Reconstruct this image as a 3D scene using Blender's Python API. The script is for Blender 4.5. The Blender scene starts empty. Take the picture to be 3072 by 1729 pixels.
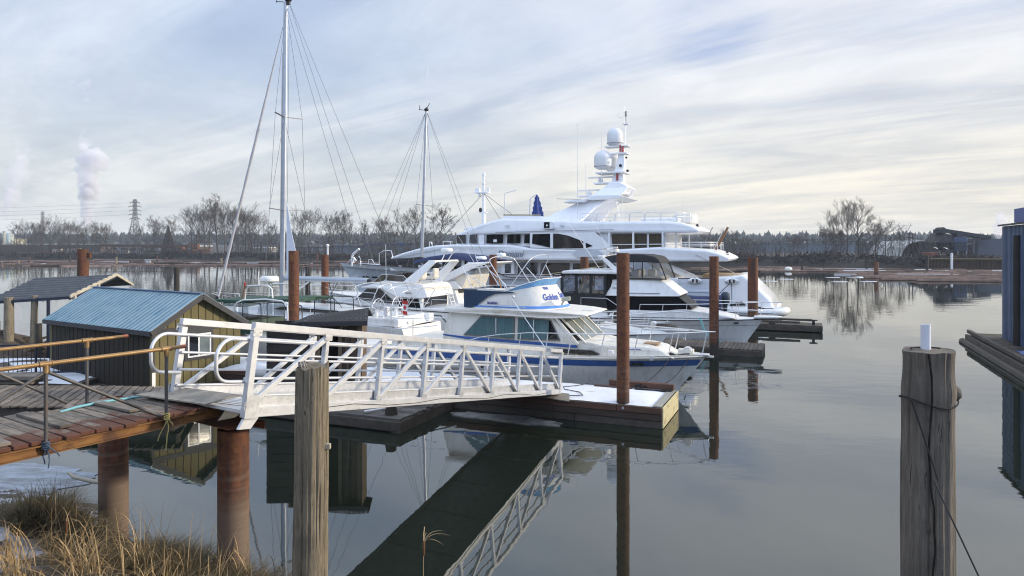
import bpy, bmesh, math, random
from mathutils import Vector as V, Matrix as MX, noise as NZ
R = math.radians
sc = bpy.context.scene
col = sc.collection

# ---------------------------------------------------------------- camera
cam_d = bpy.data.cameras.new("camera")
cam = bpy.data.objects.new("camera", cam_d)
col.objects.link(cam)
cam.location = (0, 0, 4.6)
cam.rotation_euler = (R(90), 0, 0)
cam_d.sensor_width = 36
cam_d.lens = 24.32
cam_d.shift_y = -0.0408
cam_d.clip_start = 0.1
cam_d.clip_end = 9000
sc.camera = cam

# ---------------------------------------------------------------- sun and sky
SUN_EL, SUN_AZ = 16.0, 88.0          # degrees; azimuth clockwise from +Y
sun_d = bpy.data.lights.new("sun", 'SUN')
sun_d.energy = 4.0
sun_d.angle = R(3)
sun_d.color = (1.0, 0.86, 0.66)
sun = bpy.data.objects.new("sun", sun_d)
col.objects.link(sun)
_d = V((math.sin(R(SUN_AZ)) * math.cos(R(SUN_EL)), math.cos(R(SUN_AZ)) * math.cos(R(SUN_EL)), math.sin(R(SUN_EL))))
sun.rotation_euler = (-_d).to_track_quat('-Z', 'Y').to_euler()
sun.location = _d * 50

w = bpy.data.worlds.new("World")
sc.world = w
w.use_nodes = True
nt = w.node_tree
nt.nodes.clear()


class NB:
    """small node-tree writer"""
    def __init__(s, tree): s.t = tree
    def n(s, typ, **kw):
        nd = s.t.nodes.new(typ)
        for k, val in kw.items():
            if k.startswith('i_'):
                key = k[2:]
                key = int(key) if key.isdigit() else key.replace('_', ' ')
                tgt = nd.inputs[key]
                if hasattr(val, 'is_output'): s.t.links.new(val, tgt)
                else: tgt.default_value = val
            else: setattr(nd, k, val)
        return nd
    def math(s, op, a, b=None, clamp=False):
        nd = s.n('ShaderNodeMath', operation=op, use_clamp=clamp)
        for i, x in enumerate((a, b)):
            if x is None: continue
            if hasattr(x, 'is_output'): s.t.links.new(x, nd.inputs[i])
            else: nd.inputs[i].default_value = x
        return nd.outputs[0]
    def mr(s, x, a, b, c=0.0, d=1.0, smooth=True):
        nd = s.n('ShaderNodeMapRange', interpolation_type='SMOOTHSTEP' if smooth else 'LINEAR')
        s.t.links.new(x, nd.inputs[0])
        for i, q in enumerate((a, b, c, d)): nd.inputs[i + 1].default_value = q
        return nd.outputs[0]
    def mix(s, f, a, b, mode='MIX'):
        nd = s.n('ShaderNodeMix', data_type='RGBA', blend_type=mode, clamp_factor=True)
        for i, x in ((0, f), (6, a), (7, b)):
            if hasattr(x, 'is_output'): s.t.links.new(x, nd.inputs[i])
            else: nd.inputs[i].default_value = x if i == 0 else (tuple(x) + (1,))[:4]
        return nd.outputs[2]
    def link(s, a, b): s.t.links.new(a, b)


nb = NB(nt)
tc = nb.n('ShaderNodeTexCoord')
sep = nb.n('ShaderNodeSeparateXYZ', i_0=tc.outputs['Generated'])
dx, dy, dz = sep.outputs
zc = nb.math('ADD', nb.math('MAXIMUM', dz, 0.0), 0.10)
px, py = nb.math('DIVIDE', dx, zc), nb.math('DIVIDE', dy, zc)
pv = nb.n('ShaderNodeCombineXYZ', i_0=px, i_1=py)
mp = nb.n('ShaderNodeMapping', vector_type='TEXTURE', i_Vector=pv.outputs[0], i_Rotation=(0, 0, R(143)), i_Scale=(3.6, 1.0, 1))
n1 = nb.n('ShaderNodeTexNoise', i_Vector=mp.outputs[0], i_Scale=1.1, i_Detail=7, i_Roughness=0.58, i_Distortion=0.7)
mp2 = nb.n('ShaderNodeMapping', vector_type='TEXTURE', i_Vector=pv.outputs[0], i_Rotation=(0, 0, R(120)), i_Scale=(2.2, 1.6, 1), i_Location=(3.1, 1.7, 0))
n2 = nb.n('ShaderNodeTexNoise', i_Vector=mp2.outputs[0], i_Scale=0.9, i_Detail=5, i_Roughness=0.5, i_Distortion=0.3)
cov = nb.math('ADD', nb.math('MULTIPLY', nb.mr(n1.outputs[0], .36, .60), .62), nb.math('MULTIPLY', nb.mr(n2.outputs[0], .36, .58), .38))
el = nb.mr(dz, 0.0, 0.30)
az = nb.mr(dx, -0.45, 0.6)
hor = nb.mix(az, (0.82, 0.835, 0.80), (1.05, 0.97, 0.80))
upc = nb.mix(az, (0.75, 0.83, 0.96), (0.93, 0.95, 0.99))
cc = nb.mix(el, hor, upc)
gap = nb.mix(el, nb.mix(az, (0.68, 0.735, 0.765), (0.80, 0.785, 0.73)), nb.mix(az, (0.54, 0.67, 0.90), (0.62, 0.715, 0.90)))
sky = nb.n('ShaderNodeTexSky', sky_type='NISHITA', sun_disc=False)
sky.sun_elevation = R(SUN_EL)
sky.sun_rotation = R(SUN_AZ)
sky.air_density = 1.0
sky.dust_density = 1.5
skc = nb.n('ShaderNodeVectorMath', operation='SCALE', i_0=sky.outputs[0], i_Scale=0.05)
gap2 = nb.mix(0.16, gap, skc.outputs[0])
cl = nb.mix(cov, gap2, cc)
# one clearer blue opening high on the right
spot = nb.n('ShaderNodeVectorMath', operation='DOT_PRODUCT', i_0=tc.outputs['Generated'], i_1=(.262, .915, .305))
cl = nb.mix(nb.math('MULTIPLY', nb.mr(spot.outputs['Value'], .9955, .9998), nb.mr(n1.outputs[0], .62, .40)), cl, (0.40, 0.51, 0.80))
n3 = nb.n('ShaderNodeTexNoise', i_Vector=mp2.outputs[0], i_Scale=3.6, i_Detail=6, i_Roughness=0.62, i_Distortion=0.6)
mod = nb.mr(n3.outputs[0], .34, .66, .95, 1.05)
modc = nb.n('ShaderNodeCombineXYZ', i_0=mod, i_1=nb.math('ADD', nb.math('MULTIPLY', mod, .9), .1), i_2=nb.math('ADD', nb.math('MULTIPLY', mod, .75), .25))
cl = nb.mix(1.0, cl, modc.outputs[0], 'MULTIPLY')
# unseen sky overhead and behind the viewer brightened and blued to light shaded sides
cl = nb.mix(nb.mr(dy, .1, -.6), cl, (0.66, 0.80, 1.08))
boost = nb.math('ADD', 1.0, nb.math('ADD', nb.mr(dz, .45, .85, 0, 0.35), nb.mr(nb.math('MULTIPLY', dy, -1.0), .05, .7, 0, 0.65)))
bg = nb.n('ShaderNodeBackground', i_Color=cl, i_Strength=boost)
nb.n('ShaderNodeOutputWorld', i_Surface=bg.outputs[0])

sc.view_settings.view_transform = 'Standard'
sc.view_settings.look = 'None'
sc.view_settings.exposure = 0
sc.view_settings.gamma = 1
sc.render.engine = 'CYCLES'
cy = sc.cycles
cy.use_denoising = True
cy.max_bounces = 8
cy.transparent_max_bounces = 24
cy.volume_bounces = 3
cy.filter_width = 1.1
cy.caustics_reflective = False
cy.caustics_refractive = False
cy.sample_clamp_indirect = 6

# ---------------------------------------------------------------- helpers
rnd = random.Random(7)
W = {}                                # object -> world matrix of its thing
I4 = MX.Identity(4)
C0 = V((3.76, 17.36, 0))
MU, MV = V((.9212, -.3891, 0)), V((.3891, .9212, 0))
MAR = MX(((MU.x, MV.x, 0, C0.x), (MU.y, MV.y, 0, C0.y), (0, 0, 1, 0), (0, 0, 0, 1)))   # marina grid: s along the docks, v away across them


def px3(x, y, d):
    return V(((x - 1536) / 2075 * d, d, 4.6 - (y - 739) / 2075 * d))


def pz(x, y, z=0.0):
    d = (4.6 - z) * 2075 / (y - 739)
    return V(((x - 1536) / 2075 * d, d, z))


class MB:
    def __init__(s, fr=None): s.v, s.f, s.fr = [], [], fr
    def add(s, vs, fs):
        o = len(s.v)
        s.v += [V(p) for p in vs]
        s.f += [tuple(i + o for i in f) for f in fs]
        return s
    def box(s, c, sz, ax=None):
        c = V(c); a = ax or (V((1, 0, 0)), V((0, 1, 0)), V((0, 0, 1)))
        h = [V(a[i]) * (sz[i] / 2) for i in range(3)]
        vs = [c + h[0] * i + h[1] * j + h[2] * k for k in (-1, 1) for j in (-1, 1) for i in (-1, 1)]
        return s.add(vs, [(0, 2, 3, 1), (4, 5, 7, 6), (0, 1, 5, 4), (2, 6, 7, 3), (0, 4, 6, 2), (1, 3, 7, 5)])
    def bb(s, x0, x1, y0, y1, z0, z1):
        return s.box(((x0 + x1) / 2, (y0 + y1) / 2, (z0 + z1) / 2), (x1 - x0, y1 - y0, z1 - z0))
    def beam(s, p, q, wd, ht, up=(0, 0, 1)):
        p, q = V(p), V(q); d = (q - p); L = d.length; d.normalize()
        side = d.cross(V(up))
        if side.length < 1e-4: side = d.cross(V((0, 1, 0)))
        side.normalize(); u2 = side.cross(d)
        return s.box((p + q) / 2, (L, wd, ht), (d, side, u2))
    def tube(s, pts, r, n=8, closed=False, cap=True):
        pts = [V(p) for p in pts]; m = len(pts); rr = r if isinstance(r, (list, tuple)) else [r] * m
        rings = []; prev = None
        for i, p in enumerate(pts):
            a = pts[(i - 1) % m] if (i > 0 or closed) else p
            b = pts[(i + 1) % m] if (i < m - 1 or closed) else p
            t = (b - a)
            if t.length < 1e-9: t = V((0, 0, 1))
            t.normalize()
            if prev is None:
                ref = V((0, 0, 1)) if abs(t.z) < .9 else V((1, 0, 0))
                x = t.cross(ref).normalized()
            else:
                x = prev - t * prev.dot(t)
                x = x.normalized() if x.length > 1e-6 else t.orthogonal().normalized()
            prev = x; y = t.cross(x)
            rings.append([p + (x * math.cos(2 * math.pi * k / n) + y * math.sin(2 * math.pi * k / n)) * rr[i] for k in range(n)])
        return s.loft(rings, caps=cap and not closed, wrap=closed)
    def loft(s, rings, caps=True, wrap=False, close=True):
        n = len(rings[0]); m = len(rings); vs = [p for r_ in rings for p in r_]; fs = []
        for i in range(m if wrap else m - 1):
            j = (i + 1) % m
            for k in range(n if close else n - 1):
                l = (k + 1) % n
                fs.append((i * n + k, i * n + l, j * n + l, j * n + k))
        if caps: fs += [tuple(range(n))[::-1], tuple((m - 1) * n + k for k in range(n))]
        return s.add(vs, fs)
    def lathe(s, c, prof, n=16, ax=(0, 0, 1)):
        c = V(c); ax = V(ax).normalized(); x = ax.orthogonal().normalized(); y = ax.cross(x)
        return s.loft([[c + ax * z + (x * math.cos(2 * math.pi * k / n) + y * math.sin(2 * math.pi * k / n)) * max(r, 1e-4) for k in range(n)] for r, z in prof])
    def cyl(s, p, q, r0, r1=None, n=12):
        p, q = V(p), V(q)
        return s.lathe(p, [(r0, 0), (r0 if r1 is None else r1, (q - p).length)], n, q - p)
    def prism(s, A, B):
        return s.loft([A, B])
    def slab(s, sz, v0, v1):
        """side outline [(s,z)] carried from v0 to v1; v0/v1 numbers or functions of (s,z)"""
        g = lambda q, a: q(*a) if callable(q) else q
        return s.loft([[V((a[0], g(v0, a), a[1])) for a in sz], [V((a[0], g(v1, a), a[1])) for a in sz]])
    def grid(s, fn, nu, nv):
        vs = [fn(i / nu, j / nv) for j in range(nv + 1) for i in range(nu + 1)]
        return s.add(vs, [(j * (nu + 1) + i, j * (nu + 1) + i + 1, (j + 1) * (nu + 1) + i + 1, (j + 1) * (nu + 1) + i) for j in range(nv) for i in range(nu)])
    def build(s, name, m, parent=None, smooth=None, bevel=0.0, origin=None, fix=True, seg=2):
        me = bpy.data.meshes.new(name)
        fr = s.fr or I4
        inv = (W[parent].inverted() if parent is not None else (MX.Translation(origin).inverted() if origin is not None else I4))
        T = inv @ fr
        me.from_pydata([T @ p for p in s.v], [], s.f)
        if fix:
            b = bmesh.new(); b.from_mesh(me)
            bmesh.ops.recalc_face_normals(b, faces=b.faces)
            b.to_mesh(me); b.free()
        if smooth is not None:
            me.polygons.foreach_set('use_smooth', [True] * len(me.polygons))
            me.set_sharp_from_angle(angle=R(smooth))
        me.materials.append(m)
        o = bpy.data.objects.new(name, me)
        col.objects.link(o)
        if parent is not None:
            o.parent = parent; W[o] = W[parent]
        else:
            if origin is not None: o.location = origin
            W[o] = MX.Translation(origin) if origin is not None else I4
        if bevel:
            md = o.modifiers.new('bevel', 'BEVEL'); md.width = bevel; md.segments = seg; md.limit_method = 'ANGLE'; md.angle_limit = R(35)
            md.harden_normals = False
        return o


def tag(o, label=None, cat=None, group=None, kind=None):
    for k, x in (('label', label), ('category', cat), ('group', group), ('kind', kind)):
        if x: o[k] = x
    return o


def thing(name, label, cat, M=None, group=None):
    """Empty at a thing's base; M is its world matrix (or a location)"""
    o = bpy.data.objects.new(name, None)
    o.empty_display_size = .2
    col.objects.link(o)
    if not isinstance(M, MX): M = MX.Translation(V(M or (0, 0, 0)))
    o.matrix_world = M
    o.location = M.to_translation(); o.rotation_euler = M.to_euler()
    W[o] = M
    return tag(o, label, cat, group)


def marM(s, v, z=0, flip=False):
    return MAR @ MX.Translation((s, v, z)) @ (MX.Rotation(math.pi, 4, 'Z') if flip else I4)


def dup(root, loc, rz=0.0, label=None, group=None, scale=1.0):
    r = root.copy(); col.objects.link(r); r.location = loc; r.rotation_euler = (0, 0, rz)
    r.scale = (scale,) * 3 if not isinstance(scale, tuple) else scale
    if label: r['label'] = label
    if group: r['group'] = group
    for ch in root.children:
        c = ch.copy(); col.objects.link(c); c.parent = r
        for g in ch.children:
            d = g.copy(); col.objects.link(d); d.parent = c
    return r


def text_part(name, body, size, m, parent, origin, xdir, updir, depth=.006, shear=0.0, spread=0.0, xs=1.0):
    cu = bpy.data.curves.new(name, 'FONT')
    cu.body = body; cu.size = size; cu.extrude = depth; cu.shear = shear; cu.offset = spread; cu.resolution_u = 4
    t = bpy.data.objects.new(name, cu); col.objects.link(t)
    bpy.context.view_layer.update()
    dg = bpy.context.evaluated_depsgraph_get()
    me = bpy.data.meshes.new_from_object(t.evaluated_get(dg))
    bpy.data.objects.remove(t)
    x = V(xdir).normalized(); y = V(updir); y = (y - x * y.dot(x)).normalized(); z = x.cross(y)
    M = MX(((x.x * xs, y.x, z.x, origin[0]), (x.y * xs, y.y, z.y, origin[1]), (x.z * xs, y.z, z.z, origin[2]), (0, 0, 0, 1)))
    me.transform(W[parent].inverted() @ M)
    me.materials.clear(); me.materials.append(m)
    o = bpy.data.objects.new(name, me); col.objects.link(o); o.parent = parent; W[o] = W[parent]
    return o


# ---------------------------------------------------------------- materials
MT = {}


def lin(c):
    return tuple((x / 255 / 12.92) if x / 255 < .04045 else ((x / 255 + .055) / 1.055) ** 2.4 for x in c)


def pm(name, c1, c2=None, scale=3.0, st=(1, 1, 1), rough=.6, metal=0.0, bump=0.0, bscale=None, lo=.35, hi=.68, spec=.5, island=0.0, c3=None, s3=1.0, lo3=.55, hi3=.7, coat=0.0, detail=5):
    """principled material; c2 mixed over c1 by stretched noise, c3 as larger patches; colours are 0..1 linear"""
    m = bpy.data.materials.new(name); m.use_nodes = True
    t = m.node_tree; b = NB(t); p = t.nodes['Principled BSDF']
    p.inputs['Roughness'].default_value = rough; p.inputs['Metallic'].default_value = metal
    p.inputs['Specular IOR Level'].default_value = spec
    if coat: p.inputs['Coat Weight'].default_value = coat; p.inputs['Coat Roughness'].default_value = .08
    p.inputs['Base Color'].default_value = tuple(c1) + (1,)
    tcn = b.n('ShaderNodeTexCoord')
    mpn = b.n('ShaderNodeMapping', i_Vector=tcn.outputs['Object'], i_Scale=st)
    cur = None
    if c2 is not None:
        nz = b.n('ShaderNodeTexNoise', i_Vector=mpn.outputs[0], i_Scale=scale, i_Detail=detail, i_Roughness=.62)
        cur = b.mix(b.mr(nz.outputs[0], lo, hi, smooth=False), c1, c2)
    if c3 is not None:
        nz3 = b.n('ShaderNodeTexNoise', i_Vector=tcn.outputs['Object'], i_Scale=s3, i_Detail=4, i_Roughness=.65)
        cur = b.mix(b.mr(nz3.outputs[0], lo3, hi3), cur if cur is not None else c1, c3)
    if island:
        g = b.n('ShaderNodeNewGeometry')
        k = b.math('ADD', 1 - island, b.math('MULTIPLY', g.outputs['Random Per Island'], 2 * island))
        kk = b.n('ShaderNodeCombineXYZ', i_0=k, i_1=k, i_2=k)
        cur = b.mix(1.0, cur if cur is not None else c1, kk.outputs[0], 'MULTIPLY')
    if cur is not None: b.link(cur, p.inputs['Base Color'])
    if bump:
        nb_ = b.n('ShaderNodeTexNoise', i_Vector=mpn.outputs[0], i_Scale=bscale or scale * 2, i_Detail=6, i_Roughness=.65)
        bp = b.n('ShaderNodeBump', i_Strength=1.0, i_Distance=bump, i_Height=nb_.outputs[0])
        b.link(bp.outputs[0], p.inputs['Normal'])
    MT[name] = m
    return m


def glassmat(name, tint, gloss, rough=.05):
    m = bpy.data.materials.new(name); m.use_nodes = True
    t = m.node_tree; t.nodes.clear(); b = NB(t)
    tr = b.n('ShaderNodeBsdfTransparent', i_Color=tuple(tint) + (1,)); gl_ = b.n('ShaderNodeBsdfGlossy', i_Roughness=rough)
    mx = b.n('ShaderNodeMixShader', i_0=gloss, i_1=tr.outputs[0], i_2=gl_.outputs[0]); b.n('ShaderNodeOutputMaterial', i_Surface=mx.outputs[0])
    MT[name] = m
    return m


gel = pm('gelcoat_white', (.80, .80, .79), (.62, .61, .57), 2.4, st=(1.5, 1.5, .25), rough=.28, spec=.5, lo=.5, hi=.85, coat=.3, c3=(.67, .665, .64), s3=1.2)
gel_y = pm('yacht_white', (.84, .85, .87), (.73, .745, .77), 1.1, st=(1.2, 1.2, .2), rough=.22, lo=.48, hi=.85, coat=.4)
gel_cream = pm('gelcoat_cream', (.76, .73, .66), (.52, .48, .40), 3.2, st=(2.2, 2.2, .22), rough=.35, lo=.52, hi=.85, c3=(.62, .58, .49), s3=1.4)
gel_hull = pm('hull_white', (.70, .70, .68), (.46, .45, .41), 2.6, st=(1.6, 1.6, .25), rough=.3, lo=.45, hi=.8)
blue_paint = pm('blue_stripe_paint', (.026, .085, .28), (.04, .11, .32), 3, rough=.35)
blue_light = pm('light_blue_stripe_paint', (.08, .25, .68), (.10, .28, .7), 3, rough=.35)
navy = pm('navy_canvas', (.012, .022, .075), (.02, .035, .11), 5, rough=.8, bump=.004)
blackc = pm('black_canvas', (.012, .012, .014), (.022, .022, .026), 5, rough=.75, bump=.004)
royal = pm('royal_blue_canvas', (.01, .03, .16), (.02, .05, .22), 5, rough=.8, bump=.01)
steel = pm('stainless_tube', (.74, .75, .77), rough=.28, metal=.6)
alu = pm('aluminium', (.69, .70, .72), (.58, .59, .61), 5, st=(1, 1, 2), rough=.40, metal=.5, bump=.001, bscale=30, c3=(.47, .47, .46), s3=7, lo3=.62, hi3=.78)
alu_scuff = pm('scuffed_aluminium', (.62, .63, .64), (.82, .82, .82), 9, rough=.35, metal=.7, bump=.006, bscale=14)
mastm = pm('mast_aluminium', (.46, .48, .51), (.38, .40, .44), 2, rough=.38, metal=.4)
wire = pm('rigging_wire', (.16, .165, .18), rough=.5, metal=.4)
dglass = pm('dark_window_glass', (.008, .009, .011), rough=.04, spec=.55)
bglass = pm('black_window', (.006, .006, .008), rough=.35, spec=.08)
tglass = pm('teal_curtained_glass', (.095, .165, .175), (.06, .115, .125), 5, st=(6, 1, .3), rough=.06, lo=.4, hi=.65)
sglass = pm('pale_screen_glass', (.20, .235, .235), (.13, .16, .16), 3, rough=.05)
vinyl = glassmat('clear_vinyl', (.62, .65, .70), .16, .12)
vinyl2 = glassmat('clear_panel', (.78, .8, .82), .10, .06)
blackp = pm('black_plastic', (.015, .015, .016), rough=.5)
redp = pm('red_paint', (.42, .02, .02), rough=.4)
whitep = pm('white_paint', (.8, .8, .8), (.7, .7, .7), 4, rough=.4)
greenp = pm('dark_green_canvas', (.012, .05, .032), (.02, .07, .045), 5, rough=.7)
teak = pm('teak_wood', (.24, .12, .055), (.17, .08, .035), 6, rough=.5)
cush = pm('vinyl_cushion', (.68, .65, .58), (.58, .54, .47), 4, rough=.55)
rope_d = pm('dark_rope', (.02, .02, .022), rough=.9)
rope_w = pm('pale_rope', (.5, .47, .4), rough=.9)
rope_t = pm('teal_rope', (.12, .42, .45), rough=.8)
rope_y = pm('yellow_rope', (.45, .38, .14), rough=.9)
wood_grey = pm('weathered_boards', (.185, .158, .13), (.095, .08, .066), 4, st=(1, 1, 1), rough=.85, bump=.004, island=.35, c3=(.055, .045, .037), s3=1.6, lo3=.5, hi3=.7)
wood_dark = pm('dark_wet_timber', (.05, .041, .033), (.09, .075, .06), 4, rough=.75, bump=.008, island=.25)
wood_red = pm('reddish_timber', (.12, .055, .035), (.065, .036, .026), 5, st=(.4, .4, 2), rough=.8, bump=.005, c3=(.05, .04, .03), s3=2)
snowm = pm('snow', (.80, .82, .86), (.68, .71, .76), 1.5, rough=.7, bump=.02, bscale=3, c3=(.50, .50, .50), s3=2.6, lo3=.62, hi3=.72)
rustplate = pm('rust_plate', (.33, .13, .062), (.20, .07, .035), 7, rough=.85, bump=.004, c3=(.30, .11, .045), s3=2.5)
beam_m = pm('rust_beam', (.26, .125, .036), (.13, .058, .022), 7, st=(.5, .5, 2), rough=.8, bump=.003, c3=(.085, .036, .02), s3=2.6, lo3=.46, hi3=.66)
pipe_gold = pm('ochre_pipe', (.31, .195, .08), (.24, .14, .055), 6, rough=.45, metal=.25, c3=(.30, .12, .06), s3=3, lo3=.6, hi3=.8)
pipe_grey = pm('galvanised_pipe', (.085, .085, .09), (.13, .12, .11), 8, rough=.55, metal=.4, c3=(.16, .08, .05), s3=4, lo3=.62, hi3=.8)
roof_blue = pm('blue_sheet_roof', (.25, .375, .43), (.34, .455, .50), 2.2, st=(1, 1, 1), rough=.42, metal=.25, c3=(.18, .31, .385), s3=1.3)
siding = pm('olive_siding', (.155, .13, .048), (.11, .092, .034), 5, st=(1, 1, .2), rough=.75)
siding_dk = pm('dark_trim', (.035, .036, .04), (.05, .05, .055), 5, rough=.7)
shingle = pm('black_shingle', (.024, .024, .027), (.04, .04, .043), 10, rough=.8, bump=.003)
corr = pm('grey_corrugated_sheet', (.05, .055, .065), (.075, .08, .09), 4, rough=.5, metal=.2)
creamw = pm('cream_painted_wood', (.52, .48, .38), (.36, .32, .25), 5, rough=.7)
navypost = pm('navy_painted_steel', (.012, .018, .04), rough=.5)
bldblue = pm('blue_sheet_cladding', (.10, .145, .24), (.07, .105, .18), 1.5, rough=.55)
HAZE = True

# ================================================================ SETTING
# ---- water
def water_mat():
    m = bpy.data.materials.new('river_water'); m.use_nodes = True
    t = m.node_tree; b = NB(t); p = t.nodes['Principled BSDF']
    p.inputs['Base Color'].default_value = (.011, .016, .011, 1)
    p.inputs['Roughness'].default_value = .02
    p.inputs['IOR'].default_value = 1.72
    p.inputs['Specular IOR Level'].default_value = 1.0
    p.inputs['Specular Tint'].default_value = (.97, 1, .985, 1)
    tcn = b.n('ShaderNodeTexCoord')
    m1 = b.n('ShaderNodeMapping', i_Vector=tcn.outputs['Object'], i_Scale=(.55, 1.0, 1), i_Rotation=(0, 0, R(15)))
    a = b.n('ShaderNodeTexNoise', i_Vector=m1.outputs[0], i_Scale=.9, i_Detail=3, i_Roughness=.5)
    m2 = b.n('ShaderNodeMapping', i_Vector=tcn.outputs['Object'], i_Scale=(.5, 1.0, 1), i_Rotation=(0, 0, R(-12)))
    c = b.n('ShaderNodeTexNoise', i_Vector=m2.outputs[0], i_Scale=5.5, i_Detail=2, i_Roughness=.5)
    big = b.n('ShaderNodeTexNoise', i_Vector=tcn.outputs['Object'], i_Scale=.045, i_Detail=3)
    amp = b.mr(big.outputs[0], .42, .62, .35, 1.25)
    h = b.math('MULTIPLY', b.math('ADD', a.outputs[0], b.math('MULTIPLY', c.outputs[0], .10)), amp)
    bp = b.n('ShaderNodeBump', i_Strength=1.0, i_Distance=.008, i_Height=h)
    b.link(bp.outputs[0], p.inputs['Normal'])
    return m


wm = water_mat()
tag(MB().add([(-900, -40, 0), (900, -40, 0), (900, 420, 0), (-900, 420, 0)], [(0, 1, 2, 3)]).build('river_water', wm), kind='structure')

# ---- far shore terrain: bank line in plan, then back to the hills
BANK = [(-420, 262), (-260, 247), (-175, 238), (-110, 224), (-43, 208), (10, 178), (55, 150), (85, 136), (110, 128), (150, 118), (260, 100), (420, 90)]


def bank_y(x):
    for (x0, y0), (x1, y1) in zip(BANK, BANK[1:]):
        if x0 <= x <= x1: return y0 + (y1 - y0) * (x - x0) / (x1 - x0)
    return BANK[0][1] if x < BANK[0][0] else BANK[-1][1]


earth = pm('far_earth', (.028, .024, .02), (.045, .038, .03), .08, rough=.95, c3=(.06, .055, .048), s3=.03)
xs = [-1500, -900, -600, -420] + [-420 + i * 14 for i in range(1, 60)] + [600, 900, 1500]
mb = MB()
offs = [(0, -.4), (2.5, .9), (6, 1.7), (14, 2.0), (60, 2.2), (300, 2.6), (700, 6), (1100, 13), (1700, 17), (4000, 17)]
vs = []
for dy_, z in offs:
    for x in xs:
        vs.append((x * (1 + dy_ / 900), bank_y(x) + dy_, z + (NZ.noise((x * .07, dy_ * .05, 3)) * .35 if dy_ > 1 else 0) + (NZ.noise((x * .004, dy_ * .002, 9)) * (dy_ * .004) if dy_ > 500 else 0)))
n = len(xs)
fs = [(j * n + i, j * n + i + 1, (j + 1) * n + i + 1, (j + 1) * n + i) for j in range(len(offs) - 1) for i in range(n - 1)]
tag(mb.add(vs, fs).build('far_ground', earth, smooth=60), kind='structure')

# ---- far hill forest (one mass): small conifers and broad crowns on the ridge
forest_m = pm('far_forest', (.012, .02, .02), (.022, .033, .03), .05, rough=.95, island=.35)
rf = random.Random(11)
mb = MB()


def ridge_z(x, y):
    return 6 + (y - 700) * .02 + NZ.noise((x * .0035, y * .003, 4)) * 4


def conifer_blob(mb, x, y, z, h, r, n=6, tiers=4):
    ph = rf.random() * 6
    rings = []
    for i in range(tiers * 2 + 1):
        f = i / (tiers * 2)
        rr = r * (1 - f) * (1.15 if i % 2 == 0 else .72) + .05
        rings.append([(x + math.cos(ph + 6.283 * k / n) * rr * rf.uniform(.75, 1.2), y + math.sin(ph + 6.283 * k / n) * rr, z + h * (.06 + .94 * f)) for k in range(n)])
    mb.loft(rings)


for i in range(4300):
    y = rf.uniform(560, 1250); x = rf.uniform(-1.0, 1.0) * y * .85
    h = rf.uniform(5, 9) * (1.45 if rf.random() < .1 else 1)
    z = 7 + max(0, (y - 600)) * .022 + NZ.noise((x * .004, y * .003, 4)) * 3
    conifer_blob(mb, x, y, z - 1, h, h * rf.uniform(.3, .6), 5, 3)
tag(mb.build('distant_forest', forest_m, fix=False), 'dark blue green conifer forest covering the far hill', 'forest', kind='stuff')

# ---- bushes along the far bank (one mass of twiggy scrub)
scrub_m = pm('bank_scrub', (.036, .030, .026), (.062, .050, .042), .5, rough=.95, island=.35)
mb = MB()
for i in range(1050):
    x = rf.uniform(-260, 150); right = x > 20
    y = bank_y(x) + abs(rf.gauss(0, 1)) * (6 if not right else 8) + .4
    hgt = rf.uniform(.7, 1.5) * (.7 + 1.0 * abs(NZ.noise((x * .05, 1, 2)))) * (1.25 if right else 1.0); rad = rf.uniform(1.2, 2.6)
    for k in range(34):
        a = rf.uniform(0, 6.28); el_ = rf.uniform(-.1, 1.5); rr = rad * rf.uniform(.6, 1.05)
        c = V((x + math.cos(a) * math.cos(el_) * rr, y + math.sin(a) * math.cos(el_) * rr * .7, 1.0 + math.sin(el_) * hgt * rf.uniform(.7, 1.15)))
        t = V((rf.uniform(-1, 1), rf.uniform(-.5, .5), rf.uniform(-.7, .7))).normalized() * rf.uniform(.2, .5); q = V((rf.uniform(-.5, .5), rf.uniform(-.4, .4), 1)).normalized() * rf.uniform(.12, .34)
        mb.add([c - t - q, c + t - q * .3, c + t * .4 + q, c - t * .7 + q * .6], [(0, 1, 2, 3)])
tag(mb.build('bank_scrub', scrub_m, fix=False), 'low brown leafless scrub along the far river bank', 'scrub', kind='stuff')

# ---- leafless thicket between the far trunks (one mass of thin stems)
mb = MB(); thk = pm('thicket_stems', (.062, .050, .042), (.10, .08, .064), .4, rough=.95, island=.3)
for i in range(3600):
    x = rf.uniform(-250, 60) if i < 3100 else rf.uniform(20, 100)
    if NZ.noise((x * .045, 3, 1)) < -.22: continue
    y = bank_y(x) + rf.uniform(4, 26); hgt = rf.uniform(2.5, 7.5) * (.75 + .6 * abs(NZ.noise((x * .03, 7, 2)))) * (1 if x < 15 else .8)
    d = V((rf.uniform(-.22, .22), rf.uniform(-.2, .2), 1)); b0 = V((x, y, 1.2)); tp = b0 + d * hgt
    mb.tube([b0, b0.lerp(tp, .5) + V((rf.uniform(-.2, .2), 0, 0)), tp], [.05, .035, .015], 3, cap=False)
    for k in range(5):
        f = rf.uniform(.25, .9); o = b0.lerp(tp, f); q = o + V((rf.uniform(-1, 1), rf.uniform(-1, 1), rf.uniform(.5, 1.3))) * hgt * .22
        mb.tube([o, q], [.028, .012], 3, cap=False)
tag(mb.build('bank_thicket', thk, fix=False), 'brown leafless thicket between the trunks on the far bank', 'thicket', kind='stuff')

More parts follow.
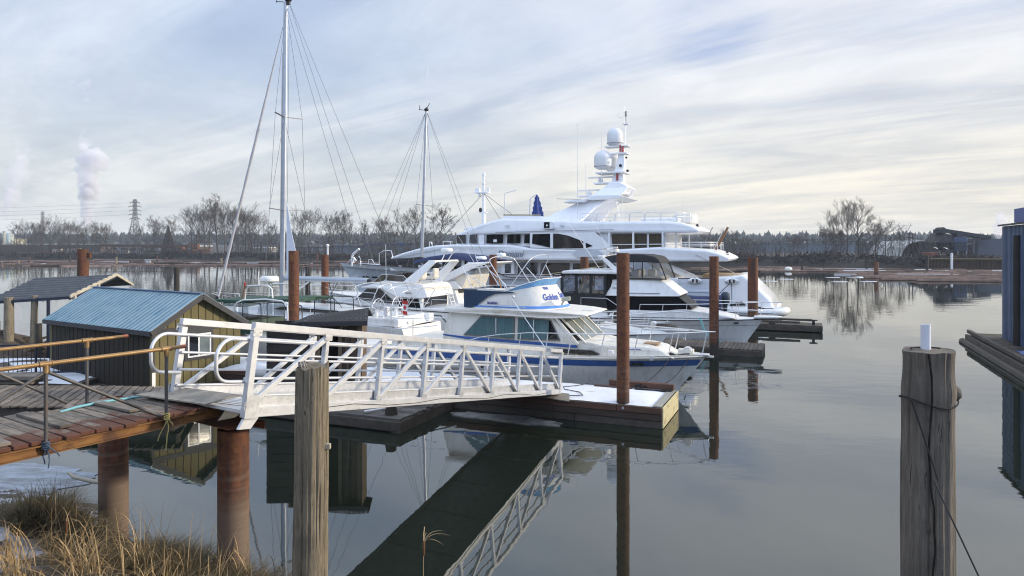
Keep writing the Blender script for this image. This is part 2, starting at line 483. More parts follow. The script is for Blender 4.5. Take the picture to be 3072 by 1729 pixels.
# ---- near bank: mud with snow and ice, rising towards the viewer
def near_z(x, y):
    # distance inside the waterline, in plan
    wl = 10.4 + (-.42) * (x + 5.0) if x < -5 else 10.4 - 1.1 * (x + 5.0)
    wl = min(wl, 13.4)
    d = wl - y
    z = d * .28 if d > 0 else d * .12
    z = max(-.8, min(z, 2.9))
    if x < -6.6 and 9.6 < y < 13.2: z += .10
    m = .10 * NZ.noise((x * .9, y * .9, 1.3)) + .07 * NZ.noise((x * 3.1, y * 3.1, 5))
    return z + m * (1 if d > -.8 else .2)


bankm = bpy.data.materials.new('bank_mud'); bankm.use_nodes = True
b_ = NB(bankm.node_tree); p_ = bankm.node_tree.nodes['Principled BSDF']
tcn = b_.n('ShaderNodeTexCoord')
s1 = b_.n('ShaderNodeTexNoise', i_Vector=tcn.outputs['Object'], i_Scale=1.1, i_Detail=6, i_Roughness=.65)
s2 = b_.n('ShaderNodeTexNoise', i_Vector=tcn.outputs['Object'], i_Scale=7, i_Detail=4)
mud = b_.mix(s2.outputs[0], (.03, .026, .02), (.075, .062, .045))
geo = b_.n('ShaderNodeSeparateXYZ', i_0=tcn.outputs['Object'])
# snow lies in patches on the left of the reed bed
f = b_.math('MULTIPLY', b_.mr(s1.outputs[0], .49, .56), b_.mr(geo.outputs[0], -5.6, -6.6))
colr = b_.mix(f, mud, (.50, .54, .63))
b_.link(colr, p_.inputs['Base Color']); p_.inputs['Roughness'].default_value = .75
bp = b_.n('ShaderNodeBump', i_Strength=1, i_Distance=.05, i_Height=s2.outputs[0]); b_.link(bp.outputs[0], p_.inputs['Normal'])
tag(MB().grid(lambda a, c: (lambda x, y: V((x, y, near_z(x, y))))(-15 + a * 24, -4 + c * 19), 120, 95).build('river_bank', bankm, smooth=70, fix=False), kind='structure')

# thin broken ice over the shallows at the left
icem = pm('thin_ice', (.22, .27, .35), (.06, .075, .095), 2.2, st=(.5, 1.5, 1), rough=.12, lo=.40, hi=.62, bump=.01, bscale=4)
mb = MB()
ri = random.Random(3)
pts = []
N = 60
for k in range(N):
    a = 6.283 * k / N
    rr = 1 + .28 * NZ.noise((math.cos(a) * 2.2, math.sin(a) * 2.2, 7)) + .1 * NZ.noise((math.cos(a) * 8, math.sin(a) * 8, 2))
    pts.append(V((-10.6 + math.cos(a) * 2.3 * rr, 13.5 + math.sin(a) * 1.1 * rr, .012)))
mb.prism(pts, [p + V((0, 0, -.03)) for p in pts])
tag(mb.build('thin_ice', icem, origin=(-9.9, 13.7, 0)), 'pale sheet of thin ice on the water left of the rusty pier pile', 'ice')

# ---- wooded bank behind the viewer: what the dark boat windows mirror
mb = MB()
for i in range(240):
    x = rf.uniform(-130, 170); y = rf.uniform(-34, -13) - abs(x) * .06; conifer_blob(mb, x, y, 2.5, rf.uniform(11, 18), rf.uniform(2.4, 4.4), 7, 4)
tag(mb.build('wooded_bank', forest_m, fix=False), 'dark belt of trees on the bank behind the viewer', 'wood', kind='stuff')

# ================================================================ PILES
def rust_mat(bank=False):
    m = bpy.data.materials.new('rusty_pile_on_bank' if bank else 'rusty_pile'); m.use_nodes = True
    b = NB(m.node_tree); p = m.node_tree.nodes['Principled BSDF']
    tcn = b.n('ShaderNodeTexCoord'); s = b.n('ShaderNodeSeparateXYZ', i_0=tcn.outputs['Object'])
    a = b.n('ShaderNodeTexNoise', i_Vector=tcn.outputs['Object'], i_Scale=9, i_Detail=7, i_Roughness=.7)
    mp = b.n('ShaderNodeMapping', i_Vector=tcn.outputs['Object'], i_Scale=(3, 3, .35))
    k = b.n('ShaderNodeTexNoise', i_Vector=mp.outputs[0], i_Scale=1.6, i_Detail=5)
    c = b.mix(b.mr(a.outputs[0], .35, .68), (.085, .029, .013), (.185, .066, .026))
    c = b.mix(b.mr(k.outputs[0], .45, .68), c, (.06, .03, .02))
    # tide marks: pale silt rings, then wet and dark at the waterline
    mw = b.n('ShaderNodeMapping', i_Vector=tcn.outputs['Object'], i_Scale=(.25, .25, 7))
    rg = b.n('ShaderNodeTexNoise', i_Vector=mw.outputs[0], i_Scale=1.4, i_Detail=4)
    zone = b.math('MULTIPLY', b.mr(s.outputs[2], 1.75, 1.3), b.mr(s.outputs[2], .55, .95))
    c = b.mix(b.math('MULTIPLY', b.math('MULTIPLY', zone, b.mr(rg.outputs[0], .45, .68)), .55), c, (.21, .155, .115))
    if bank: c = b.mix(b.math('MULTIPLY', b.mr(b.math('ADD', s.outputs[2], b.math('MULTIPLY', rg.outputs[0], .5)), 1.55, .95), .72), c, b.mix(rg.outputs[0], (.13, .095, .07), (.24, .19, .145)))
    zz = b.math('ADD', s.outputs[2], b.math('MULTIPLY', rg.outputs[0], .35))
    c = b.mix(b.mr(zz, .95, .62) if not bank else 0.0, c, (.032, .026, .02))
    b.link(c, p.inputs['Base Color']); p.inputs['Roughness'].default_value = .8
    bp = b.n('ShaderNodeBump', i_Strength=1, i_Distance=.004, i_Height=a.outputs[0]); b.link(bp.outputs[0], p.inputs['Normal'])
    return m


rust = rust_mat()
rust_bank = rust_mat(True)


def wood_mat(name, c1, c2, crack=(.03, .022, .016), wet=0.0):
    m = bpy.data.materials.new(name); m.use_nodes = True
    b = NB(m.node_tree); p = m.node_tree.nodes['Principled BSDF']
    tcn = b.n('ShaderNodeTexCoord'); s = b.n('ShaderNodeSeparateXYZ', i_0=tcn.outputs['Object'])
    mp = b.n('ShaderNodeMapping', i_Vector=tcn.outputs['Object'], i_Scale=(1, 1, .07))
    a = b.n('ShaderNodeTexNoise', i_Vector=mp.outputs[0], i_Scale=42, i_Detail=8, i_Roughness=.72, i_Distortion=.9)
    k = b.n('ShaderNodeTexNoise', i_Vector=tcn.outputs['Object'], i_Scale=2.2, i_Detail=5)
    c = b.mix(b.mr(a.outputs[0], .33, .66), c1, c2)
    c = b.mix(b.mr(a.outputs[0], .42, .36), c, crack)
    c = b.mix(b.math('MULTIPLY', b.mr(k.outputs[0], .5, .68), .75), c, tuple(q * .45 for q in c1))
    if wet:
        c = b.mix(b.mr(s.outputs[2], wet + .25, wet - .05), c, (.035, .028, .02))
    b.link(c, p.inputs['Base Color']); p.inputs['Roughness'].default_value = .85
    bp = b.n('ShaderNodeBump', i_Strength=1, i_Distance=.012, i_Height=a.outputs[0]); b.link(bp.outputs[0], p.inputs['Normal'])
    return m


wpile = wood_mat('weathered_pile_wood', (.29, .245, .175), (.13, .105, .07), wet=0)
wpile2 = wood_mat('grey_pile_wood', (.235, .205, .17), (.12, .103, .085))
wdark = wood_mat('dark_pile_wood', (.05, .043, .036), (.03, .025, .02), wet=.6)


def steel_pile(x, y, r, top, label, group='rusty steel piles', cap=False):
    t = thing('steel_pile', label, 'pile', (x, y, 0), group)
    mb = MB()
    mb.lathe((x, y, 0), [(r, -2.2), (r, 0), (r, .5), (r, 1), (r, 2), (r, top), (r * .93, top), (r * .93, top - .35)], 28)
    mb.build('tube', rust_bank if y < 12 else rust, t, smooth=40, fix=False)
    return t


steel_pile(-3.94, 9.78, .212, 2.03, 'thick rusty steel pile under the flat plate cap at the pier end', cap=True)
steel_pile(-6.28, 10.9, .212, 2.2, 'thick rusty steel pile behind the pier beam, rising from the grass tuft')
steel_pile(*px3(1869, 760, 18.0).xy, .166, 4.42, 'tall rusty steel pile standing before the snowy dock')
steel_pile(*px3(2142, 769, 28.6).xy, .19, 4.18, 'rusty steel pile in front of the white cruiser bow')
steel_pile(*px3(2258.5, 773, 38.2).xy, .275, 3.97, 'rusty steel pile before the stern of the big yacht')
t_ = steel_pile(*px3(881.5, 752, 24).xy, .178, 4.44, 'bright rusty steel pile beside the tall sailing mast, behind the black shed roof')
x_, y_ = px3(874, 772, 23.82).xy
MB().box((x_ + .0, y_ + .02, 4.2), (.085, .05, .2)).build('bracket', beam_m, t_)
t_ = steel_pile(*px3(975, 764, 38).xy, .195, 4.14, 'rusty steel pile with a small white post on its top')
p0 = px3(983, 764, 38)
MB().cyl((p0.x, p0.y, 4.1), (p0.x, p0.y, 4.62), .05, .045).lathe((p0.x, p0.y, 4.6), [(.09, 0), (.09, .06), (.03, .12)], 10).build('light_post', whitep, t_, smooth=40)
t_ = steel_pile(*px3(249.5, 748, 31).xy, .225, 4.47, 'rusty steel pile rising behind the dark corrugated shelter roof')
p0 = px3(264, 758, 31)
MB().box((p0.x + .05, p0.y, 4.2), (.16, .16, .22)).build('bracket', rust, t_)
steel_pile(*px3(1479, 764.5, 35).xy, .19, 4.17, 'rusty steel pile between the two arch boats and the big yacht')
steel_pile(*px3(1753.5, 771, 39).xy, .235, 4.0, 'rusty steel pile showing above the cruiser roof, before the yacht windows')


def wood_pile(x, y, r, top, mat, label, base=-1.6, group=None, lean=(0, 0), name='wooden_pile', jag=0.0, n=20, seed=1, fis=0.0, N=26, prof=None):
    t = thing(name, label, 'pile', (x, y, 0), group)
    rings = []
    for i in range(N + 1):
        f = i / N; z = base + (top - base) * f
        ring = []
        for k in range(n):
            a = 6.2832 * k / n
            rr = r * (1.06 - .08 * f) * (1 + .05 * NZ.noise((math.cos(a) * 1.3 + seed * 7, math.sin(a) * 1.3, z * 1.1)) + .025 * NZ.noise((math.cos(a) * 4, math.sin(a) * 4 + seed * 3, z * 2.5)))
            if prof: rr *= prof(z, a)
            if fis: rr -= fis * max(0, NZ.noise((math.cos(a) * 6.5 + seed, math.sin(a) * 6.5, z * .55)) - .12) + fis * .5 * max(0, NZ.noise((math.cos(a) * 15, math.sin(a) * 15 + seed, z * .8)) - .1)
            zz = z
            if i == N and jag: zz += jag * NZ.noise((math.cos(a) * 1.7, math.sin(a) * 1.7, seed)) + jag * .35 * math.cos(a)
            ring.append(V((x + lean[0] * (z) + math.cos(a) * rr, y + lean[1] * z + math.sin(a) * rr, zz)))
        rings.append(ring)
    MB().loft(rings).build('shaft', mat, t, smooth=50)
    return t


# left wooden pile, broken top with bark splinters and a patch of snow
wx, wy = px3(926, 1091, 7.2).xy
t = wood_pile(wx, wy, .172, 3.34, wpile, 'weathered grey brown wooden pile with a splintered top before the gangway', base=.2, lean=(.012, 0), jag=.07, n=110, seed=2, fis=.05, N=60)
mb = MB()
for k in range(9):
    a = rnd.uniform(2.2, 4.2); rr = .13
    c = V((wx + .04 + math.cos(a) * rr, wy + math.sin(a) * rr * .6, 3.36))
    mb.box(c, (rnd.uniform(.02, .05), rnd.uniform(.01, .02), rnd.uniform(.03, .09)), (V((1, rnd.uniform(-.5, .5), .3)).normalized(), V((0, 1, .2)).normalized(), V((-.3, 0, 1)).normalized()))
mb.build('splinters', pm('grey_splinter', (.3, .29, .28), (.2, .18, .17), 8, rough=.9), t)
MB().box((wx + .205, wy - .04, 2.53), (.07, .05, .06)).build('peg', pm('pale_peg', (.38, .33, .25), rough=.9), t, bevel=.01)

# right wooden pile in the foreground with cable loop and white pipe
rx_, ry_ = px3(2774, 1052, 4.3).xy
t = wood_pile(rx_, ry_, .149, 3.955, wpile2, 'thick grey wooden pile with a long crack and a cable loop', base=.4, lean=(.006, 0), n=110, seed=5, fis=.026, N=90, jag=.012, prof=lambda z, a: 1 + .07 * math.exp(-((z - 3.70) / .05) ** 2) * (.6 + .4 * math.cos(a)) - .035 * max(0, min(1, (z - 3.74) / .08)) + .03 * math.exp(-((z - 3.955) / .03) ** 2) - .02 * math.exp(-((z - 3.45) / .12) ** 2))
mb = MB()    # long check running down the face
prev = None
for i in range(40):
    z = 3.95 - i * .066
    xx = rx_ - .058 + .004 * z * 0 + .012 * math.sin(i * .5) + .016 * NZ.noise((i * .35, 2, 1)) + .0012 * i
    dx_ = xx - (rx_ + .006 * z)
    yy = ry_ - math.sqrt(max(.0, (.1535) ** 2 - dx_ * dx_)) * 1.0
    wd = .006 * (1 if i < 22 else .55) * (1 + .6 * NZ.noise((i * .8, 5, 1)))
    cur = (V((xx - wd, yy - .006, z)), V((xx + wd, yy - .006, z)))
    if prev: mb.add([prev[0], prev[1], cur[1], cur[0]], [(0, 1, 2, 3)])
    prev = cur
mb.build('crack', pm('crack_dark', (.008, .006, .005), rough=1), t)
kb = MB()
kb.lathe((rx_ + .16, ry_ - .055, 3.70), [(.045, -.03), (.05, .0), (.03, .025), (.012, .012)], 12, (1, -.45, .1))
kb.build('knot', wpile2, t, smooth=50)
t = thing('cable', 'black cable looped round the grey wooden pile and running down right', 'cable', (rx_, ry_, 3.6))
pts = [(rx_ + .022 + .158 * math.cos(a), ry_ + .158 * math.sin(a), 3.625 + .045 * math.cos(a - .15) ** 2 * (1 if True else 0)) for a in [6.2832 * i / 28 for i in range(28)]]
MB().tube(pts, .0045, 8, closed=True).build('loop', rope_d, t, smooth=60)
a0 = V((rx_ - .125, ry_ - .07, 3.66))
MB().tube([a0, V((rx_ - .10, ry_ - .13, 3.5)), V((rx_ - .03, ry_ - .19, 3.2)), px3(2800, 1440, 3.95), px3(2936, 1729, 3.6), px3(3000, 1880, 3.4)], .0045, 8).build('tail', rope_d, t, smooth=60)
t = thing('plastic_pipe', 'short white plastic pipe standing upright on the grey wooden pile', 'pipe', (px3(2776, 1040, 4.32)))
p0 = px3(2777, 1042, 4.32)
MB().lathe((p0.x, p0.y, 3.953), [(.0285, 0), (.0285, .158), (.024, .158), (.024, .05)], 28).build('tube', pm('white_pvc', (.72, .74, .82), rough=.35), t, smooth=40, fix=False)
MB().tube([(p0.x + .09 * math.cos(a), p0.y + .05 * math.sin(a), 3.962) for a in [i * .35 for i in range(10)]], .004, 6).build('wire', rope_d, t)

for (sx, sy, d, r, lab) in ((530, 802, 45, .17, 'dark wooden pile standing in the river behind the blue roof'), (924, 800, 46, .17, 'black wooden pile behind the grey boom, half hidden by the rusty pile'), (905, 1120, 44, .14, None)):
    if lab:
        p0 = px3(sx, sy, d); wood_pile(p0.x, p0.y, r, p0.z, wdark, lab, n=14, seed=int(sx))

# ================================================================ PIER (fixed, left)
PO = V((-3.98, 9.4, 0)); PA = V((.555, .832, 0)); PQ = V((-.832, .555, 0))
PIER = MX(((PA.x, PQ.x, 0, PO.x), (PA.y, PQ.y, 0, PO.y), (0, 0, 1, 0), (0, 0, 0, 1)))
pier = thing('pier', 'narrow pier of grey boards with rust stained edge on an ochre beam', 'pier', PIER)
# board material: rust bleeding in from the near edge
bm_ = bpy.data.materials.new('pier_boards'); bm_.use_nodes = True
b_ = NB(bm_.node_tree); p_ = bm_.node_tree.nodes['Principled BSDF']
tcn = b_.n('ShaderNodeTexCoord'); sp = b_.n('ShaderNodeSeparateXYZ', i_0=tcn.outputs['Object'])
gm = b_.n('ShaderNodeNewGeometry')
mp_ = b_.n('ShaderNodeMapping', i_Vector=tcn.outputs['Object'], i_Scale=(9, 1.2, 4))
g1 = b_.n('ShaderNodeTexNoise', i_Vector=mp_.outputs[0], i_Scale=3, i_Detail=6, i_Roughness=.65)
g2 = b_.n('ShaderNodeTexNoise', i_Vector=tcn.outputs['Object'], i_Scale=2.6, i_Detail=5, i_Roughness=.65)
wc = b_.mix(b_.mr(g1.outputs[0], .35, .66), (.235, .20, .165), (.12, .10, .08))
k = b_.math('ADD', .72, b_.math('MULTIPLY', gm.outputs['Random Per Island'], .5))
kk = b_.n('ShaderNodeCombineXYZ', i_0=k, i_1=k, i_2=k)
wc = b_.mix(1.0, wc, kk.outputs[0], 'MULTIPLY')
rustf = b_.math('ADD', sp.outputs[1], b_.math('MULTIPLY', b_.math('SUBTRACT', g2.outputs[0], .5), 2.4))
rustf = b_.math('ADD', rustf, b_.math('MULTIPLY', gm.outputs['Random Per Island'], .28))
wc = b_.mix(b_.mr(rustf, .74, .38), wc, b_.mix(g1.outputs[0], (.062, .026, .016), (.145, .056, .032)))
b_.link(wc, p_.inputs['Base Color']); p_.inputs['Roughness'].default_value = .9
bp = b_.n('ShaderNodeBump', i_Strength=1, i_Distance=.004, i_Height=g1.outputs[0]); b_.link(bp.outputs[0], p_.inputs['Normal'])
mb = MB(PIER)
a = -7.0
rp = random.Random(5)
while a < -.12:
    wd = rp.uniform(.13, .16)
    q0, q1 = rp.uniform(-.03, .04), 1.62 + rp.uniform(-.08, .08)
    zt = 2.45 + rp.uniform(-.006, .008)
    mb.box((a + wd / 2, (q0 + q1) / 2, zt - .022), (wd, q1 - q0, .044), (V((1, rp.uniform(-.012, .012), 0)), V((0, 1, 0)), V((0, 0, 1))))
    a += wd + rp.uniform(.012, .03)
mb.build('deck_boards', bm_, pier, bevel=.004, seg=1)
mb = MB(PIER)
for (aa, qq, L, an) in ((-.9, 1.0, 1.0, .05), (-1.75, .95, 1.15, .02), (-2.45, .75, 1.3, -.03), (-.25, 1.15, .9, .03), (-3.1, .9, 1.2, .06)):
    mb.box((aa, qq, 2.475), (.13, L, .035), (V((1, an, 0)).normalized(), V((-an, 1, 0)).normalized(), V((0, 0, 1))))
mb.build('loose_planks', wood_grey, pier, bevel=.004, seg=1)
for q, nm in ((.05, 'near'), (1.55, 'far')):
    mb = MB(PIER)
    mb.bb(-7, .06, q - .008, q + .008, 2.302, 2.392); mb.bb(-7, .06, q - .05, q + .05, 2.392, 2.404); mb.bb(-7, .06, q - .05, q + .05, 2.29, 2.302)
    mb.build('side_beam', beam_m, pier)
mb = MB(PIER)
for i in range(12): mb.bb(-6.8 + i * .6, -6.8 + i * .6 + .06, .06, 1.54, 2.31, 2.39)
mb.build('joists', wood_dark, pier)

# cap beam across the two rusty piles
cap = thing('pile_cap', 'rust brown channel cap with a flat plate on the near pile', 'pile cap', (-3.94, 9.78, 2.03))
CB = MX(((PQ.x, -PA.x, 0, -3.94), (PQ.y, -PA.y, 0, 9.78), (0, 0, 1, 2.03), (0, 0, 0, 1)))
mb = MB(CB); mb.bb(-.30, .56, -.30, .27, .068, .08); mb.bb(-.30, .56, -.30, -.288, -.03, .068)
mb.build('cap_plate', rustplate, cap)
mb = MB(CB); mb.bb(.57, 2.6, -.1, .1, 0.004, .15); mb.build('channel', rustplate, cap)
mb = MB(CB)
for k in range(3): mb.box((-.29 + .3 * k, -.305, .03), (.012, .006, .1 + .03 * (k % 2)))
mb.build('rust_flakes', beam_m, cap)


def railing(name, q, along, label, a_lo, a_hi, braces, rz=3.3):
    t = thing(name, label, 'railing', PIER @ MX.Translation((along[0], q, 2.45)), 'pipe railings of the pier')
    mb = MB(PIER); mb.tube([(a_lo, q, rz), (a_hi, q, rz)], .024, 14); mb.build('handrail', pipe_gold, t, smooth=40)
    mb = MB(PIER); mb.tube([(a_hi - .07, q, rz), (a_hi + .003, q, rz)], .0255, 14); mb.build('rail_end', pm('rail_end_rust_%d' % int(q * 10), (.36, .12, .06), (.28, .09, .04), 9, rough=.6), t, smooth=40)
    for a in along:
        mb = MB(PIER); mb.tube([(a, q, 2.3 if q < .5 else 2.38), (a, q, rz - .06)], .021, 12); mb.build('post', pipe_grey, t, smooth=40)
        mb = MB(PIER); mb.tube([(a - .06, q, rz), (a + .06, q, rz)], .031, 14); mb.tube([(a, q, rz - .1), (a, q, rz)], .03, 14)
        mb.tube([(a - .068, q, rz), (a - .055, q, rz)], .035, 14); mb.tube([(a + .055, q, rz), (a + .068, q, rz)], .035, 14)
        mb.build('tee_fitting', pipe_gold, t, smooth=40)
    for (a0, z0, a1, z1) in braces:
        mb = MB(PIER); mb.tube([(a0, q, z0), (a1, q, z1)], .019, 12); mb.build('brace', pipe_grey, t, smooth=40)
    return t


n1a, n2a = -.738, -2.11
railing('pipe_railing', 0.0, [n1a, n2a, -3.48, -4.85], 'near pipe railing with ochre handrail along the rust stained pier edge', -6.5, n1a + .25, [(n2a + .03, 3.2, n1a - .08, 2.46), (n2a - .03, 3.2, -3.44, 2.46), (-4.8, 3.2, -3.55, 2.46)])
f1a = -.92
railing('pipe_railing', 1.66, [f1a, f1a - 1.37, f1a - 2.74, f1a - 4.1], 'far pipe railing with ochre handrail on the house side of the pier', -6.5, f1a + .55, [(f1a - 1.34, 3.2, f1a - .25, 2.48), (f1a - 1.4, 3.2, f1a - 2.7, 2.48)])


def knot(c, r, m, name, label, tails):
    t = thing(name, label, 'rope', c)
    mb = MB(); rr = random.Random(int(c[0] * 100))
    for k in range(4):
        z = c[2] + (k - 1.5) * .022
        mb.tube([(c[0] + r * math.cos(a), c[1] + r * math.sin(a), z + .008 * math.sin(2 * a + k)) for a in [6.2832 * i / 14 for i in range(14)]], .009, 6, closed=True)
    mb.build('turns', m, t, smooth=60)
    mb = MB()
    for tl in tails:
        pts = [V(c) + V((r * .8, -r * .5, 0))]
        for i in range(7): pts.append(pts[-1] + V((tl[0] / 7 + rr.uniform(-.012, .012), tl[1] / 7 + rr.uniform(-.012, .012), -tl[2] / 7)))
        mb.tube(pts, .007, 6)
    mb.build('tails', m, t, smooth=60)


kp = PIER @ V((n1a, 0, 2.44)); knot(kp, .034, rope_y, 'mooring_rope', 'frayed yellow rope knotted at the foot of the railing post', [(.02, -.02, .42), (-.1, -.03, .30), (.05, 0, .12)])
kp = PIER @ V((n2a, 0, 2.40)); knot(kp, .034, pm('blue_grey_rope', (.05, .08, .13), rough=.9), 'mooring_rope', 'blue grey rope knotted round the post at the near end', [(.03, -.02, .24), (.1, 0, .12), (-.03, 0, .2)])
t = MB().tube([px3(180, 1237, 9.0), px3(230, 1222, 9.15), px3(300, 1207, 9.4), px3(360, 1199, 9.6), px3(405, 1192, 9.78), px3(450, 1186, 9.95)], .017, 10).build('hose', pm('teal_hose', (.16, .42, .48), (.2, .47, .52), 6, rough=.5), None, smooth=60, origin=(-5.8, 9.1, 2.47))
tag(t, 'pale teal hose lying along the pier boards', 'hose')
t = thing('ramp_plate', 'grey plywood plate bridging the pier and the gangway', 'plate', (-4.5, 9.5, 2.5))
q_ = [(-5.29, 9.72, 2.50), (-4.02, 9.05, 2.52), (-3.66, 9.33, 2.58), (-4.78, 9.95, 2.56)]
MB().prism([V(p) for p in q_], [V(p) + V((0, 0, .018)) for p in q_]).build('sheet', pm('worn_plywood', (.36, .325, .27), (.27, .24, .2), 6, rough=.8, c3=(.22, .2, .17), s3=4, lo3=.5, hi3=.62), t)

# ================================================================ GANGWAY
GA, GB = V((-3.36, 8.72, 2.50)), V((1.27, 18.72, .66))
gl = (GB - GA); GL = gl.length; gl.normalize()
gw = V((-gl.y, gl.x, 0)).normalized()
gu = gl.cross(gw)
GW = MX(((gl.x, gw.x, gu.x, GA.x), (gl.y, gw.y, gu.y, GA.y), (gl.z, gw.z, gu.z, GA.z), (0, 0, 0, 1)))
gang = thing('gangway', 'sloping aluminium truss gangway from the pier down to the dock', 'gangway', GW)
BAY = GL / 8; TW = 1.72; TH = 1.14
G0 = GW
for wv, sgn in ((0, 1), (TW, -1)):
    GW = G0 @ MX.Translation((.35 if wv else 0, 0, 0))      # the ends are cut on the skew
    MB(GW).bb(-.05, GL + .03, wv - .037, wv + .037, TH - .095, TH).build('top_chord', alu, gang, bevel=.006, seg=1)
    MB(GW).bb(-.05, GL + .03, wv - .045, wv + .045, -.06, .07).build('bottom_chord', alu, gang, bevel=.006, seg=1)
    for i in range(9):
        x = i * BAY
        ex = .012 if i in (0, 8) else 0
        MB(GW).bb(x - .037 - ex, x + .037 + ex, wv - .037, wv + .037, .07, TH - .12).build('post', alu, gang, bevel=.005, seg=1)
        if i < 8:
            x0, x1 = x + .037, x + BAY - .037
            z0, z1 = (.09, TH - .16) if i < 4 else (TH - .16, .09)
            MB(GW).beam((x0, wv, z0), (x1, wv, z1), .06, .07, up=(0, 0, 1)).build('diagonal', alu, gang, bevel=.005, seg=1)
    for i in range(9):       # weld gussets and bolt heads at the joints
        x = i * BAY
        for zz in (TH - .125, .085):
            q = MB(GW).box((x, wv - sgn * .043, zz), (.15, .008, .10)); MB(GW)
            for dx_ in (-.05, .05): q.cyl((x + dx_, wv - sgn * .043, zz), (x + dx_, wv - sgn * .056, zz), .011, n=6)
            q.build('joint_plate', alu_scuff, gang)
    for j, (h, r) in enumerate(((.91, .024), (.66, .019), (.42, .019), (.20, .019))):
        wi = wv + sgn * .062
        if j == 0:
            hp = [(GL + .04, wi, h), (-.28, wi, h)]
            for k in range(1, 8):
                a = math.pi / 2 * k / 8; hp.append((-.28 - .24 * math.sin(a), wi, h - .24 + .24 * math.cos(a)))
            hp += [(-.52, wi, .66), (-.5, wi, .56)]
            for k in range(1, 6):
                a = math.pi / 2 * k / 6; hp.append((-.5 + .2 * (1 - math.cos(a)), wi, .56 - .18 * math.sin(a)))
            hp += [(-.28, wi, .38), (0, wi, .38)]
            MB(GW).tube(hp, r, 12).build('handrail', alu, gang, smooth=50)
        else:
            MB(GW).tube([(-.03, wi, h), (GL, wi, h)], r, 10).build('rail', alu, gang, smooth=50)
    MB(GW).bb(.05, GL - .05, wv + sgn * .05, wv + sgn * .056, .03, .19).build('kick_plate', alu_scuff, gang)
    MB(GW).bb(-.06, .16, wv - sgn * .052 - .004, wv - sgn * .052 + .004, -.07, .22).build('gusset', alu_scuff, gang)
    MB(GW).bb(GL - .05, GL + .12, wv - sgn * .052 - .004, wv - sgn * .052 + .004, -.08, .2).build('gusset', alu_scuff, gang)
    e = [(GL + .03, wv + sgn * .0, .86)] + [(GL + .03 + .09 * math.sin(a), wv, .80 - .02 + .06 * math.cos(a)) for a in (.6, 1.57)] + [(GL + .12, wv, .55), (GL + .1, wv, .5), (GL + .03, wv, .46)]
    MB(GW).tube(e, .016, 8).build('end_grip', alu, gang, smooth=50)
    MB(GW).tube([(BAY * .9 + i * .9, wv - sgn * .05, .0 + .035 * math.sin(i * 1.9)) for i in range(11)], .005, 5).build('cable', rope_d, gang)
GW = G0
mb = MB(GW)
mb.prism([V((.02, .05, -.02)), V((GL, .05, -.02)), V((GL + .3, TW - .05, -.02)), V((.36, TW - .05, -.02))], [V((.02, .05, .02)), V((GL, .05, .02)), V((GL + .3, TW - .05, .02)), V((.36, TW - .05, .02))])
for i in range(66): mb.bb(.4 + i * (GL - .4) / 66, .4 + i * (GL - .4) / 66 + .03, .05, TW - .05, .02, .028)
for i in range(1, 9): mb.bb(i * BAY - .03, i * BAY + .03, .046, TW - .046, -.055, -.022)
mb.build('deck', alu, gang)
# hinge: bracket plates and pin under the near end
for wv in (0.0, TW):
    mb = MB(GW)
    A = [(-.02, wv - .02, -.062), (.22, wv - .02, -.062), (.10, wv - .02, -.2), (-.10, wv - .02, -.2)]
    mb.prism([V(p) for p in A], [V(p) + V((0, .04, 0)) for p in A]); mb.build('foot', alu, gang)
mb = MB(PIER)
A = [(-.06, -.065, 2.25), (.2, -.065, 2.24), (.40, -.065, 2.34), (.36, -.065, 2.43), (.08, -.065, 2.40)]
mb.prism([V(p) for p in A], [V(p) + V((0, .02, 0)) for p in A])
mb.cyl((.33, -.09, 2.37), (.33, .03, 2.37), .035)
mb.build('hinge_bracket', pm('zinc_bracket', (.42, .42, .41), (.33, .33, .32), 7, rough=.5, metal=.4), pier)

# ================================================================ FLOATS AND DOCKS
dock = thing('floating_dock', 'snow covered floating dock with reddish timber sides at the gangway foot', 'dock', marM(0, 1.15))
MB(MAR).bb(-17, -.02, .04, 2.26, .30, .52).build('deck', wood_dark, dock)
mb = MB(MAR)
n_ = 60
mb.grid(lambda a, c: V((-16.9 + a * 16.78, .1 + c * 2.08, .522 + .05 * min(1, 9 * min(a, 1 - a) * 3, 5 * min(c, 1 - c)) + .012 * NZ.noise((a * 30, c * 4, 2)))), 120, 14)
mb.build('snow', snowm, dock, smooth=80, fix=False)
for (z0, z1, vv, m_, rr) in ((.37, .535, 0.0, wood_red, 1), (.20, .365, .02, pm('wet_brown_timber', (.06, .038, .028), (.035, .024, .018), 5, st=(.4, .4, 2), rough=.7), 2), (.0, .195, .05, wood_dark, 3)):
    rr = random.Random(rr); s = -17.0; mb = MB(MAR)
    while s < -.01:
        L = min(rr.uniform(2.4, 4.2), -s); mb.bb(s + .006, s + L - .006, vv - .04, vv, z0, z1 + rr.uniform(-.012, .006)); s += L
    mb.build('side_boards', m_, dock, bevel=.006, seg=1)
MB(MAR).bb(-17, 0, .08, 2.22, -.3, .298).build('pontoon', wood_dark, dock)
mb = MB(MAR); mb.bb(-.002, .035, 0.02, 1.1, .02, .53); mb.bb(-.002, .035, 1.112, 2.28, .02, .53)
mb.build('end_boards', pm('cream_boards', (.56, .50, .30), (.44, .39, .24), 4, st=(1, 1, 2), rough=.8, c3=(.14, .12, .07), s3=3.5, lo3=.58, hi3=.7), dock, bevel=.005, seg=1)
mb = MB(MAR); mb.bb(-.24, -.03, .04, 2.2, .534, .56); mb.build('end_trim', pm('bare_edge', (.33, .33, .30), (.24, .23, .2), 5, rough=.8), dock)
mb = MB(MAR); mb.bb(-9.6, -4.5, 2.05, 2.2, .60, .74); mb.bb(-4.8, -3.35, 2.0, 2.14, .55, .66)
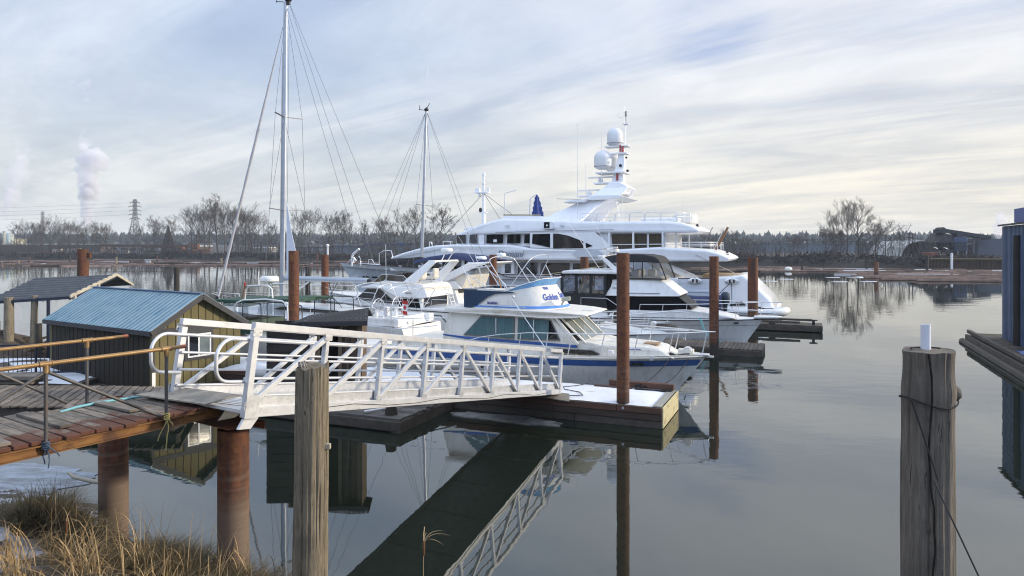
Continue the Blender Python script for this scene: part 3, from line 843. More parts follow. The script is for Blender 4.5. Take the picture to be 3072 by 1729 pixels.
for s in (-9, -7.5, -6, -4.9): mb.bb(s, s + .3, 2.06, 2.19, .54, .60)
mb.build('bull_rail', pm('grey_timber', (.20, .18, .15), (.13, .115, .095), 5, st=(.4, 3, 3), rough=.85), dock, bevel=.01, seg=1)
mb = MB(MAR); mb.bb(-1.9, -.06, 2.02, 2.2, .58, .74); mb.bb(-2.3, -1.2, 1.84, 1.98, .565, .60)
for s in (-1.8, -.4): mb.bb(s, s + .3, 2.04, 2.18, .53, .58)
mb.build('bull_rail', wood_red, dock, bevel=.01, seg=1)
mb = MB(MAR); mb.cyl((-.98, -.045, .46), (-.98, -.06, .46), .035); mb.build('ring_bolt', steel, dock)
mb = MB(MAR)
A = [(-3.9, -.05, .58), (-2.4, -.1, .50), (-2.55, .34, .60), (-3.6, .3, .62)]
mb.prism([V(p) for p in A], [V(p) + V((0, 0, .025)) for p in A])
mb.build('landing_board', pm('landing_ply', (.26, .23, .19), (.2, .175, .14), 6, rough=.8), dock)
t = thing('power_cable', 'thin dark cable curled on the dock snow beside the gangway foot', 'cable', marM(-3.0, .9, .58))
MB(MAR).tube([(-3.0, .35, .585), (-2.5, .28, .585), (-2.2, .45, .59), (-2.4, .8, .59), (-2.9, 1.0, .59), (-3.05, 1.3, .59), (-2.75, 1.6, .59), (-2.5, 2.0, .6)], .011, 6).build('cord', rope_d, t, smooth=60)

old = thing('old_float', 'dark weathered plank float with a loose white pole, below the gangway', 'float', marM(-8.5, -1.45))
mb = MB(MAR); v_ = -2.85
while v_ < -.15:
    mb.bb(-12.4 + rnd.uniform(-.1, .1), -5.88 + rnd.uniform(-.05, .05), v_, v_ + .15, .29, .335 + rnd.uniform(-.006, .006)); v_ += .165
mb.build('deck_boards', pm('silvered_dark_boards', (.125, .115, .105), (.055, .05, .045), 5, st=(.5, 4, 4), rough=.8, island=.4), old)
mb = MB(MAR); mb.bb(-12.4, -5.9, -2.92, -2.74, .02, .285); mb.bb(-12.4, -5.9, -.3, -.14, .02, .285); mb.bb(-6.1, -5.86, -2.9, -.1, -.05, .285)
mb.bb(-12.3, -6.2, -2.7, -.35, -.2, .2)
mb.build('logs', wood_dark, old, bevel=.03)
mb = MB(MAR); mb.cyl((-6.35, -2.5, .33), (-6.35, -2.5, .58), .17, .13, 12); mb.build('bollard', wdark, old, smooth=40)
t = MB(MAR).tube([(-7.0, -2.72, .40), (-6.3, -1.6, .42), (-5.7, -.2, .43)], .028, 10).build('white_pole', whitep, None, smooth=60, origin=tuple(MAR @ V((-6.4, -1.6, .4))))
tag(t, 'long white plastic pole lying along the edge of the dark float', 'pole')

pts = []
for k in range(44):
    a = 6.2832 * k / 44; rr = 1 + .4 * NZ.noise((math.cos(a) * 2.6, math.sin(a) * 2.6, 5)) + .15 * NZ.noise((math.cos(a) * 7, math.sin(a) * 7, 3)); c = MAR @ V((-4.0 + math.cos(a) * 1.45 * rr, -.55 + math.sin(a) * .34 * rr, .025)); pts.append(c)
t = MB().prism(pts, [p - V((0, 0, .05)) for p in pts]).build('ice_slab', pm('dirty_ice', (.22, .22, .22), (.09, .09, .085), 3, rough=.6, bump=.02), None, origin=tuple(MAR @ V((-4, -.55, 0)))); tag(t, 'thin dirty ice slab floating between the dark float and the snowy dock', 'ice')
# ---- black roofed shed on the old float
SHX = V((1, .06, 0)).normalized(); SHY = V((-SHX.y, SHX.x, 0))
SHM = MX(((SHX.x, SHY.x, 0, -6.64), (SHX.y, SHY.y, 0, 18.75), (0, 0, 1, .34), (0, 0, 0, 1)))
shed = thing('dock_shed', 'small dark shed with black shingle roof and open framing on the old float', 'shed', SHM)
mb = MB(SHM); mb.bb(0, 1.3, 0, .06, 0, 2.05); mb.bb(0, .07, .06, .8, 0, 2.05); mb.bb(0, 2.5, .81, .87, 0, 2.15)
for i in range(9): mb.bb(-.01, 1.3, -.016, -.001, .03 + i * .225, .03 + i * .225 + .2)
mb.build('cladding', wood_mat('tarred_boards', (.022, .02, .018), (.035, .03, .026)), shed)
mb = MB(SHM)
for s in (1.36, 1.95, 2.46): mb.bb(s - .045, s + .045, .0, .08, 0, 2.14)
mb.beam((1.6, .04, .05), (1.55, .04, 2.1), .03, .03); mb.beam((2.2, .05, .05), (2.08, .05, 2.1), .03, .05)
mb.build('studs', wood_mat('bare_studs', (.17, .13, .09), (.11, .08, .055)), shed)
mb = MB(SHM)
for i in range(4): mb.bb(2.505, 2.55, .0 + i * .215, .2 + i * .215, .02, 2.16)
for i in range(2): mb.bb(2.0 + i * .225, 2.21 + i * .225, .1, .13, .02, 2.14)
mb.build('plank_wall', wood_mat('brown_planks', (.15, .105, .07), (.09, .062, .04)), shed)
a_, b2_, c_, d_, e_ = V((.95, -.16, 2.17)), V((2.72, -.16, 2.19)), V((2.66, .45, 2.49)), V((1.05, .45, 2.30)), V((.62, .1, 2.12))
f_, g_ = V((2.7, .98, 2.25)), V((.7, .98, 2.12))
mb = MB(SHM)
for q in ((a_, b2_, c_, d_), (d_, c_, f_, g_), (e_, a_, d_, g_)): mb.prism(list(q), [p + V((0, 0, .045)) for p in q])
mb.beam(a_ + V((0, -.01, -.03)), b2_ + V((0, -.01, -.03)), .03, .1)
mb.build('roof', shingle, shed)
mb = MB(SHM)
for k in range(3):
    f = .2 + .3 * k
    for i in range(14): p = a_.lerp(d_, f).lerp(b2_.lerp(c_, f), (i + .5) / 14); mb.box(p + V((0, 0, .05)), (.022, .022, .016))
mb.build('roof_nails', steel, shed)
t = thing('propane_tank', 'white horizontal tank standing left of the black roofed shed', 'tank', marM(-11.6, -1.2, .34))
mb = MB(MAR); mb.lathe((-12.2, -1.2, .85), [(.02, 0), (.15, .03), (.22, .1), (.22, .85), (.15, .94), (.02, .97)], 18, (1, 0, 0)); mb.build('shell', whitep, t, smooth=50)
mb = MB(MAR); mb.bb(-12.0, -11.9, -1.35, -1.05, .34, .68); mb.bb(-11.5, -11.4, -1.35, -1.05, .34, .68); mb.build('feet', blackp, t)

# ================================================================ BLUE-ROOFED HOUSE ON THE WATER
HO = V((-10.97, 21.05, .12)); HG = V((.534, .8455, 0)); HR = V((-.8455, .534, 0))
HM = MX(((HG.x, HR.x, 0, HO.x), (HG.y, HR.y, 0, HO.y), (0, 0, 1, HO.z), (0, 0, 0, 1)))     # x across gable, y back along ridge
hs = thing('float_house', 'small olive board house with a pale blue sheet roof and white sliding window', 'house', HM)
GWD, HL, EZ, RZ = 3.12, 6.3, 1.93, 2.93
mb = MB(HM)
g = [(0, 0), (GWD, 0), (GWD, EZ - .02), (GWD / 2, RZ - .06), (0, EZ - .02)]
mb.prism([V((a, 0, z)) for a, z in g], [V((a, .1, z)) for a, z in g])
mb.bb(GWD - .1, GWD, .1, HL, 0, EZ - .02)
mb.prism([V((a, HL - .1, z)) for a, z in g], [V((a, HL, z)) for a, z in g])
mb.build('gable_wall', siding, hs)
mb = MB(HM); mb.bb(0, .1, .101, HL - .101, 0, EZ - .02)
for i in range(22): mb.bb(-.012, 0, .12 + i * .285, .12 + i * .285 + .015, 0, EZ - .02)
mb.build('side_wall', pm('shaded_brown_siding', (.022, .0165, .008), (.015, .012, .007), 4, st=(1, 1, .2), rough=.8), hs)  # dark brown siding, lowered further so the colour holds this side's shade
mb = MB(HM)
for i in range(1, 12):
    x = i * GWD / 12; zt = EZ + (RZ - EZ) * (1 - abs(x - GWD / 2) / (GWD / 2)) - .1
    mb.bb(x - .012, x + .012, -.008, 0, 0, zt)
mb.build('groove_strips', pm('groove_shadow_paint', (.028, .022, .01), rough=.85), hs)  # dark strips over the siding, drawing the shadow lines of its grooves
mb = MB(HM); mb.bb(.0, GWD, -.022, -.009, EZ - .17, EZ - .0); mb.bb(-.01, .09, -.022, -.008, .0, EZ - .18); mb.build('trim_band', siding_dk, hs)
mb = MB(HM); mb.bb(.0, .11, -.03, -.0225, .02, .62); mb.build('corner_board', whitep, hs)
rib = .235
for side in (0, 1):
    mb = MB(HM)
    xe = -.14 if side == 0 else GWD + .14
    ze = EZ - .04
    e0, r0 = V((xe, -.22, ze)), V((GWD / 2, -.22, RZ))
    e1, r1 = V((xe, HL + .2, ze)), V((GWD / 2, HL + .2, RZ))
    nrm = (r0 - e0).cross(e1 - e0).normalized()
    if nrm.z < 0: nrm = -nrm
    mb.prism([e0, r0, r1, e1], [p + nrm * .02 for p in (e0, r0, r1, e1)])
    nn = int((HL + .42) / rib)
    for i in range(nn + 1):
        y = -.21 + i * rib
        a, c = V((xe, y, ze)), V((GWD / 2, y, RZ))
        mb.beam(a + nrm * .03, c + nrm * .03, .045 if i % 2 == 0 else .02, .022, up=nrm)
    mb.build('roof', roof_blue, hs)
    mb = MB(HM)
    mb.beam(V((xe, -.235, ze - .06)), V((GWD / 2, -.235, RZ - .06)), .035, .16, up=(0, 0, 1))
    mb.build('barge_board', siding_dk, hs)
    mb = MB(HM); mb.bb(xe - .03, xe + .005, -.2, HL + .2, ze - .13, ze + .0); mb.build('eave_board', siding_dk, hs)
mb = MB(HM); mb.beam((GWD / 2, -.24, RZ + .035), (GWD / 2, HL + .2, RZ + .035), .16, .03); mb.build('ridge_cap', pm('ridge_blue', (.07, .13, .24), rough=.5), hs)
w0, w1, wz0, wz1 = 1.16, 1.98, .92, 1.66
MB(HM).bb(w0 - .1, w1 + .1, -.026, -.009, wz0 - .1, wz1 + .1).build('window_surround', siding_dk, hs)
wf = MB(HM); wf.bb(w0, w1, -.05, -.0265, wz1 - .05, wz1); wf.bb(w0, w1, -.05, -.0265, wz0, wz0 + .05); wf.bb(w0, w0 + .05, -.05, -.0265, wz0 + .05, wz1 - .05); wf.bb(w1 - .05, w1, -.05, -.0265, wz0 + .05, wz1 - .05); wf.bb((w0 + w1) / 2 - .05, (w0 + w1) / 2 - .0, -.05, -.0265, wz0 + .05, wz1 - .05)
win = wf.build('window', whitep, hs)
MB(HM).bb(w0 + .05, (w0 + w1) / 2 - .05, -.032, -.027, wz0 + .05, wz1 - .05).build('pane', dglass, win)
MB(HM).bb((w0 + w1) / 2, w1 - .05, -.04, -.027, wz0 + .05, wz1 - .05).build('pane', sglass, win)
t = thing('house_float', 'low dark log float under the olive house', 'float', HM)
mb = MB(HM); mb.bb(-.5, GWD + .5, -.35, HL + .4, -.35, -.01); mb.build('raft', wood_dark, t, bevel=.03)

# ---- boardwalk in front of the house
bw = thing('boardwalk', 'grey slanting plank walkway between the pier and the olive house', 'walkway', (-12.5, 18.4, .5))
mb = MB(); x = -20.0
bd = V((.30, -.954, 0)); bx = V((.954, .30, 0))
while x < -9.2:
    wd = rnd.uniform(.16, .2); c = V((x, 20.05, .52)) + bd * 1.3 + V((0, (x + 12) * -.03, 0))
    mb.box(c, (wd, 2.7 + rnd.uniform(-.1, .1), .05), (bx, bd, V((0, 0, 1)))); x += wd + .05
mb.build('boards', wood_grey, bw, bevel=.005, seg=1)
mb = MB(); mb.bb(-20, -9.3, 19.6, 19.8, .22, .48); mb.bb(-20, -8.6, 17.7, 17.95, .22, .48); mb.bb(-20, -8.8, 17.5, 19.9, -.1, .2); mb.build('bearers', wood_dark, bw)

# ---- corrugated shelter at the far left
sh = thing('shelter', 'open shelter with dark corrugated roof and cream scalloped gable board', 'shelter', (-18, 26, .3))
El, Er = V((-20.85, 27.4, 2.40)), V((-17.86, 27.9, 2.58))
Rl, Rr = V((-20.35, 29.6, 3.24)), V((-17.3, 30.2, 3.37))
mb = MB(); NS = 9; prof = []
for i in range(NS * 4 + 1):
    f = i / (NS * 4); zoff = .045 * (1 if (i % 4) in (1, 2) else 0)
    prof.append((f, zoff))
a_ = [El.lerp(Rl, f) + V((0, 0, z)) for f, z in prof]; b2_ = [Er.lerp(Rr, f) + V((0, 0, z)) for f, z in prof]
for i in range(len(prof) - 1): mb.add([a_[i], b2_[i], b2_[i + 1], a_[i + 1]], [(0, 1, 2, 3)]); mb.add([p - V((0, 0, .02)) for p in (a_[i], b2_[i], b2_[i + 1], a_[i + 1])], [(3, 2, 1, 0)])
mb.build('roof_sheet', corr, sh, fix=False)
mb = MB(); D_l, D_r = V((-20.3, 31.4, 2.7)), V((-17.5, 31.9, 2.82))
for i in range(6):
    p0, p1 = Rl.lerp(D_l, i / 6) + V((0, 0, .04 * (i % 2))), Rr.lerp(D_r, i / 6) + V((0, 0, .04 * (i % 2)))
    p2, p3 = Rr.lerp(D_r, (i + 1) / 6), Rl.lerp(D_l, (i + 1) / 6)
    mb.prism([p0, p1, p2, p3], [q - V((0, 0, .02)) for q in (p0, p1, p2, p3)])
mb.build('roof_sheet', corr, sh)
mb = MB()
off = (Er - El).normalized() * .06
for i in range(NS):
    p, q = Er.lerp(Rr, i / NS), Er.lerp(Rr, (i + 1) / NS)
    A = [p - V((0, 0, .07)), p + V((0, 0, .02)), p.lerp(q, .3) + V((0, 0, .07)), p.lerp(q, .7) + V((0, 0, .07)), q + V((0, 0, .02)), q - V((0, 0, .07))]
    mb.prism([a + off * .2 for a in A], [a + off for a in A])
A = [Rr - V((0, 0, .07)), Rr + V((0, 0, .05)), D_r + V((0, 0, .04)), D_r - V((0, 0, .06))]
mb.prism([a + off * .2 for a in A], [a + off for a in A])
for f in (.12, .62):
    p = Er.lerp(Rr, f); mb.box(p + V((.04, -.1, -.28)), (.1, .1, .4))
mb.build('gable_board', creamw, sh)
mb = MB(); mb.cyl((-18.6, 27.75, .0), (-18.6, 27.75, 2.5), .065, .065, 4); mb.build('post', navypost, sh)
mb = MB(); mb.beam(Er - V((0, 0, .06)), El - V((0, 0, .06)), .09, .1); mb.beam(Rr - V((0, 0, .1)), Rl - V((0, 0, .1)), .09, .12); mb.beam(Er - V((0, 0, .1)), Rr - V((0, 0, .1)), .07, .1); mb.build('purlins', navypost, sh)
p0 = px3(27, 950, 27.6); wood_pile(p0.x, p0.y, .175, 2.56, wpile, 'thick pale wooden pile under the left edge of the corrugated roof', n=16, seed=8, base=-.5)
p0 = px3(99, 950, 27.8); wood_pile(p0.x, p0.y, .125, 2.62, wpile, 'thin crooked wooden pile beside the navy post of the shelter', n=14, seed=11, base=-.5, lean=(.03, 0))
p0 = px3(117, 980, 27.3); wood_pile(p0.x, p0.y, .11, 1.55, wdark, 'short dark stub pile just left of the navy post', n=12, seed=12, base=-.5)
# mound of driftwood and earth behind
mb = MB()
for i in range(90):
    a = rnd.uniform(0, 6.28); rr = rnd.uniform(0, 1) ** .6; c = V((-21.3 + math.cos(a) * rr * 2.6, 28 + math.sin(a) * rr * 1.6, .15 + (1 - rr) * 1.25 * rnd.uniform(.7, 1)))
    d = V((rnd.uniform(-1, 1), rnd.uniform(-1, 1), rnd.uniform(-.5, .2))).normalized() * rnd.uniform(.3, .9); mb.tube([c - d, c + d], rnd.uniform(.03, .1), 6)
mb.lathe((-21.3, 28, 0), [(2.5, -.2), (2.2, .35), (1.4, .85), (.5, 1.15), (.02, 1.2)], 22)
t = mb.build('driftwood_mound', pm('driftwood', (.085, .06, .042), (.14, .11, .08), 4, rough=.9, island=.4), None, smooth=50, origin=(-21.3, 28, 0)); tag(t, 'brown heap of driftwood behind the two shelter piles', 'driftwood', kind='stuff')
# snowy float with black picket railing
t = thing('snowy_float', 'snow dusted plank float behind the black picket railing', 'float', (-17, 23.3, .3))
MB().bb(-24, -13.6, 21.4, 26.8, -.1, .28).build('deck', wood_dark, t)
MB().grid(lambda a, c: V((-23.8 + a * 10, 21.6 + c * 5.0, .29 + .05 * max(-.4, NZ.noise((a * 7, c * 5, 4))))), 40, 20).build('snow', snowm, t, smooth=80, fix=False)
mb = MB()
for k in range(3): mb.bb(-18.5 + k * .4, -14.6 + k * .15, 20.9 - k * .1, 21.35, .30 + k * .14, .43 + k * .14)
mb.build('lumber', wood_grey, t, bevel=.01, seg=1)
t = thing('picket_railing', 'low black metal picket railing on the snowy float', 'railing', (-17, 22.2, .3))
mb = MB(); mb.beam((-22, 21.6, 1.36), (-13.9, 23.0, 1.36), .05, .06); mb.beam((-22, 21.6, .45), (-13.9, 23.0, .45), .04, .05)
for i in range(62):
    f = i / 61; mb.beam((-22 + 8.1 * f, 21.6 + 1.4 * f, .42), (-22 + 8.1 * f, 21.6 + 1.4 * f, 1.36), .016 if i % 12 else .05, .016 if i % 12 else .05, up=(0, 1, 0))
mb.build('pickets', navypost, t)

# ================================================================ finger docks
def finger(name, s0, s1, v0, v1, z, label, boards=True, m=wood_grey, rails=True):
    t = thing(name, label, 'dock', marM((s0 + s1) / 2, (v0 + v1) / 2))
    mb = MB(MAR); s = s0
    while s < s1 - .05:
        mb.bb(s, s + .15, v0 + .02, v1 - .02, z - .05, z + rnd.uniform(-.006, .006)); s += .17
    mb.build('deck_boards', m, t)
    mb = MB(MAR); mb.bb(s0, s1, v0 - .04, v0 + .12, z - .32, z - .055); mb.bb(s0, s1, v1 - .12, v1 + .04, z - .32, z - .055); mb.bb(s0 + .1, s1 - .02, v0 + .14, v1 - .14, -.3, z - .06); mb.bb(s1 - .01, s1 + .1, v0, v1, z - .3, z + .0)
    mb.build('stringers', wood_dark, t, bevel=.02)
    if not rails: return t
    mb = MB(MAR); mb.bb(s0, s1 - 1.0, v0 + .02, v0 + .17, z + .08, z + .2); mb.bb(s0, s1 - .4, v1 - .17, v1 - .02, z + .08, z + .2)
    for k in range(int((s1 - s0) / 1.5)): mb.bb(s0 + k * 1.5, s0 + k * 1.5 + .35, v0 + .03, v0 + .16, z + .005, z + .08); mb.bb(s0 + k * 1.5, s0 + k * 1.5 + .35, v1 - .16, v1 - .03, z + .005, z + .08)
    mb.build('bull_rail', wood_dark, t, bevel=.01, seg=1)
    return t


finger('finger_dock', -14, 1.6, 12.95, 15.1, .3, 'dark plank finger dock between the white bow and the rusty pile', m=pm('brown_grey_boards', (.13, .11, .09), (.075, .06, .05), 5, rough=.85, island=.3), rails=False)
t = finger('finger_dock', -12, 4.1, 22.7, 24.4, .36, 'black wooden dock end beyond the cruiser bow, with a small cleat', m=wood_dark)
MB(MAR).tube([(3.55, 23.1, .62), (3.95, 23.1, .62)], .03, 8).bb(3.68, 3.82, 23.05, 23.15, .36, .6).build('cleat', blackp, t)
finger('finger_dock', -30, -12.8, 6.5, 7.3, .35, 'narrow finger dock left of the blue striped cruiser, under the sailing boat')

# ================================================================ BOATS (marina grid: s along, v across, z up)
class Hull:
    """round-bilge hull from stern s0 to bow s1; f runs from keel (0) to sheer (1)"""
    def __init__(h, s0, s1, vc, hb, sheer, zk=-.4, rake=1.2, p=2.4, t0=.45, stern=.92, wl=(.93, .22), trake=0.0, flare=1.4):
        h.__dict__.update(s0=s0, s1=s1, vc=vc, hb=hb, sheer=sheer, zk=zk, rake=rake, p=p, t0=t0, st=stern, wl=wl, trake=trake, flare=flare)
    def b(h, t):
        k = h.st + (1 - h.st) * min(1, t / .35)
        if t > h.t0: k *= 1 - ((t - h.t0) / (1 - h.t0)) ** h.p
        return max(.012, h.hb * k)
    def pt(h, t, f, side, off=0.0):
        zs = h.sheer(t); z = h.zk + (zs - h.zk) * f
        wl = h.wl[0] + (h.wl[1] - h.wl[0]) * t ** 2.2
        ff = f ** h.flare if t > .4 else f ** (h.flare * .55)
        wdt = h.b(t) * (wl + (1 - wl) * ff) * min(1, .25 + 2.6 * f)
        sg = 1 if h.s1 > h.s0 else -1
        s = h.s0 + (h.s1 - h.s0) * t - sg * h.rake * (1 - f) * t ** 3 + sg * h.trake * (1 - f) * (1 - t) ** 4
        return V((s, h.vc + side * (wdt + off), z))
    def tt(h, s): return (s - h.s0) / (h.s1 - h.s0)
    def fz(h, t, z): return (z - h.zk) / (h.sheer(t) - h.zk)
    def hull(h, name, m, par, n=36, k=9):
        rings = []
        for i in range(n + 1):
            t = i / n
            rings.append([h.pt(t, 1 - j / k, -1) for j in range(k + 1)] + [h.pt(t, j / k, 1) for j in range(k + 1)])
        mb = MB(MAR); mb.loft(rings, caps=True, close=False)
        return mb.build(name, m, par, smooth=35)
    def deck(h, name, m, par, dz=-.03, n=30, camber=.04, t1=1.0, t00=0.0):
        mb = MB(MAR); rings = []
        for i in range(n + 1):
            t = t00 + (t1 - t00) * i / n; a, b_ = h.pt(t, 1, -1), h.pt(t, 1, 1)
            rings.append([a + V((0, .0, dz)), a.lerp(b_, .25) + V((0, 0, dz + camber * .8)), a.lerp(b_, .5) + V((0, 0, dz + camber)), a.lerp(b_, .75) + V((0, 0, dz + camber * .8)), b_ + V((0, 0, dz))])
        mb.loft(rings, caps=False, close=False)
        return mb.build(name, m, par, smooth=50, fix=False)
    def band(h, name, m, par, z0, z1, off=.008, ta=0.0, tb=1.0, n=40, both=True, thick=.012):
        mb = MB(MAR)
        for side in ((-1, 1) if both else (-1,)):
            rings = []
            for i in range(n + 1):
                t = ta + (tb - ta) * i / n
                q0 = z0(t) if callable(z0) else z0; q1 = z1(t) if callable(z1) else z1
                f0, f1 = h.fz(t, q0), h.fz(t, q1)
                rings.append([h.pt(t, f0, side, off), h.pt(t, f1, side, off), h.pt(t, f1, side, off - thick), h.pt(t, f0, side, off - thick)])
            mb.loft(rings)
        return mb.build(name, m, par, smooth=40)
    def rub(h, name, m, par, f=1.0, r=.03, n=40, off=.01):
        mb = MB(MAR)
        pts = [h.pt(i / n, f, -1, off) for i in range(n + 1)] + [h.pt(1 - i / n, f, 1, off) for i in range(1, n + 1)]
        mb.tube(pts, r, 8)
        return mb.build(name, m, par, smooth=60)
    def rail(h, name, par, tlo, th, tip=None, r=.018, gap=1.0, inset=.08, mid=True, lean=.12, m=None, start=None):
        """pulpit rail from t=tlo round the bow; th(t) gives the rail height above the sheer"""
        m = m or steel
        N = 22; near, far = [], []
        for i in range(N + 1):
            t = tlo + (1 - tlo) * i / N
            for side, lst in ((-1, near), (1, far)):
                p = h.pt(min(t, .985), 1, side, -inset); sg = 1 if h.s1 > h.s0 else -1
                lst.append(p + V((sg * lean * th(t), 0, th(t))))
        if tip is not None: top = near + [V(tip)] + far[::-1]
        else: top = near + far[::-1]
        MB(MAR).tube(top, r, 8).build(name, m, par, smooth=60)
        if mid: MB(MAR).tube([p - V((0, 0, th(tlo + (1 - tlo) * min(i, 2 * N + 1 - i) / N) * .5)) for i, p in enumerate(near + far[::-1])], r * .7, 6).build(name, m, par, smooth=60)
        L = abs(h.s1 - h.s0) * (1 - tlo); k = max(3, int(L / gap))
        for side in (-1, 1):
            for i in range(k + 1):
                t = tlo + (1 - tlo) * i / k * .97; sg = 1 if h.s1 > h.s0 else -1
                p = h.pt(min(t, .985), 1, side, -inset)
                MB(MAR).tube([p, p + V((sg * lean * th(t), 0, th(t)))], r * .85, 6).build('stanchion', m, par, smooth=60)


def vside(v, k=0.0, z0=0.0, s0=0.0, ks=0.0):
    """near-side plane: v grows by k per metre of height and ks per metre along"""
    return lambda s, z: v + k * (z - z0) + ks * max(0, (s - s0) if ks else 0)


def panel(name, m, par, poly, vf, out=.012, bothc=None, deep=.02):
    """flat pane let into a side wall; bothc = centre line to mirror it on the far side"""
    mb = MB(MAR); g = (lambda s, z: vf) if not callable(vf) else vf
    A = [V((s, g(s, z) - out, z)) for s, z in poly]; B = [V((s, g(s, z) + deep, z)) for s, z in poly]
    mb.prism(A, B)
    if bothc is not None:
        MB(MAR).prism([V((p.x, 2 * bothc - p.y, p.z)) for p in A], [V((p.x, 2 * bothc - p.y, p.z)) for p in B]).build(name, m, par)
    return mb.build(name, m, par)


def block(name, m, par, poly, vf, vc, bevel=0.0, smooth=None, seg=2):
    g = (lambda s, z: vf) if not callable(vf) else vf
    mb = MB(MAR); mb.loft([[V((s, g(s, z), z)) for s, z in poly], [V((s, 2 * vc - g(s, z), z)) for s, z in poly]])
    return mb.build(name, m, par, bevel=bevel, smooth=smooth, seg=seg)


def tubes(name, m, par, lst, r=.013, n=7):
    mb = MB(MAR)
    for pts in lst: mb.tube(pts, r, n)
    return mb.build(name, m, par, smooth=60)


def radome(par, s, v, z, r=.3, h=.24, name='radar_dome'):
    mb = MB(MAR); mb.lathe((s, v, z), [(r * .8, 0), (r * .98, h * .12), (r, h * .45), (r * .97, h * .72), (r * .8, h * .95), (.01, h)], 20)
    o = mb.build(name, gel, par, smooth=50)
    MB(MAR).lathe((s, v, z - .1), [(.05, 0), (.05, .1)], 8).build('mount', gel, o)
    return o


def whip(par, a, b_, r=.011):
    a, b_ = V(a), V(b_)
    MB(MAR).tube([a, a.lerp(b_, .45), b_], [r, r * .8, r * .4], 6).build('antenna', whitep, par, smooth=60)


# ---------------------------------------------------------------- GOLDEN cream cabin cruiser with blue stripes
gs = thing('cabin_cruiser', 'old cream cabin cruiser with blue stripes and teal curtained windows at the snowy dock', 'boat', marM(-4.6, 4.35))
VC = 4.35
h = Hull(-9.85, .56, VC, 1.8, lambda t: 1.23 + .10 * max(0, t - .55) ** 1.3, zk=-.45, rake=1.35, p=2.5, t0=.42, wl=(.95, .2))
h.hull('hull', gel_hull, gs)
h.deck('deck', gel_cream, gs)
h.band('hull_stripe', blue_paint, gs, .94, lambda t: 1.13 + .03 * max(0, t - .8), off=.010, tb=.995)
h.band('gunwale', gel_cream, gs, lambda t: 1.145 + .03 * max(0, t - .8), lambda t: h.sheer(t) + .035, off=.03, thick=.07, tb=.998)
h.rub('rub_rail', gel_cream, gs, f=.985, r=.032, off=.025)
panel('hull_port', dglass, gs, [(-1.55, .98), (-1.2, .98), (-1.2, 1.07), (-1.55, 1.07)], lambda s, z: h.pt(h.tt(s), h.fz(h.tt(s), z), -1).y, out=.02)
mb = MB(MAR); q = h.pt(h.tt(-.95), h.fz(h.tt(-.95), 1.22), -1); mb.lathe(q + V((0, .0, 0)), [(.09, 0), (.09, .045), (.05, .06)], 14, (.1, -1, 0)); mb.build('fairlead', steel, gs, smooth=40)
mb = MB(MAR); q = h.pt(h.tt(-6.2), h.fz(h.tt(-6.2), .75), -1); mb.lathe(q, [(.05, 0), (.05, .02)], 14, (0, -1, 0)); mb.build('drain', blackp, gs)
cv = vside(3.0, .10, 1.3, -4.2, .10)
# cabin: walls, roof, windscreen
block('cabin', gel_cream, gs, [(-7.9, 1.2), (-7.86, 1.7), (-7.68, 2.42), (-4.05, 2.36), (-3.3, 1.66), (-3.15, 1.2)], cv, VC)
vw = lambda s, z: cv(s, z)
for poly in ([(-7.11, 1.66), (-6.49, 2.32), (-5.29, 2.31), (-5.29, 1.62)], [(-5.18, 2.31), (-4.06, 2.28), (-3.74, 1.64), (-5.17, 1.62)]):
    cx = sum(p[0] for p in poly) / 4; cz = sum(p[1] for p in poly) / 4
    wf_ = panel('side_window', pm('window_frame_%d' % int(-cx * 10), (.11, .10, .09), (.2, .19, .17), 6, rough=.5, metal=.3), gs, poly, vw, out=.02, bothc=VC)
    ins = [(cx + (s - cx) * .955, cz + (z - cz) * .90) for s, z in poly]
    panel('pane', tglass, wf_, ins, vw, out=.024, bothc=VC)
    xm = -5.93 if cx < -5.3 else -4.62
    MB(MAR).bb(xm - .018, xm + .018, cv(xm, 1.9) - .036, cv(xm, 1.9) - .02, 1.68, 2.27).build('mullion', steel, wf_)
panel('dark_corner_pane', dglass, gs, [(-4.12, 2.24), (-4.07, 2.24), (-3.80, 1.69), (-4.12, 1.68)], vw, out=.03)
panel('side_stripe', blue_paint, gs, [(-7.86, 1.66), (-7.15, 1.62), (-3.2, 1.53), (-3.2, 1.44), (-6.9, 1.53), (-7.88, 1.62)], vw, out=.014)
rv = lambda s, z: 2.88 + .16 * max(0, s + 4.2) ** 1.5
block('cabin_roof', gel_cream, gs, [(-7.75, 2.41), (-7.72, 2.55), (-6, 2.58), (-4.2, 2.56), (-3.4, 2.52), (-2.95, 2.475), (-2.88, 2.44), (-3.2, 2.37), (-4.0, 2.345)], rv, VC, bevel=.03)
# windscreen panes and posts between roof and foredeck
fa, fb = V((-3.82, 0, 2.36)), V((-2.98, 0, 1.62))
wsv = [3.25, 3.95, 4.75, 5.45]
for i in range(3):
    q = [V((fa.x + .0, wsv[i] + .05, fa.z)), V((fa.x, wsv[i + 1] - .05, fa.z)), V((fb.x, wsv[i + 1] - .05, fb.z)), V((fb.x, wsv[i] + .05, fb.z))]
    MB(MAR).prism(q, [p + V((-.02, 0, -.02)) for p in q]).build('windscreen', sglass, gs)
mb = MB(MAR)
for vv in wsv: mb.beam((fa.x, vv, fa.z + .02), (fb.x + .04, vv, fb.z - .05), .09, .05, up=(1, 0, 1))
mb.beam((-3.9, 3.08, 2.36), (-3.18, 3.12, 1.55), .09, .07, up=(0, 1, 0)); mb.beam((-3.9, 5.62, 2.36), (-3.18, 5.58, 1.55), .09, .07, up=(0, 1, 0))
mb.build('windscreen_posts', gel_cream, gs, bevel=.01)
panel('side_screen', sglass, gs, [(-3.75, 2.22), (-3.3, 1.72), (-3.72, 1.70)], lambda s, z: 3.17, out=.0)
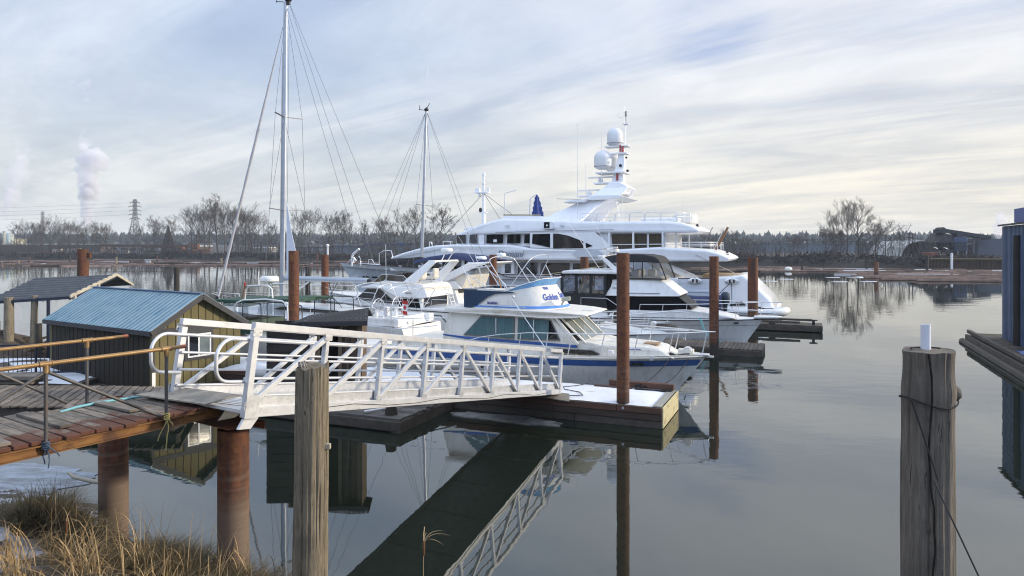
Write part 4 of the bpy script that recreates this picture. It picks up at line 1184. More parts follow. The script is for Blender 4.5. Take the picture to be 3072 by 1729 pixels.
# trunk cabin under the foredeck
tv = lambda s, z: 3.12 + .20 * max(0, s + 3.0) + .25 * (z - 1.25)
block('trunk_cabin', gel_cream, gs, [(-3.6, 1.2), (-3.45, 1.62), (-3.05, 1.66), (-2.5, 1.56), (-1.2, 1.53), (-.75, 1.46), (-.3, 1.2)], tv, VC, bevel=.05)
panel('trunk_window', dglass, gs, [(-4.0, 1.28), (-4.0, 1.40), (-2.75, 1.40), (-2.45, 1.27)], lambda s, z: 2.97 + .17 * max(0, s + 3.2), out=.02, deep=.14)
panel('trunk_stripe', blue_paint, gs, [(-3.5, 1.445), (-3.5, 1.465), (-1.3, 1.455), (-1.3, 1.435)], tv, out=.012)
MB(MAR).bb(-1.35, -.9, 4.15, 4.6, 1.52, 1.56).build('hatch', pm('hatch_tan', (.33, .21, .12), rough=.6), gs)
tubes('grab_rail', steel, gs, [[(-3.0, 3.5, 1.60), (-2.9, 3.5, 1.66), (-1.3, 3.72, 1.60), (-1.2, 3.72, 1.54)]], .012)
MB(MAR).lathe((-.02, 4.3, 1.36), [(.13, -.13), (.15, -.1), (.09, -.06), (.09, .06), (.15, .1), (.13, .13)], 14, (0, 1, 0)).bb(-.3, .15, 4.2, 4.5, 1.18, 1.42).build('windlass', gel_cream, gs, smooth=40)
MB(MAR).tube([(-.6, 3.9, 1.27), (-.45, 3.8, 1.32), (-.3, 3.85, 1.27), (-.1, 4.1, 1.3), (.1, 4.2, 1.3)], [.03, .06, .04, .02, .02], 8).build('cover', blackc, gs, smooth=60)
MB(MAR).bb(.15, .62, 4.22, 4.48, 1.26, 1.31).bb(.3, .75, 4.3, 4.4, 1.2, 1.26).build('anchor_roller', steel, gs, bevel=.01)
MB(MAR).bb(-2.2, -2.05, 3.05, 3.15, 1.33, 1.44).build('vent_box', whitep, gs, bevel=.02)
# rails
h.rail('bow_rail', gs, .62, lambda t: .62 + .1 * t, tip=(.80, VC, 1.99), gap=.85, mid=False, lean=.22, r=.019)
tubes('side_rail', steel, gs, [[(-6.9, 2.66, 1.5), (-6.3, 2.66, 1.68), (-5.6, 2.66, 1.80), (-4.6, 2.68, 1.9), (-3.2, 2.74, 1.93)]] + [[(s, 2.66, 1.25), (s + .1, 2.66, z)] for s, z in ((-6.1, 1.71), (-5.0, 1.86), (-4.1, 1.9))], .013)
# flybridge: side walls running into a rounded, raked front
fv = lambda s, z: 3.12 + .10 * (z - 2.55)
def fbw(u, f):
    """u 0..1 from the near aft end round the nose to the far aft end; f 0 bottom .. 1 top"""
    sc_, a_, b_ = -4.9 - .3 * f, 1.0 - .2 * f, 1.23 - .10 * f
    if u < .3: s_, v_ = -6.9 + (sc_ + 6.9) * u / .3, VC - b_
    elif u > .7: s_, v_ = -6.9 + (sc_ + 6.9) * (1 - u) / .3, VC + b_
    else:
        ph = math.pi / 2 - math.pi * (u - .3) / .4; s_, v_ = sc_ + a_ * math.cos(ph), VC - b_ * math.sin(ph)
    ss = min(u, 1 - u) / .3
    zt = 2.58 + (.49 * min(1, ss / .42) ** .8 if ss < .42 else .49) + (.05 + .20 * min(1, max(0, (ss - .75) / .6)) if ss > .75 else .05 * max(0, (ss - .42) / .33))
    return V((s_, v_, 2.56 + (zt - 2.56) * f))
def fbshell(name, m, f0, f1, u0, u1, off, n=60, th=.012):
    rings = []
    for i in range(n + 1):
        u = u0 + (u1 - u0) * i / n; c_ = V((-5.3, VC, 0)); q = []
        for f, o in ((f0(u) if callable(f0) else f0, off), (f1(u) if callable(f1) else f1, off), (f1(u) if callable(f1) else f1, off - th), (f0(u) if callable(f0) else f0, off - th)):
            p = fbw(u, f); t_ = fbw(min(1, u + .004), f) - fbw(max(0, u - .004), f); nn = V((t_.y, -t_.x, 0)).normalized(); q.append(p + nn * o)
        rings.append(q)
    return MB(MAR).loft(rings).build(name, m, gs, smooth=45)
fbshell('flybridge', gel_cream, 0, 1, 0, 1, 0, n=90, th=.05)
mb = MB(MAR); mb.add([V((fbw(i / 60, 1).x - .05, VC + (fbw(i / 60, 1).y - VC) * .95, 2.93)) for i in range(61)], [tuple(range(61))]); mb.build('bridge_floor', gel_cream, gs, fix=False)
MB(MAR).bb(-6.9, -6.84, VC - 1.15, VC + 1.15, 2.56, 2.95).build('bridge_back', gel_cream, gs)
zf = lambda z: (lambda u: max(0, min(1, (z - 2.56) / max(.02, fbw(u, 1).z - 2.56))))
fbshell('flybridge_stripe', blue_light, zf(2.60), zf(2.675), .015, .985, .012)
def scr(u, k):
    """screen: k 0 at the flybridge lip, 1 at the flared top edge"""
    p = fbw(u, 1); t_ = fbw(min(1, u + .004), 1) - fbw(max(0, u - .004), 1); nn = V((t_.y, -t_.x, 0)).normalized(); g_ = min(1, max(0, (min(u, 1 - u) - .205) / .2))
    return p + (nn * .16 + V((0, 0, .235))) * (k * g_)
mb = MB(MAR); mb.grid(lambda a, c: scr(.2 + .6 * a, c), 60, 3); bsc = mb.build('bridge_screen', pm('light_blue_screen', (.10, .30, .62), (.18, .42, .72), 4, rough=.15), gs, smooth=60, fix=False)
tubes('screen_trim', gel, gs, [[scr(.2 + .6 * i / 40, 1) for i in range(41)]], .013)
q = [(-7.16, 3.15), (-7.12, 2.58), (-6.85, 2.57), (-6.58, 2.72), (-6.28, 2.94), (-6.0, 3.05), (-5.25, 3.09), (-5.45, 3.12), (-6.3, 3.14)]
mb = MB(MAR); A = [V((s, fv(s, z) - .03, z)) for s, z in q]; mb.prism(A, [p + V((0, .02, 0)) for p in A]); A = [V((p.x, 2 * VC - p.y, p.z)) for p in A]; mb.prism(A, [p - V((0, .02, 0)) for p in A])
A = [V((-7.16, fv(-7, 3), 3.15)), V((-7.12, fv(-7, 2.6), 2.58)), V((-7.12, 2 * VC - fv(-7, 2.6), 2.58)), V((-7.16, 2 * VC - fv(-7, 3), 3.15))]
mb.prism(A, [p + V((.02, 0, 0)) for p in A])
mb.build('bridge_canvas', pm('deep_teal_navy_canvas', (.008, .028, .062), (.014, .04, .085), 4, rough=.75, bump=.006), gs)
tubes('bridge_rail', steel, gs, [[(-5.5, 3.2, 3.14), (-6.4, 3.2, 3.2), (-7.18, 3.25, 3.18), (-7.18, 5.4, 3.18), (-6.3, 5.42, 3.2), (-5.3, 5.42, 3.16)], [(-5.9, 5.44, 2.6), (-5.9, 5.42, 3.2)], [(-6.6, 5.44, 2.6), (-6.6, 5.42, 3.2)]], .013)
for (s, v, L, wd, z, hh) in ((-6.4, 3.9, .9, .9, 3.08, .12), (-5.55, 3.75, .5, .5, 3.1, .22), (-5.2, 4.1, .42, .5, 3.12, .2), (-4.85, 4.6, .5, .55, 3.14, .34)):
    MB(MAR).box((s, v, z + .02), (L, wd, hh)).build('cushion', cush, gs, bevel=.05, seg=3)
N_, F_ = 3.25, 5.42
def hoop(a, b_, c, d):
    a, b_, c, d = V(a), V(b_), V(c), V(d); pts = [a, a.lerp(b_, .5)]
    m1 = b_.lerp(c, .5) + V((0, 0, .09))
    for i in range(9):
        u_ = i / 8; p = a.lerp(b_, .80).lerp(b_, u_ * 0) if i == 0 else None
        t_ = u_; q0 = a.lerp(b_, .85); q3 = d.lerp(c, .85)
        pts.append(q0 * (1 - t_) ** 3 + (b_ + V((0, 0, .05))) * 3 * t_ * (1 - t_) ** 2 + (c + V((0, 0, .05))) * 3 * t_ * t_ * (1 - t_) + q3 * t_ ** 3)
    return pts + [d.lerp(c, .5), d]
bt = [hoop((-5.62, N_, 3.12), (-6.36, N_, 4.26), (-6.36, F_, 4.26), (-5.55, F_, 3.12)), hoop((-5.64, N_, 3.12), (-4.75, N_, 4.28), (-4.88, F_, 4.36), (-5.5, F_, 3.12)),
      [(-5.81, F_, 3.84), (-5.1, F_, 3.12)], [(-5.09, F_, 3.95), (-4.75, F_, 3.3)], [(-5.95, N_, 3.62), (-5.6, N_, 3.2)],
      hoop((-6.9, N_, 3.2), (-7.28, N_, 3.98), (-7.45, F_, 3.98), (-6.9, F_, 3.2)), [(-7.15, N_, 3.72), (-6.45, N_, 3.3)], [(-7.3, F_, 3.75), (-6.6, F_, 3.2)], [(-6.2, N_, 3.95), (-7.0, N_, 3.85)]]
tubes('bimini_frame', steel, gs, bt, .015, 8)
tubes('wood_staff', pm('varnished_staff', (.35, .17, .05), rough=.5), gs, [[(-6.42, 4.6, 3.1), (-6.62, 4.6, 3.75)]], .022)
whip(gs, (-6.36, 3.22, 3.1), (-6.86, 3.2, 4.62))
t_ = MB(MAR).tube([(-5.38, 3.02, 2.93), (-4.7, 2.8, 2.18), (-3.98, 2.62, 1.33)], .016, 8).build('boat_hook', steel, gs, smooth=60)
MB(MAR).lathe((-5.36, 3.04, 2.95), [(.02, 0), (.045, .03), (.045, .08), (.02, .1)], 10, (.4, -.1, .3)).build('antenna_mount', whitep, gs, smooth=40)
tubes('handhold', steel, gs, [[(-6.62, 3.14, 2.655), (-6.5, 3.1, 2.665), (-4.95, 3.12, 2.645), (-4.85, 3.18, 2.635)]], .012)
mb = MB(MAR); mb.box((-3.78, 3.75, 2.9), (.28, .2, .13), (V((.95, .2, .1)).normalized(), V((-.2, .95, 0)).normalized(), V((0, 0, 1)))); mb.cyl((-3.95, 3.8, 2.7), (-3.85, 3.76, 2.84), .03); mb.build('search_light', pm('lamp_grey', (.42, .42, .36), rough=.5), gs, bevel=.015)
nvy = pm('navy_lettering', (.02, .035, .2), rough=.5)
text_part('lettering', 'BC60323', .105, nvy, gs, MAR @ V((-6.28, fv(-6.2, 2.74) - .018, 2.715)), MU, (0, 0, 1), spread=.003, xs=.93)
lb = pm('blue_lettering', (.03, .08, .38), rough=.5)
for wd_, u0_, u1_, f0_, df_, sz, sh_ in (('Golden', .392, .470, .40, .36, .25, .3), ('Sands', .484, .552, .46, .34, .25, .3), ('THE', .412, .440, .84, .13, .10, 0)):
    o = text_part('lettering', wd_, sz, lb, gs, V((0, 0, 0)), (1, 0, 0), (0, 1, 0), shear=sh_, spread=.006)
    me = o.data; inv = W[gs].inverted(); co = [W[gs] @ v.co for v in me.vertices]; x0_ = min(c.x for c in co); x1_ = max(c.x for c in co)
    for v, c in zip(me.vertices, co):       # wrap the lettering round the curved front
        u_ = u0_ + (u1_ - u0_) * (c.x - x0_) / (x1_ - x0_); p_q = fbw(u_, f0_ + df_ * c.y / sz); t_ = fbw(u_ + .004, .5) - fbw(u_ - .004, .5)
        v.co = inv @ (MAR @ (p_q + V((t_.y, -t_.x, 0)).normalized() * (.012 + max(0, c.z) * .3)))
tubes('roof_cleat', steel, gs, [[(-3.35, 4.1, 2.54), (-3.05, 4.3, 2.52)]], .02)
# cockpit aft: coaming, sole gear and stern rail
block('cockpit', gel_cream, gs, [(-9.8, 1.2), (-9.75, 1.36), (-7.86, 1.44), (-7.86, 1.2)], 2.85, VC)
tubes('stern_rail', steel, gs, [[(-9.7, 2.75, 1.35), (-9.75, 2.75, 2.0), (-9.6, 2.75, 2.12), (-8.2, 2.85, 2.2), (-7.8, 3.05, 2.2)], [(-9.74, 2.75, 1.75), (-8.0, 2.85, 1.95)], [(-8.9, 2.8, 1.4), (-8.9, 2.8, 2.16)]], .014)
# mooring lines
for (a, b_) in (((-.42, 3.65, 1.22), (-.98, 2.15, .62)), ((.06, 4.1, 1.2), (-.6, 2.1, .66))):
    a, b_ = V(a), V(b_)
    t = MB(MAR).tube([a.lerp(b_, i / 8) - V((0, 0, .22 * math.sin(math.pi * i / 8) * (1 if b_.z > .64 else .3))) for i in range(9)], .013, 7).build('mooring_line', rope_d, None, smooth=60, origin=tuple(MAR @ b_))
    tag(t, ('slack' if b_.z > .64 else 'taut') + ' dark mooring line from the striped bow to the dock, ' + ('the one at the stem' if b_.z > .64 else 'nearer the gangway'), 'rope', 'bow lines of the striped cruiser')
t = MB(MAR).tube([(-1.15, 2.05, .60), (-1.05, 1.95, .68), (-.9, 2.1, .70), (-.8, 1.98, .62), (-1.0, 2.1, .66), (-.92, 1.9, .56), (-1.1, 1.85, .58), (-.7, 1.9, .56), (-.1, 1.95, .57)], .03, 7).build('rope_coil', rope_d, None, smooth=60, origin=tuple(MAR @ V((-1, 2, .56))))
tag(t, 'black rope coil heaped on the reddish dock timber', 'rope')

# ---------------------------------------------------------------- small white boat between the striped cruiser and the finger dock
sb = thing('motor_boat', 'low white motor boat with a cluttered anchor sprit, just behind the blue striped cruiser', 'boat', marM(-4.6, 9.0))
h = Hull(-8.6, -1.45, 9.0, 1.35, lambda t: 1.12 + .22 * t, zk=-.3, rake=.9, p=2.2, t0=.4)
h.hull('hull', gel, sb); h.deck('deck', gel, sb, camber=.12); h.rub('rub_rail', blackp, sb, f=.97, r=.02)
block('foredeck', gel, sb, [(-5.4, 1.25), (-5.2, 1.62), (-4.2, 1.58), (-2.6, 1.38), (-2.2, 1.3)], lambda s, z: 8.1 + .16 * max(0, s + 4.5), 9.0, bevel=.05)
MB(MAR).bb(-4.6, -4.0, 8.7, 9.3, 1.585, 1.63).build('hatch', sglass, sb, bevel=.01)
MB(MAR).bb(-2.4, -.68, 8.88, 9.12, 1.40, 1.47).build('anchor_sprit', gel, sb, bevel=.03)
MB(MAR).lathe((-2.0, 9, 1.62), [(.09, -.1), (.12, -.07), (.07, -.03), (.07, .03), (.12, .07), (.09, .1)], 12, (0, 1, 0)).bb(-2.1, -1.9, 8.9, 9.1, 1.45, 1.55).build('windlass', steel, sb, smooth=40)
mb = MB(MAR)
for i in range(14): mb.tube([(-2.1 + rnd.uniform(0, 1.1), 9 + rnd.uniform(-.1, .1), 1.5 + rnd.uniform(0, .15)) for _ in range(4)], .016, 5)
mb.build('chain_and_line', pm('old_line', (.23, .2, .16), rough=.9), sb, smooth=60)
tubes('anchor', steel, sb, [[(-1.1, 9, 1.5), (-.8, 9, 1.3), (-.85, 9, 1.05)], [(-.85, 8.8, 1.15), (-.8, 9, 1.02), (-.85, 9.2, 1.15)]], .02)
h.rail('bow_rail', sb, .42, lambda t: .45 + .35 * t, tip=(-.62, 9.0, 2.13), gap=.8, mid=True, lean=.2)
block('cabin', gel, sb, [(-8.2, 1.2), (-8.1, 2.0), (-6.0, 2.0), (-5.2, 1.6), (-5.1, 1.2)], 8.0, 9.0, bevel=.05)

# ---------------------------------------------------------------- white cruiser with black canvas
cr = thing('flybridge_cruiser', 'white cruiser with black bimini, vinyl enclosure and wraparound black windows, bow to the right', 'boat', marM(-4, 17.2))
VC = 17.2
h = Hull(-9.6, 1.55, VC, 1.82, lambda t: 1.05 + .12 * t + .05 * max(0, t - .7), zk=-.4, rake=1.1, p=2.5, t0=.42, wl=(.92, .2))
h.hull('hull', gel, cr); h.deck('deck', gel, cr, camber=.10)
h.rub('rub_rail', blackp, cr, f=.985, r=.022)
h.band('waist_line', pm('grey_line', (.35, .36, .37), rough=.4), cr, .86, .885, off=.006)
for s in (.35, -.55): panel('hull_vent', blackp, cr, [(s - .1, .96), (s + .1, .96), (s + .1, 1.03), (s - .1, 1.03)], lambda a, z: h.pt(h.tt(a), h.fz(h.tt(a), z), -1).y, out=.015)
MB(MAR).loft([[V((1.1, VC - .34, 1.2)), V((1.1, VC + .34, 1.2)), V((1.1, VC + .34, 1.31)), V((1.1, VC - .34, 1.31))], [V((2.1, VC - .24, 1.24)), V((2.1, VC + .24, 1.24)), V((2.1, VC + .24, 1.33)), V((2.1, VC - .24, 1.33))], [V((2.35, VC - .1, 1.26)), V((2.35, VC + .1, 1.26)), V((2.35, VC + .1, 1.32)), V((2.35, VC - .1, 1.32))]]).build('pulpit', gel, cr, bevel=.03)
hv = lambda s, z: 15.78 + .14 * max(0, s + 3.6) + .08 * (z - 1.4)
block('foredeck', gel, cr, [(-5.6, 1.15), (-5.4, 1.47), (-1.9, 1.6), (-.7, 1.44), (.2, 1.28), (.4, 1.2)], lambda s, z: 15.72 + .17 * max(0, s + 3.2) + .1 * (z - 1.2), VC, bevel=.06)
block('house', bglass, cr, [(-5.85, 1.46), (-5.8, 2.16), (-2.3, 2.24), (-1.65, 1.72), (-1.6, 1.6), (-3, 1.5)], hv, VC, bevel=.04)
block('bridge', gel, cr, [(-5.76, 2.16), (-5.5, 2.6), (-5.44, 2.95), (-3.15, 2.98), (-2.9, 2.86), (-2.12, 2.27), (-2.2, 2.2), (-4, 2.17)], lambda s, z: 15.7 + .15 * max(0, s + 4.2) + .32 * (z - 2.15), VC, bevel=.04)
panel('bridge_groove', pm('grey_groove', (.2, .2, .21), rough=.6), cr, [(-5.2, 2.33), (-3.1, 2.35), (-3.1, 2.32), (-5.2, 2.30)], lambda s, z: 15.7 + .15 * max(0, s + 4.2) + .32 * (z - 2.15), out=.01)
panel('bridge_groove', MT['grey_groove'], cr, [(-5.3, 2.76), (-4.9, 2.76), (-4.9, 2.74), (-5.3, 2.74)], lambda s, z: 15.7 + .32 * (z - 2.15), out=.01)
text_part('lettering', 'Classic', .13, MT['grey_groove'], cr, MAR @ V((-5.42, 15.80, 2.52)), MU, (MAR.to_3x3() @ V((0, .3, 1))), shear=.3)
block('aft_deck', gel, cr, [(-9.5, 1.0), (-9.4, 1.55), (-5.7, 1.5), (-5.6, 1.1)], 15.7, VC, bevel=.04)
block('hardtop', gel, cr, [(-7.95, 3.22), (-7.9, 3.36), (-7.6, 3.4), (-5.2, 3.42), (-5.0, 3.24)], 15.5, VC, bevel=.05)
# enclosure: dark skirt, frames, vinyl windows
block('enclosure_skirt', blackc, cr, [(-8.05, 1.55), (-8.0, 2.25), (-5.75, 2.25), (-5.62, 1.55)], 15.66, VC)
mb = MB(MAR)
for s in (-7.95, -7.2, -6.45, -5.72):
    for vv in (15.62, 18.72): mb.bb(s - .07, s + .07, vv - .02, vv + .03, 2.25, 3.23)
mb.bb(-8.0, -5.65, 15.6, 15.66, 3.14, 3.23); mb.bb(-8.0, -5.65, 18.72, 18.78, 3.14, 3.23)
mb.bb(-8.02, -7.96, 15.6, 18.75, 3.12, 3.22)
mb.build('enclosure_frame', blackc, cr)
for i, (s0, s1) in enumerate(((-7.88, -7.27), (-7.13, -6.52), (-6.38, -5.79))):
    for vv in (15.63, 18.74):
        MB(MAR).grid(lambda a, c: V((s0 + (s1 - s0) * a, vv + .025 * NZ.noise((a * 3 + i * 5, c * 3, 2)), 2.26 + .87 * c)), 10, 10).build('vinyl_window', vinyl, cr, smooth=80, fix=False)
MB(MAR).bb(-8.04, -8.02, 15.75, 18.65, 2.26, 3.12).build('vinyl_window', vinyl, cr)
block('inner_bulkhead', pm('dim_interior', (.03, .03, .034), rough=.8), cr, [(-5.75, 1.5), (-5.75, 3.2), (-5.6, 3.2), (-5.6, 1.5)], 16.2, VC)
MB(MAR).bb(-7.2, -6.7, 16.6, 17.1, 1.6, 2.75).build('helm_seat', cush, cr, bevel=.06)
# bridge bimini and clear curtains
bp_ = [(-5.98, 3.86), (-5.92, 4.04), (-5.5, 4.15), (-4.8, 4.22), (-3.9, 4.2), (-3.35, 4.10), (-3.12, 3.92), (-3.1, 3.78), (-3.5, 3.82), (-4.8, 3.82), (-5.6, 3.78)]
block('bimini_top', blackc, cr, bp_, lambda s, z: 15.95 - .12 * (4.2 - z), VC, bevel=.05)
mb = MB(MAR)
for vv in (15.98, 18.42):
    mb.beam((-5.75, vv, 3.85), (-5.05, vv, 3.05), .05, .05); mb.beam((-4.95, vv, 3.0), (-4.95, vv, 3.85), .05, .05); mb.beam((-3.95, vv, 3.0), (-3.95, vv, 3.84), .04, .04); mb.beam((-3.12, vv, 3.85), (-2.8, vv, 3.0), .05, .05)
    mb.beam((-5.05, vv, 3.02), (-2.8, vv, 3.02), .05, .05)
mb.build('curtain_frame', blackc, cr)
for vv in (15.99, 18.41):
    for q in ([(-4.9, 3.05), (-3.98, 3.05), (-3.98, 3.82), (-4.9, 3.82)], [(-3.9, 3.05), (-2.9, 3.05), (-3.2, 3.84), (-3.9, 3.82)], [(-5.65, 3.78), (-5.0, 3.08), (-5.0, 3.82)]):
        mb = MB(MAR); mb.add([V((s, vv, z)) for s, z in q], [tuple(range(len(q)))]); mb.build('curtain_window', vinyl, cr, fix=False)
mb = MB(MAR); mb.add([V((-2.82, 16.05, 3.03)), V((-2.82, 18.35, 3.03)), V((-3.14, 18.35, 3.84)), V((-3.14, 16.05, 3.84))], [(0, 1, 2, 3)]); mb.build('curtain_window', vinyl, cr, fix=False)
block('bridge_coaming', pm('tan_bolster', (.50, .46, .38), rough=.6), cr, [(-5.2, 2.95), (-5.1, 3.1), (-3.1, 3.14), (-2.95, 2.97)], 16.05, VC, bevel=.04)
for (s, v) in ((-4.4, 16.7), (-4.4, 17.7), (-3.7, 17.2)): MB(MAR).box((s, v, 3.18), (.4, .5, .5)).build('seat', cush, cr, bevel=.08, seg=3)
for vv in (15.75, 18.65):
    A = [(-5.25, 3.3), (-4.85, 3.3), (-5.75, 4.02), (-5.98, 4.15), (-6.1, 4.1)]
    MB(MAR).prism([V((s, vv, z)) for s, z in A], [V((s, vv + .14, z)) for s, z in A]).build('radar_arch', gel, cr, bevel=.03)
MB(MAR).bb(-6.12, -5.85, 15.76, 18.78, 4.05, 4.15).build('arch_top', gel, cr, bevel=.03)
radome(cr, -5.55, 16.7, 4.28, .28, .2); radome(cr, -5.95, 17.4, 4.2, .22, .3)
mb = MB(MAR); mb.lathe((-6.0, 16.6, 4.3), [(.02, 0), (.12, .02), (.14, .12), (.06, .2), (.01, .22)], 14); mb.bb(-6.1, -5.3, 16.4, 16.55, 4.5, 4.58); mb.cyl((-5.9, 16.47, 4.2), (-5.9, 16.47, 4.5), .04); mb.build('radar_bar', gel, cr, smooth=40)
whip(cr, (-5.95, 15.8, 3.35), (-8.3, 15.75, 6.7), .018); whip(cr, (-5.9, 18.7, 3.5), (-7.5, 18.7, 6.5), .018); whip(cr, (-4.9, 18.4, 4.2), (-4.95, 18.4, 6.2))
tubes('boat_pole', pm('ochre_pole', (.4, .33, .2), rough=.5), cr, [[(-9.2, 15.9, 3.1), (-5.9, 16.2, 3.62)]], .02)
h.rail('bow_rail', cr, .5, lambda t: .62 + .16 * t, tip=(2.35, VC, 1.98), gap=.95, mid=True, lean=.1)
tubes('side_rail', steel, cr, [[(-6.9, 15.45, 1.1), (-6.9, 15.45, 2.05), (-5.6, 15.5, 2.05), (-4.9, 15.55, 1.6), (-4.6, 15.6, 1.2)]], .016)
t = MB(MAR).tube([(-1.25, 15.5, 1.28), (-1.15, 15.38, 1.2), (-1.05, 15.34, .9), (-.85, 15.2, .55), (-.4, 14.9, .36), (-.1, 14.6, .33)], .016, 6).tube([(-1.22, 15.5, 1.28), (-1.05, 15.36, 1.15), (-.95, 15.3, .8), (-.65, 15.1, .5), (-.3, 14.9, .36)], .016, 6).build('mooring_line', rope_t, None, smooth=60, origin=tuple(MAR @ V((-.4, 14.9, .35)))); tag(t, 'teal mooring line hanging from the white cruiser bow to the finger dock', 'rope')

# rack of weathered posts on the finger dock, seen behind the striped cruiser windscreen
t = thing('dock_rack', 'dark weathered post rack standing on the finger dock beside the white cruiser', 'rack', marM(-4.4, 13.6, .3))
mb = MB(MAR); mb.bb(-6.0, -5.86, 13.5, 13.64, .3, 1.55); mb.bb(-4.75, -4.61, 13.5, 13.64, .3, 1.55); mb.bb(-6.1, -4.5, 13.48, 13.66, 1.55, 1.66); mb.beam((-4.6, 13.6, 1.4), (-4.2, 13.6, .35), .1, .1); mb.build('frame', wood_dark, t, bevel=.01)

# ---------------------------------------------------------------- sailing boat with the tall mast (bow left)
sl = thing('sailing_boat', 'white sailing boat with the tallest mast, furled jib and twin steering wheels', 'sailing boat', marM(-18.5, 9.3))
VC = 9.3
h = Hull(-12.35, -24.5, VC, 1.95, lambda t: 1.12 + .38 * t, zk=-.35, rake=.7, p=2.1, t0=.3, stern=.86, wl=(.8, .15), trake=-.35)
h.hull('hull', gel, sl); h.deck('deck', gel, sl, camber=.10)
block('coachroof', gel, sl, [(-15.6, 1.2), (-15.7, 1.62), (-17, 1.82), (-20.5, 1.85), (-21.8, 1.65), (-22.5, 1.5), (-22.5, 1.3)], lambda s, z: 8.35 + .10 * max(0, -18.5 - s) ** 1.3 + .35 * (z - 1.3), VC, bevel=.08, seg=3)
panel('cabin_window', dglass, sl, [(-16.4, 1.5), (-16.2, 1.66), (-19.6, 1.72), (-20.2, 1.58)], lambda s, z: 8.35 + .10 * max(0, -18.5 - s) ** 1.3 + .35 * (z - 1.3), out=.014, bothc=VC)
mb = MB(MAR); mb.bb(-15.5, -12.6, 7.75, 8.2, 1.15, 1.5); mb.bb(-15.5, -12.6, 10.4, 10.85, 1.15, 1.5); mb.build('cockpit_coaming', gel, sl, bevel=.06)
q = [V((-12.5, 7.72, .35)), V((-12.5, 10.88, .35)), V((-12.95, 10.8, 1.5)), V((-12.95, 7.8, 1.5))]
MB(MAR).prism(q, [p + V((.05, 0, 0)) for p in q]).build('transom', whitep, sl, bevel=.02)
MB(MAR).box((-12.62, 9.0, .95), (.03, .5, .75), (V((.93, 0, .36)).normalized(), V((0, 1, 0)), V((-.36, 0, .93)).normalized())).build('locker_door', pm('door_grey', (.55, .55, .5), rough=.5), sl)
for vv in (8.5, 10.1):
    mb = MB(MAR); mb.tube([(-14.1, vv + .52 * math.cos(a), 1.75 + .52 * math.sin(a)) for a in [6.2832 * i / 28 for i in range(28)]], .018, 7, closed=True)
    for i in range(6): a = math.pi * i / 3; mb.tube([(-14.1, vv, 1.75), (-14.1, vv + .5 * math.cos(a), 1.75 + .5 * math.sin(a))], .01, 5)
    wl_ = mb.build('steering_wheel', steel, sl, smooth=60)
    MB(MAR).cyl((-14.25, vv, 1.1), (-14.2, vv, 1.75), .11, .07).build('pedestal', gel, wl_, smooth=40)
a1 = lambda s0, z0, s1, z1, v0=7.75, v1=10.85, bow_=.25: hoop((s0, v0, z0), (s1, v0 + bow_ * .4, z1), (s1, v1 - bow_ * .4, z1), (s0, v1, z0))
tubes('bimini_frame', steel, sl, [a1(-14.3, 1.55, -15.0, 2.95), a1(-14.2, 1.55, -13.0, 2.9), a1(-13.3, 1.55, -12.4, 2.75), a1(-14.25, 1.55, -13.6, 2.98), [(-14.6, 7.8, 2.3), (-13.2, 7.8, 1.6)], [(-13.5, 7.8, 2.3), (-14.9, 7.8, 1.5)]], .016, 8)
tubes('pushpit', steel, sl, [[(-14.9, 7.6, 1.2), (-14.9, 7.55, 1.95), (-12.9, 7.7, 1.95), (-12.75, 8.3, 1.95)], [(-12.9, 7.7, 1.3), (-12.9, 7.7, 1.95)], [(-12.75, 8.3, 1.3), (-12.75, 8.3, 1.95)], [(-14.9, 7.55, 1.6), (-12.9, 7.7, 1.6), (-12.75, 8.3, 1.6)]], .015); tubes('pushpit', steel, sl, [[(-12.75, 10.3, 1.95), (-12.9, 10.9, 1.95), (-14.9, 11.0, 1.95)]], .015)
lif = []
for vv, sg in ((7.5, 1), (11.1, -1)):
    pts = [(-14.9, vv, 1.93), (-17, vv - .03 * sg, 1.95), (-19.5, vv + .02 * sg, 2.0), (-22, vv + .65 * sg, 2.08), (-23.6, vv + 1.35 * sg, 2.15)]
    lif.append(pts); lif.append([(s, v, z - .3) for s, v, z in pts])
    for p in pts[1:]: MB(MAR).tube([(p[0], p[1], p[2] - .62), p], .011, 6).build('stanchion', steel, sl)
tubes('lifelines', steel, sl, lif, .006, 5)
tubes('pulpit', steel, sl, [[(-23.4, 8.6, 1.5), (-23.6, 8.62, 2.15), (-24.6, 9.1, 2.2), (-24.6, 9.5, 2.2), (-23.6, 9.98, 2.15), (-23.4, 10, 1.5)]], .015)
MB(MAR).bb(-13.35, -13.15, 7.75, 7.95, 1.62, 2.0).build('life_light', whitep, sl, bevel=.03)
# mast and rig
mb = MB(MAR); mt0, mt1 = V((-20.22, VC, 1.5)), V((-19.98, VC, 16.5))
NR = 14
rings = []
for i in range(NR + 1):
    p = mt0.lerp(mt1, i / NR); k_ = 1 - .22 * max(0, i / NR - .75) * 4
    rings.append([p + V((math.cos(a) * .13 * k_, math.sin(a) * .085 * k_, 0)) for a in [6.2832 * j / 14 for j in range(14)]])
mast = mb.loft(rings).build('mast', mastm, sl, smooth=50)
MB(MAR).bb(-20.0, -19.72, VC - .05, VC + .05, 16.35, 16.48).lathe((-19.82, VC, 16.5), [(.1, 0), (.17, .05), (.15, .12), (.02, .15)], 12).build('masthead_gear', blackp, mast)
tubes('wind_vane', blackp, mast, [[(-20.0, VC, 16.5), (-20.55, VC, 16.6)], [(-20.55, VC, 16.55), (-20.55, VC, 16.85)], [(-20.65, VC, 16.72), (-20.45, VC, 16.76)]], .02, 5)
sp_ = []
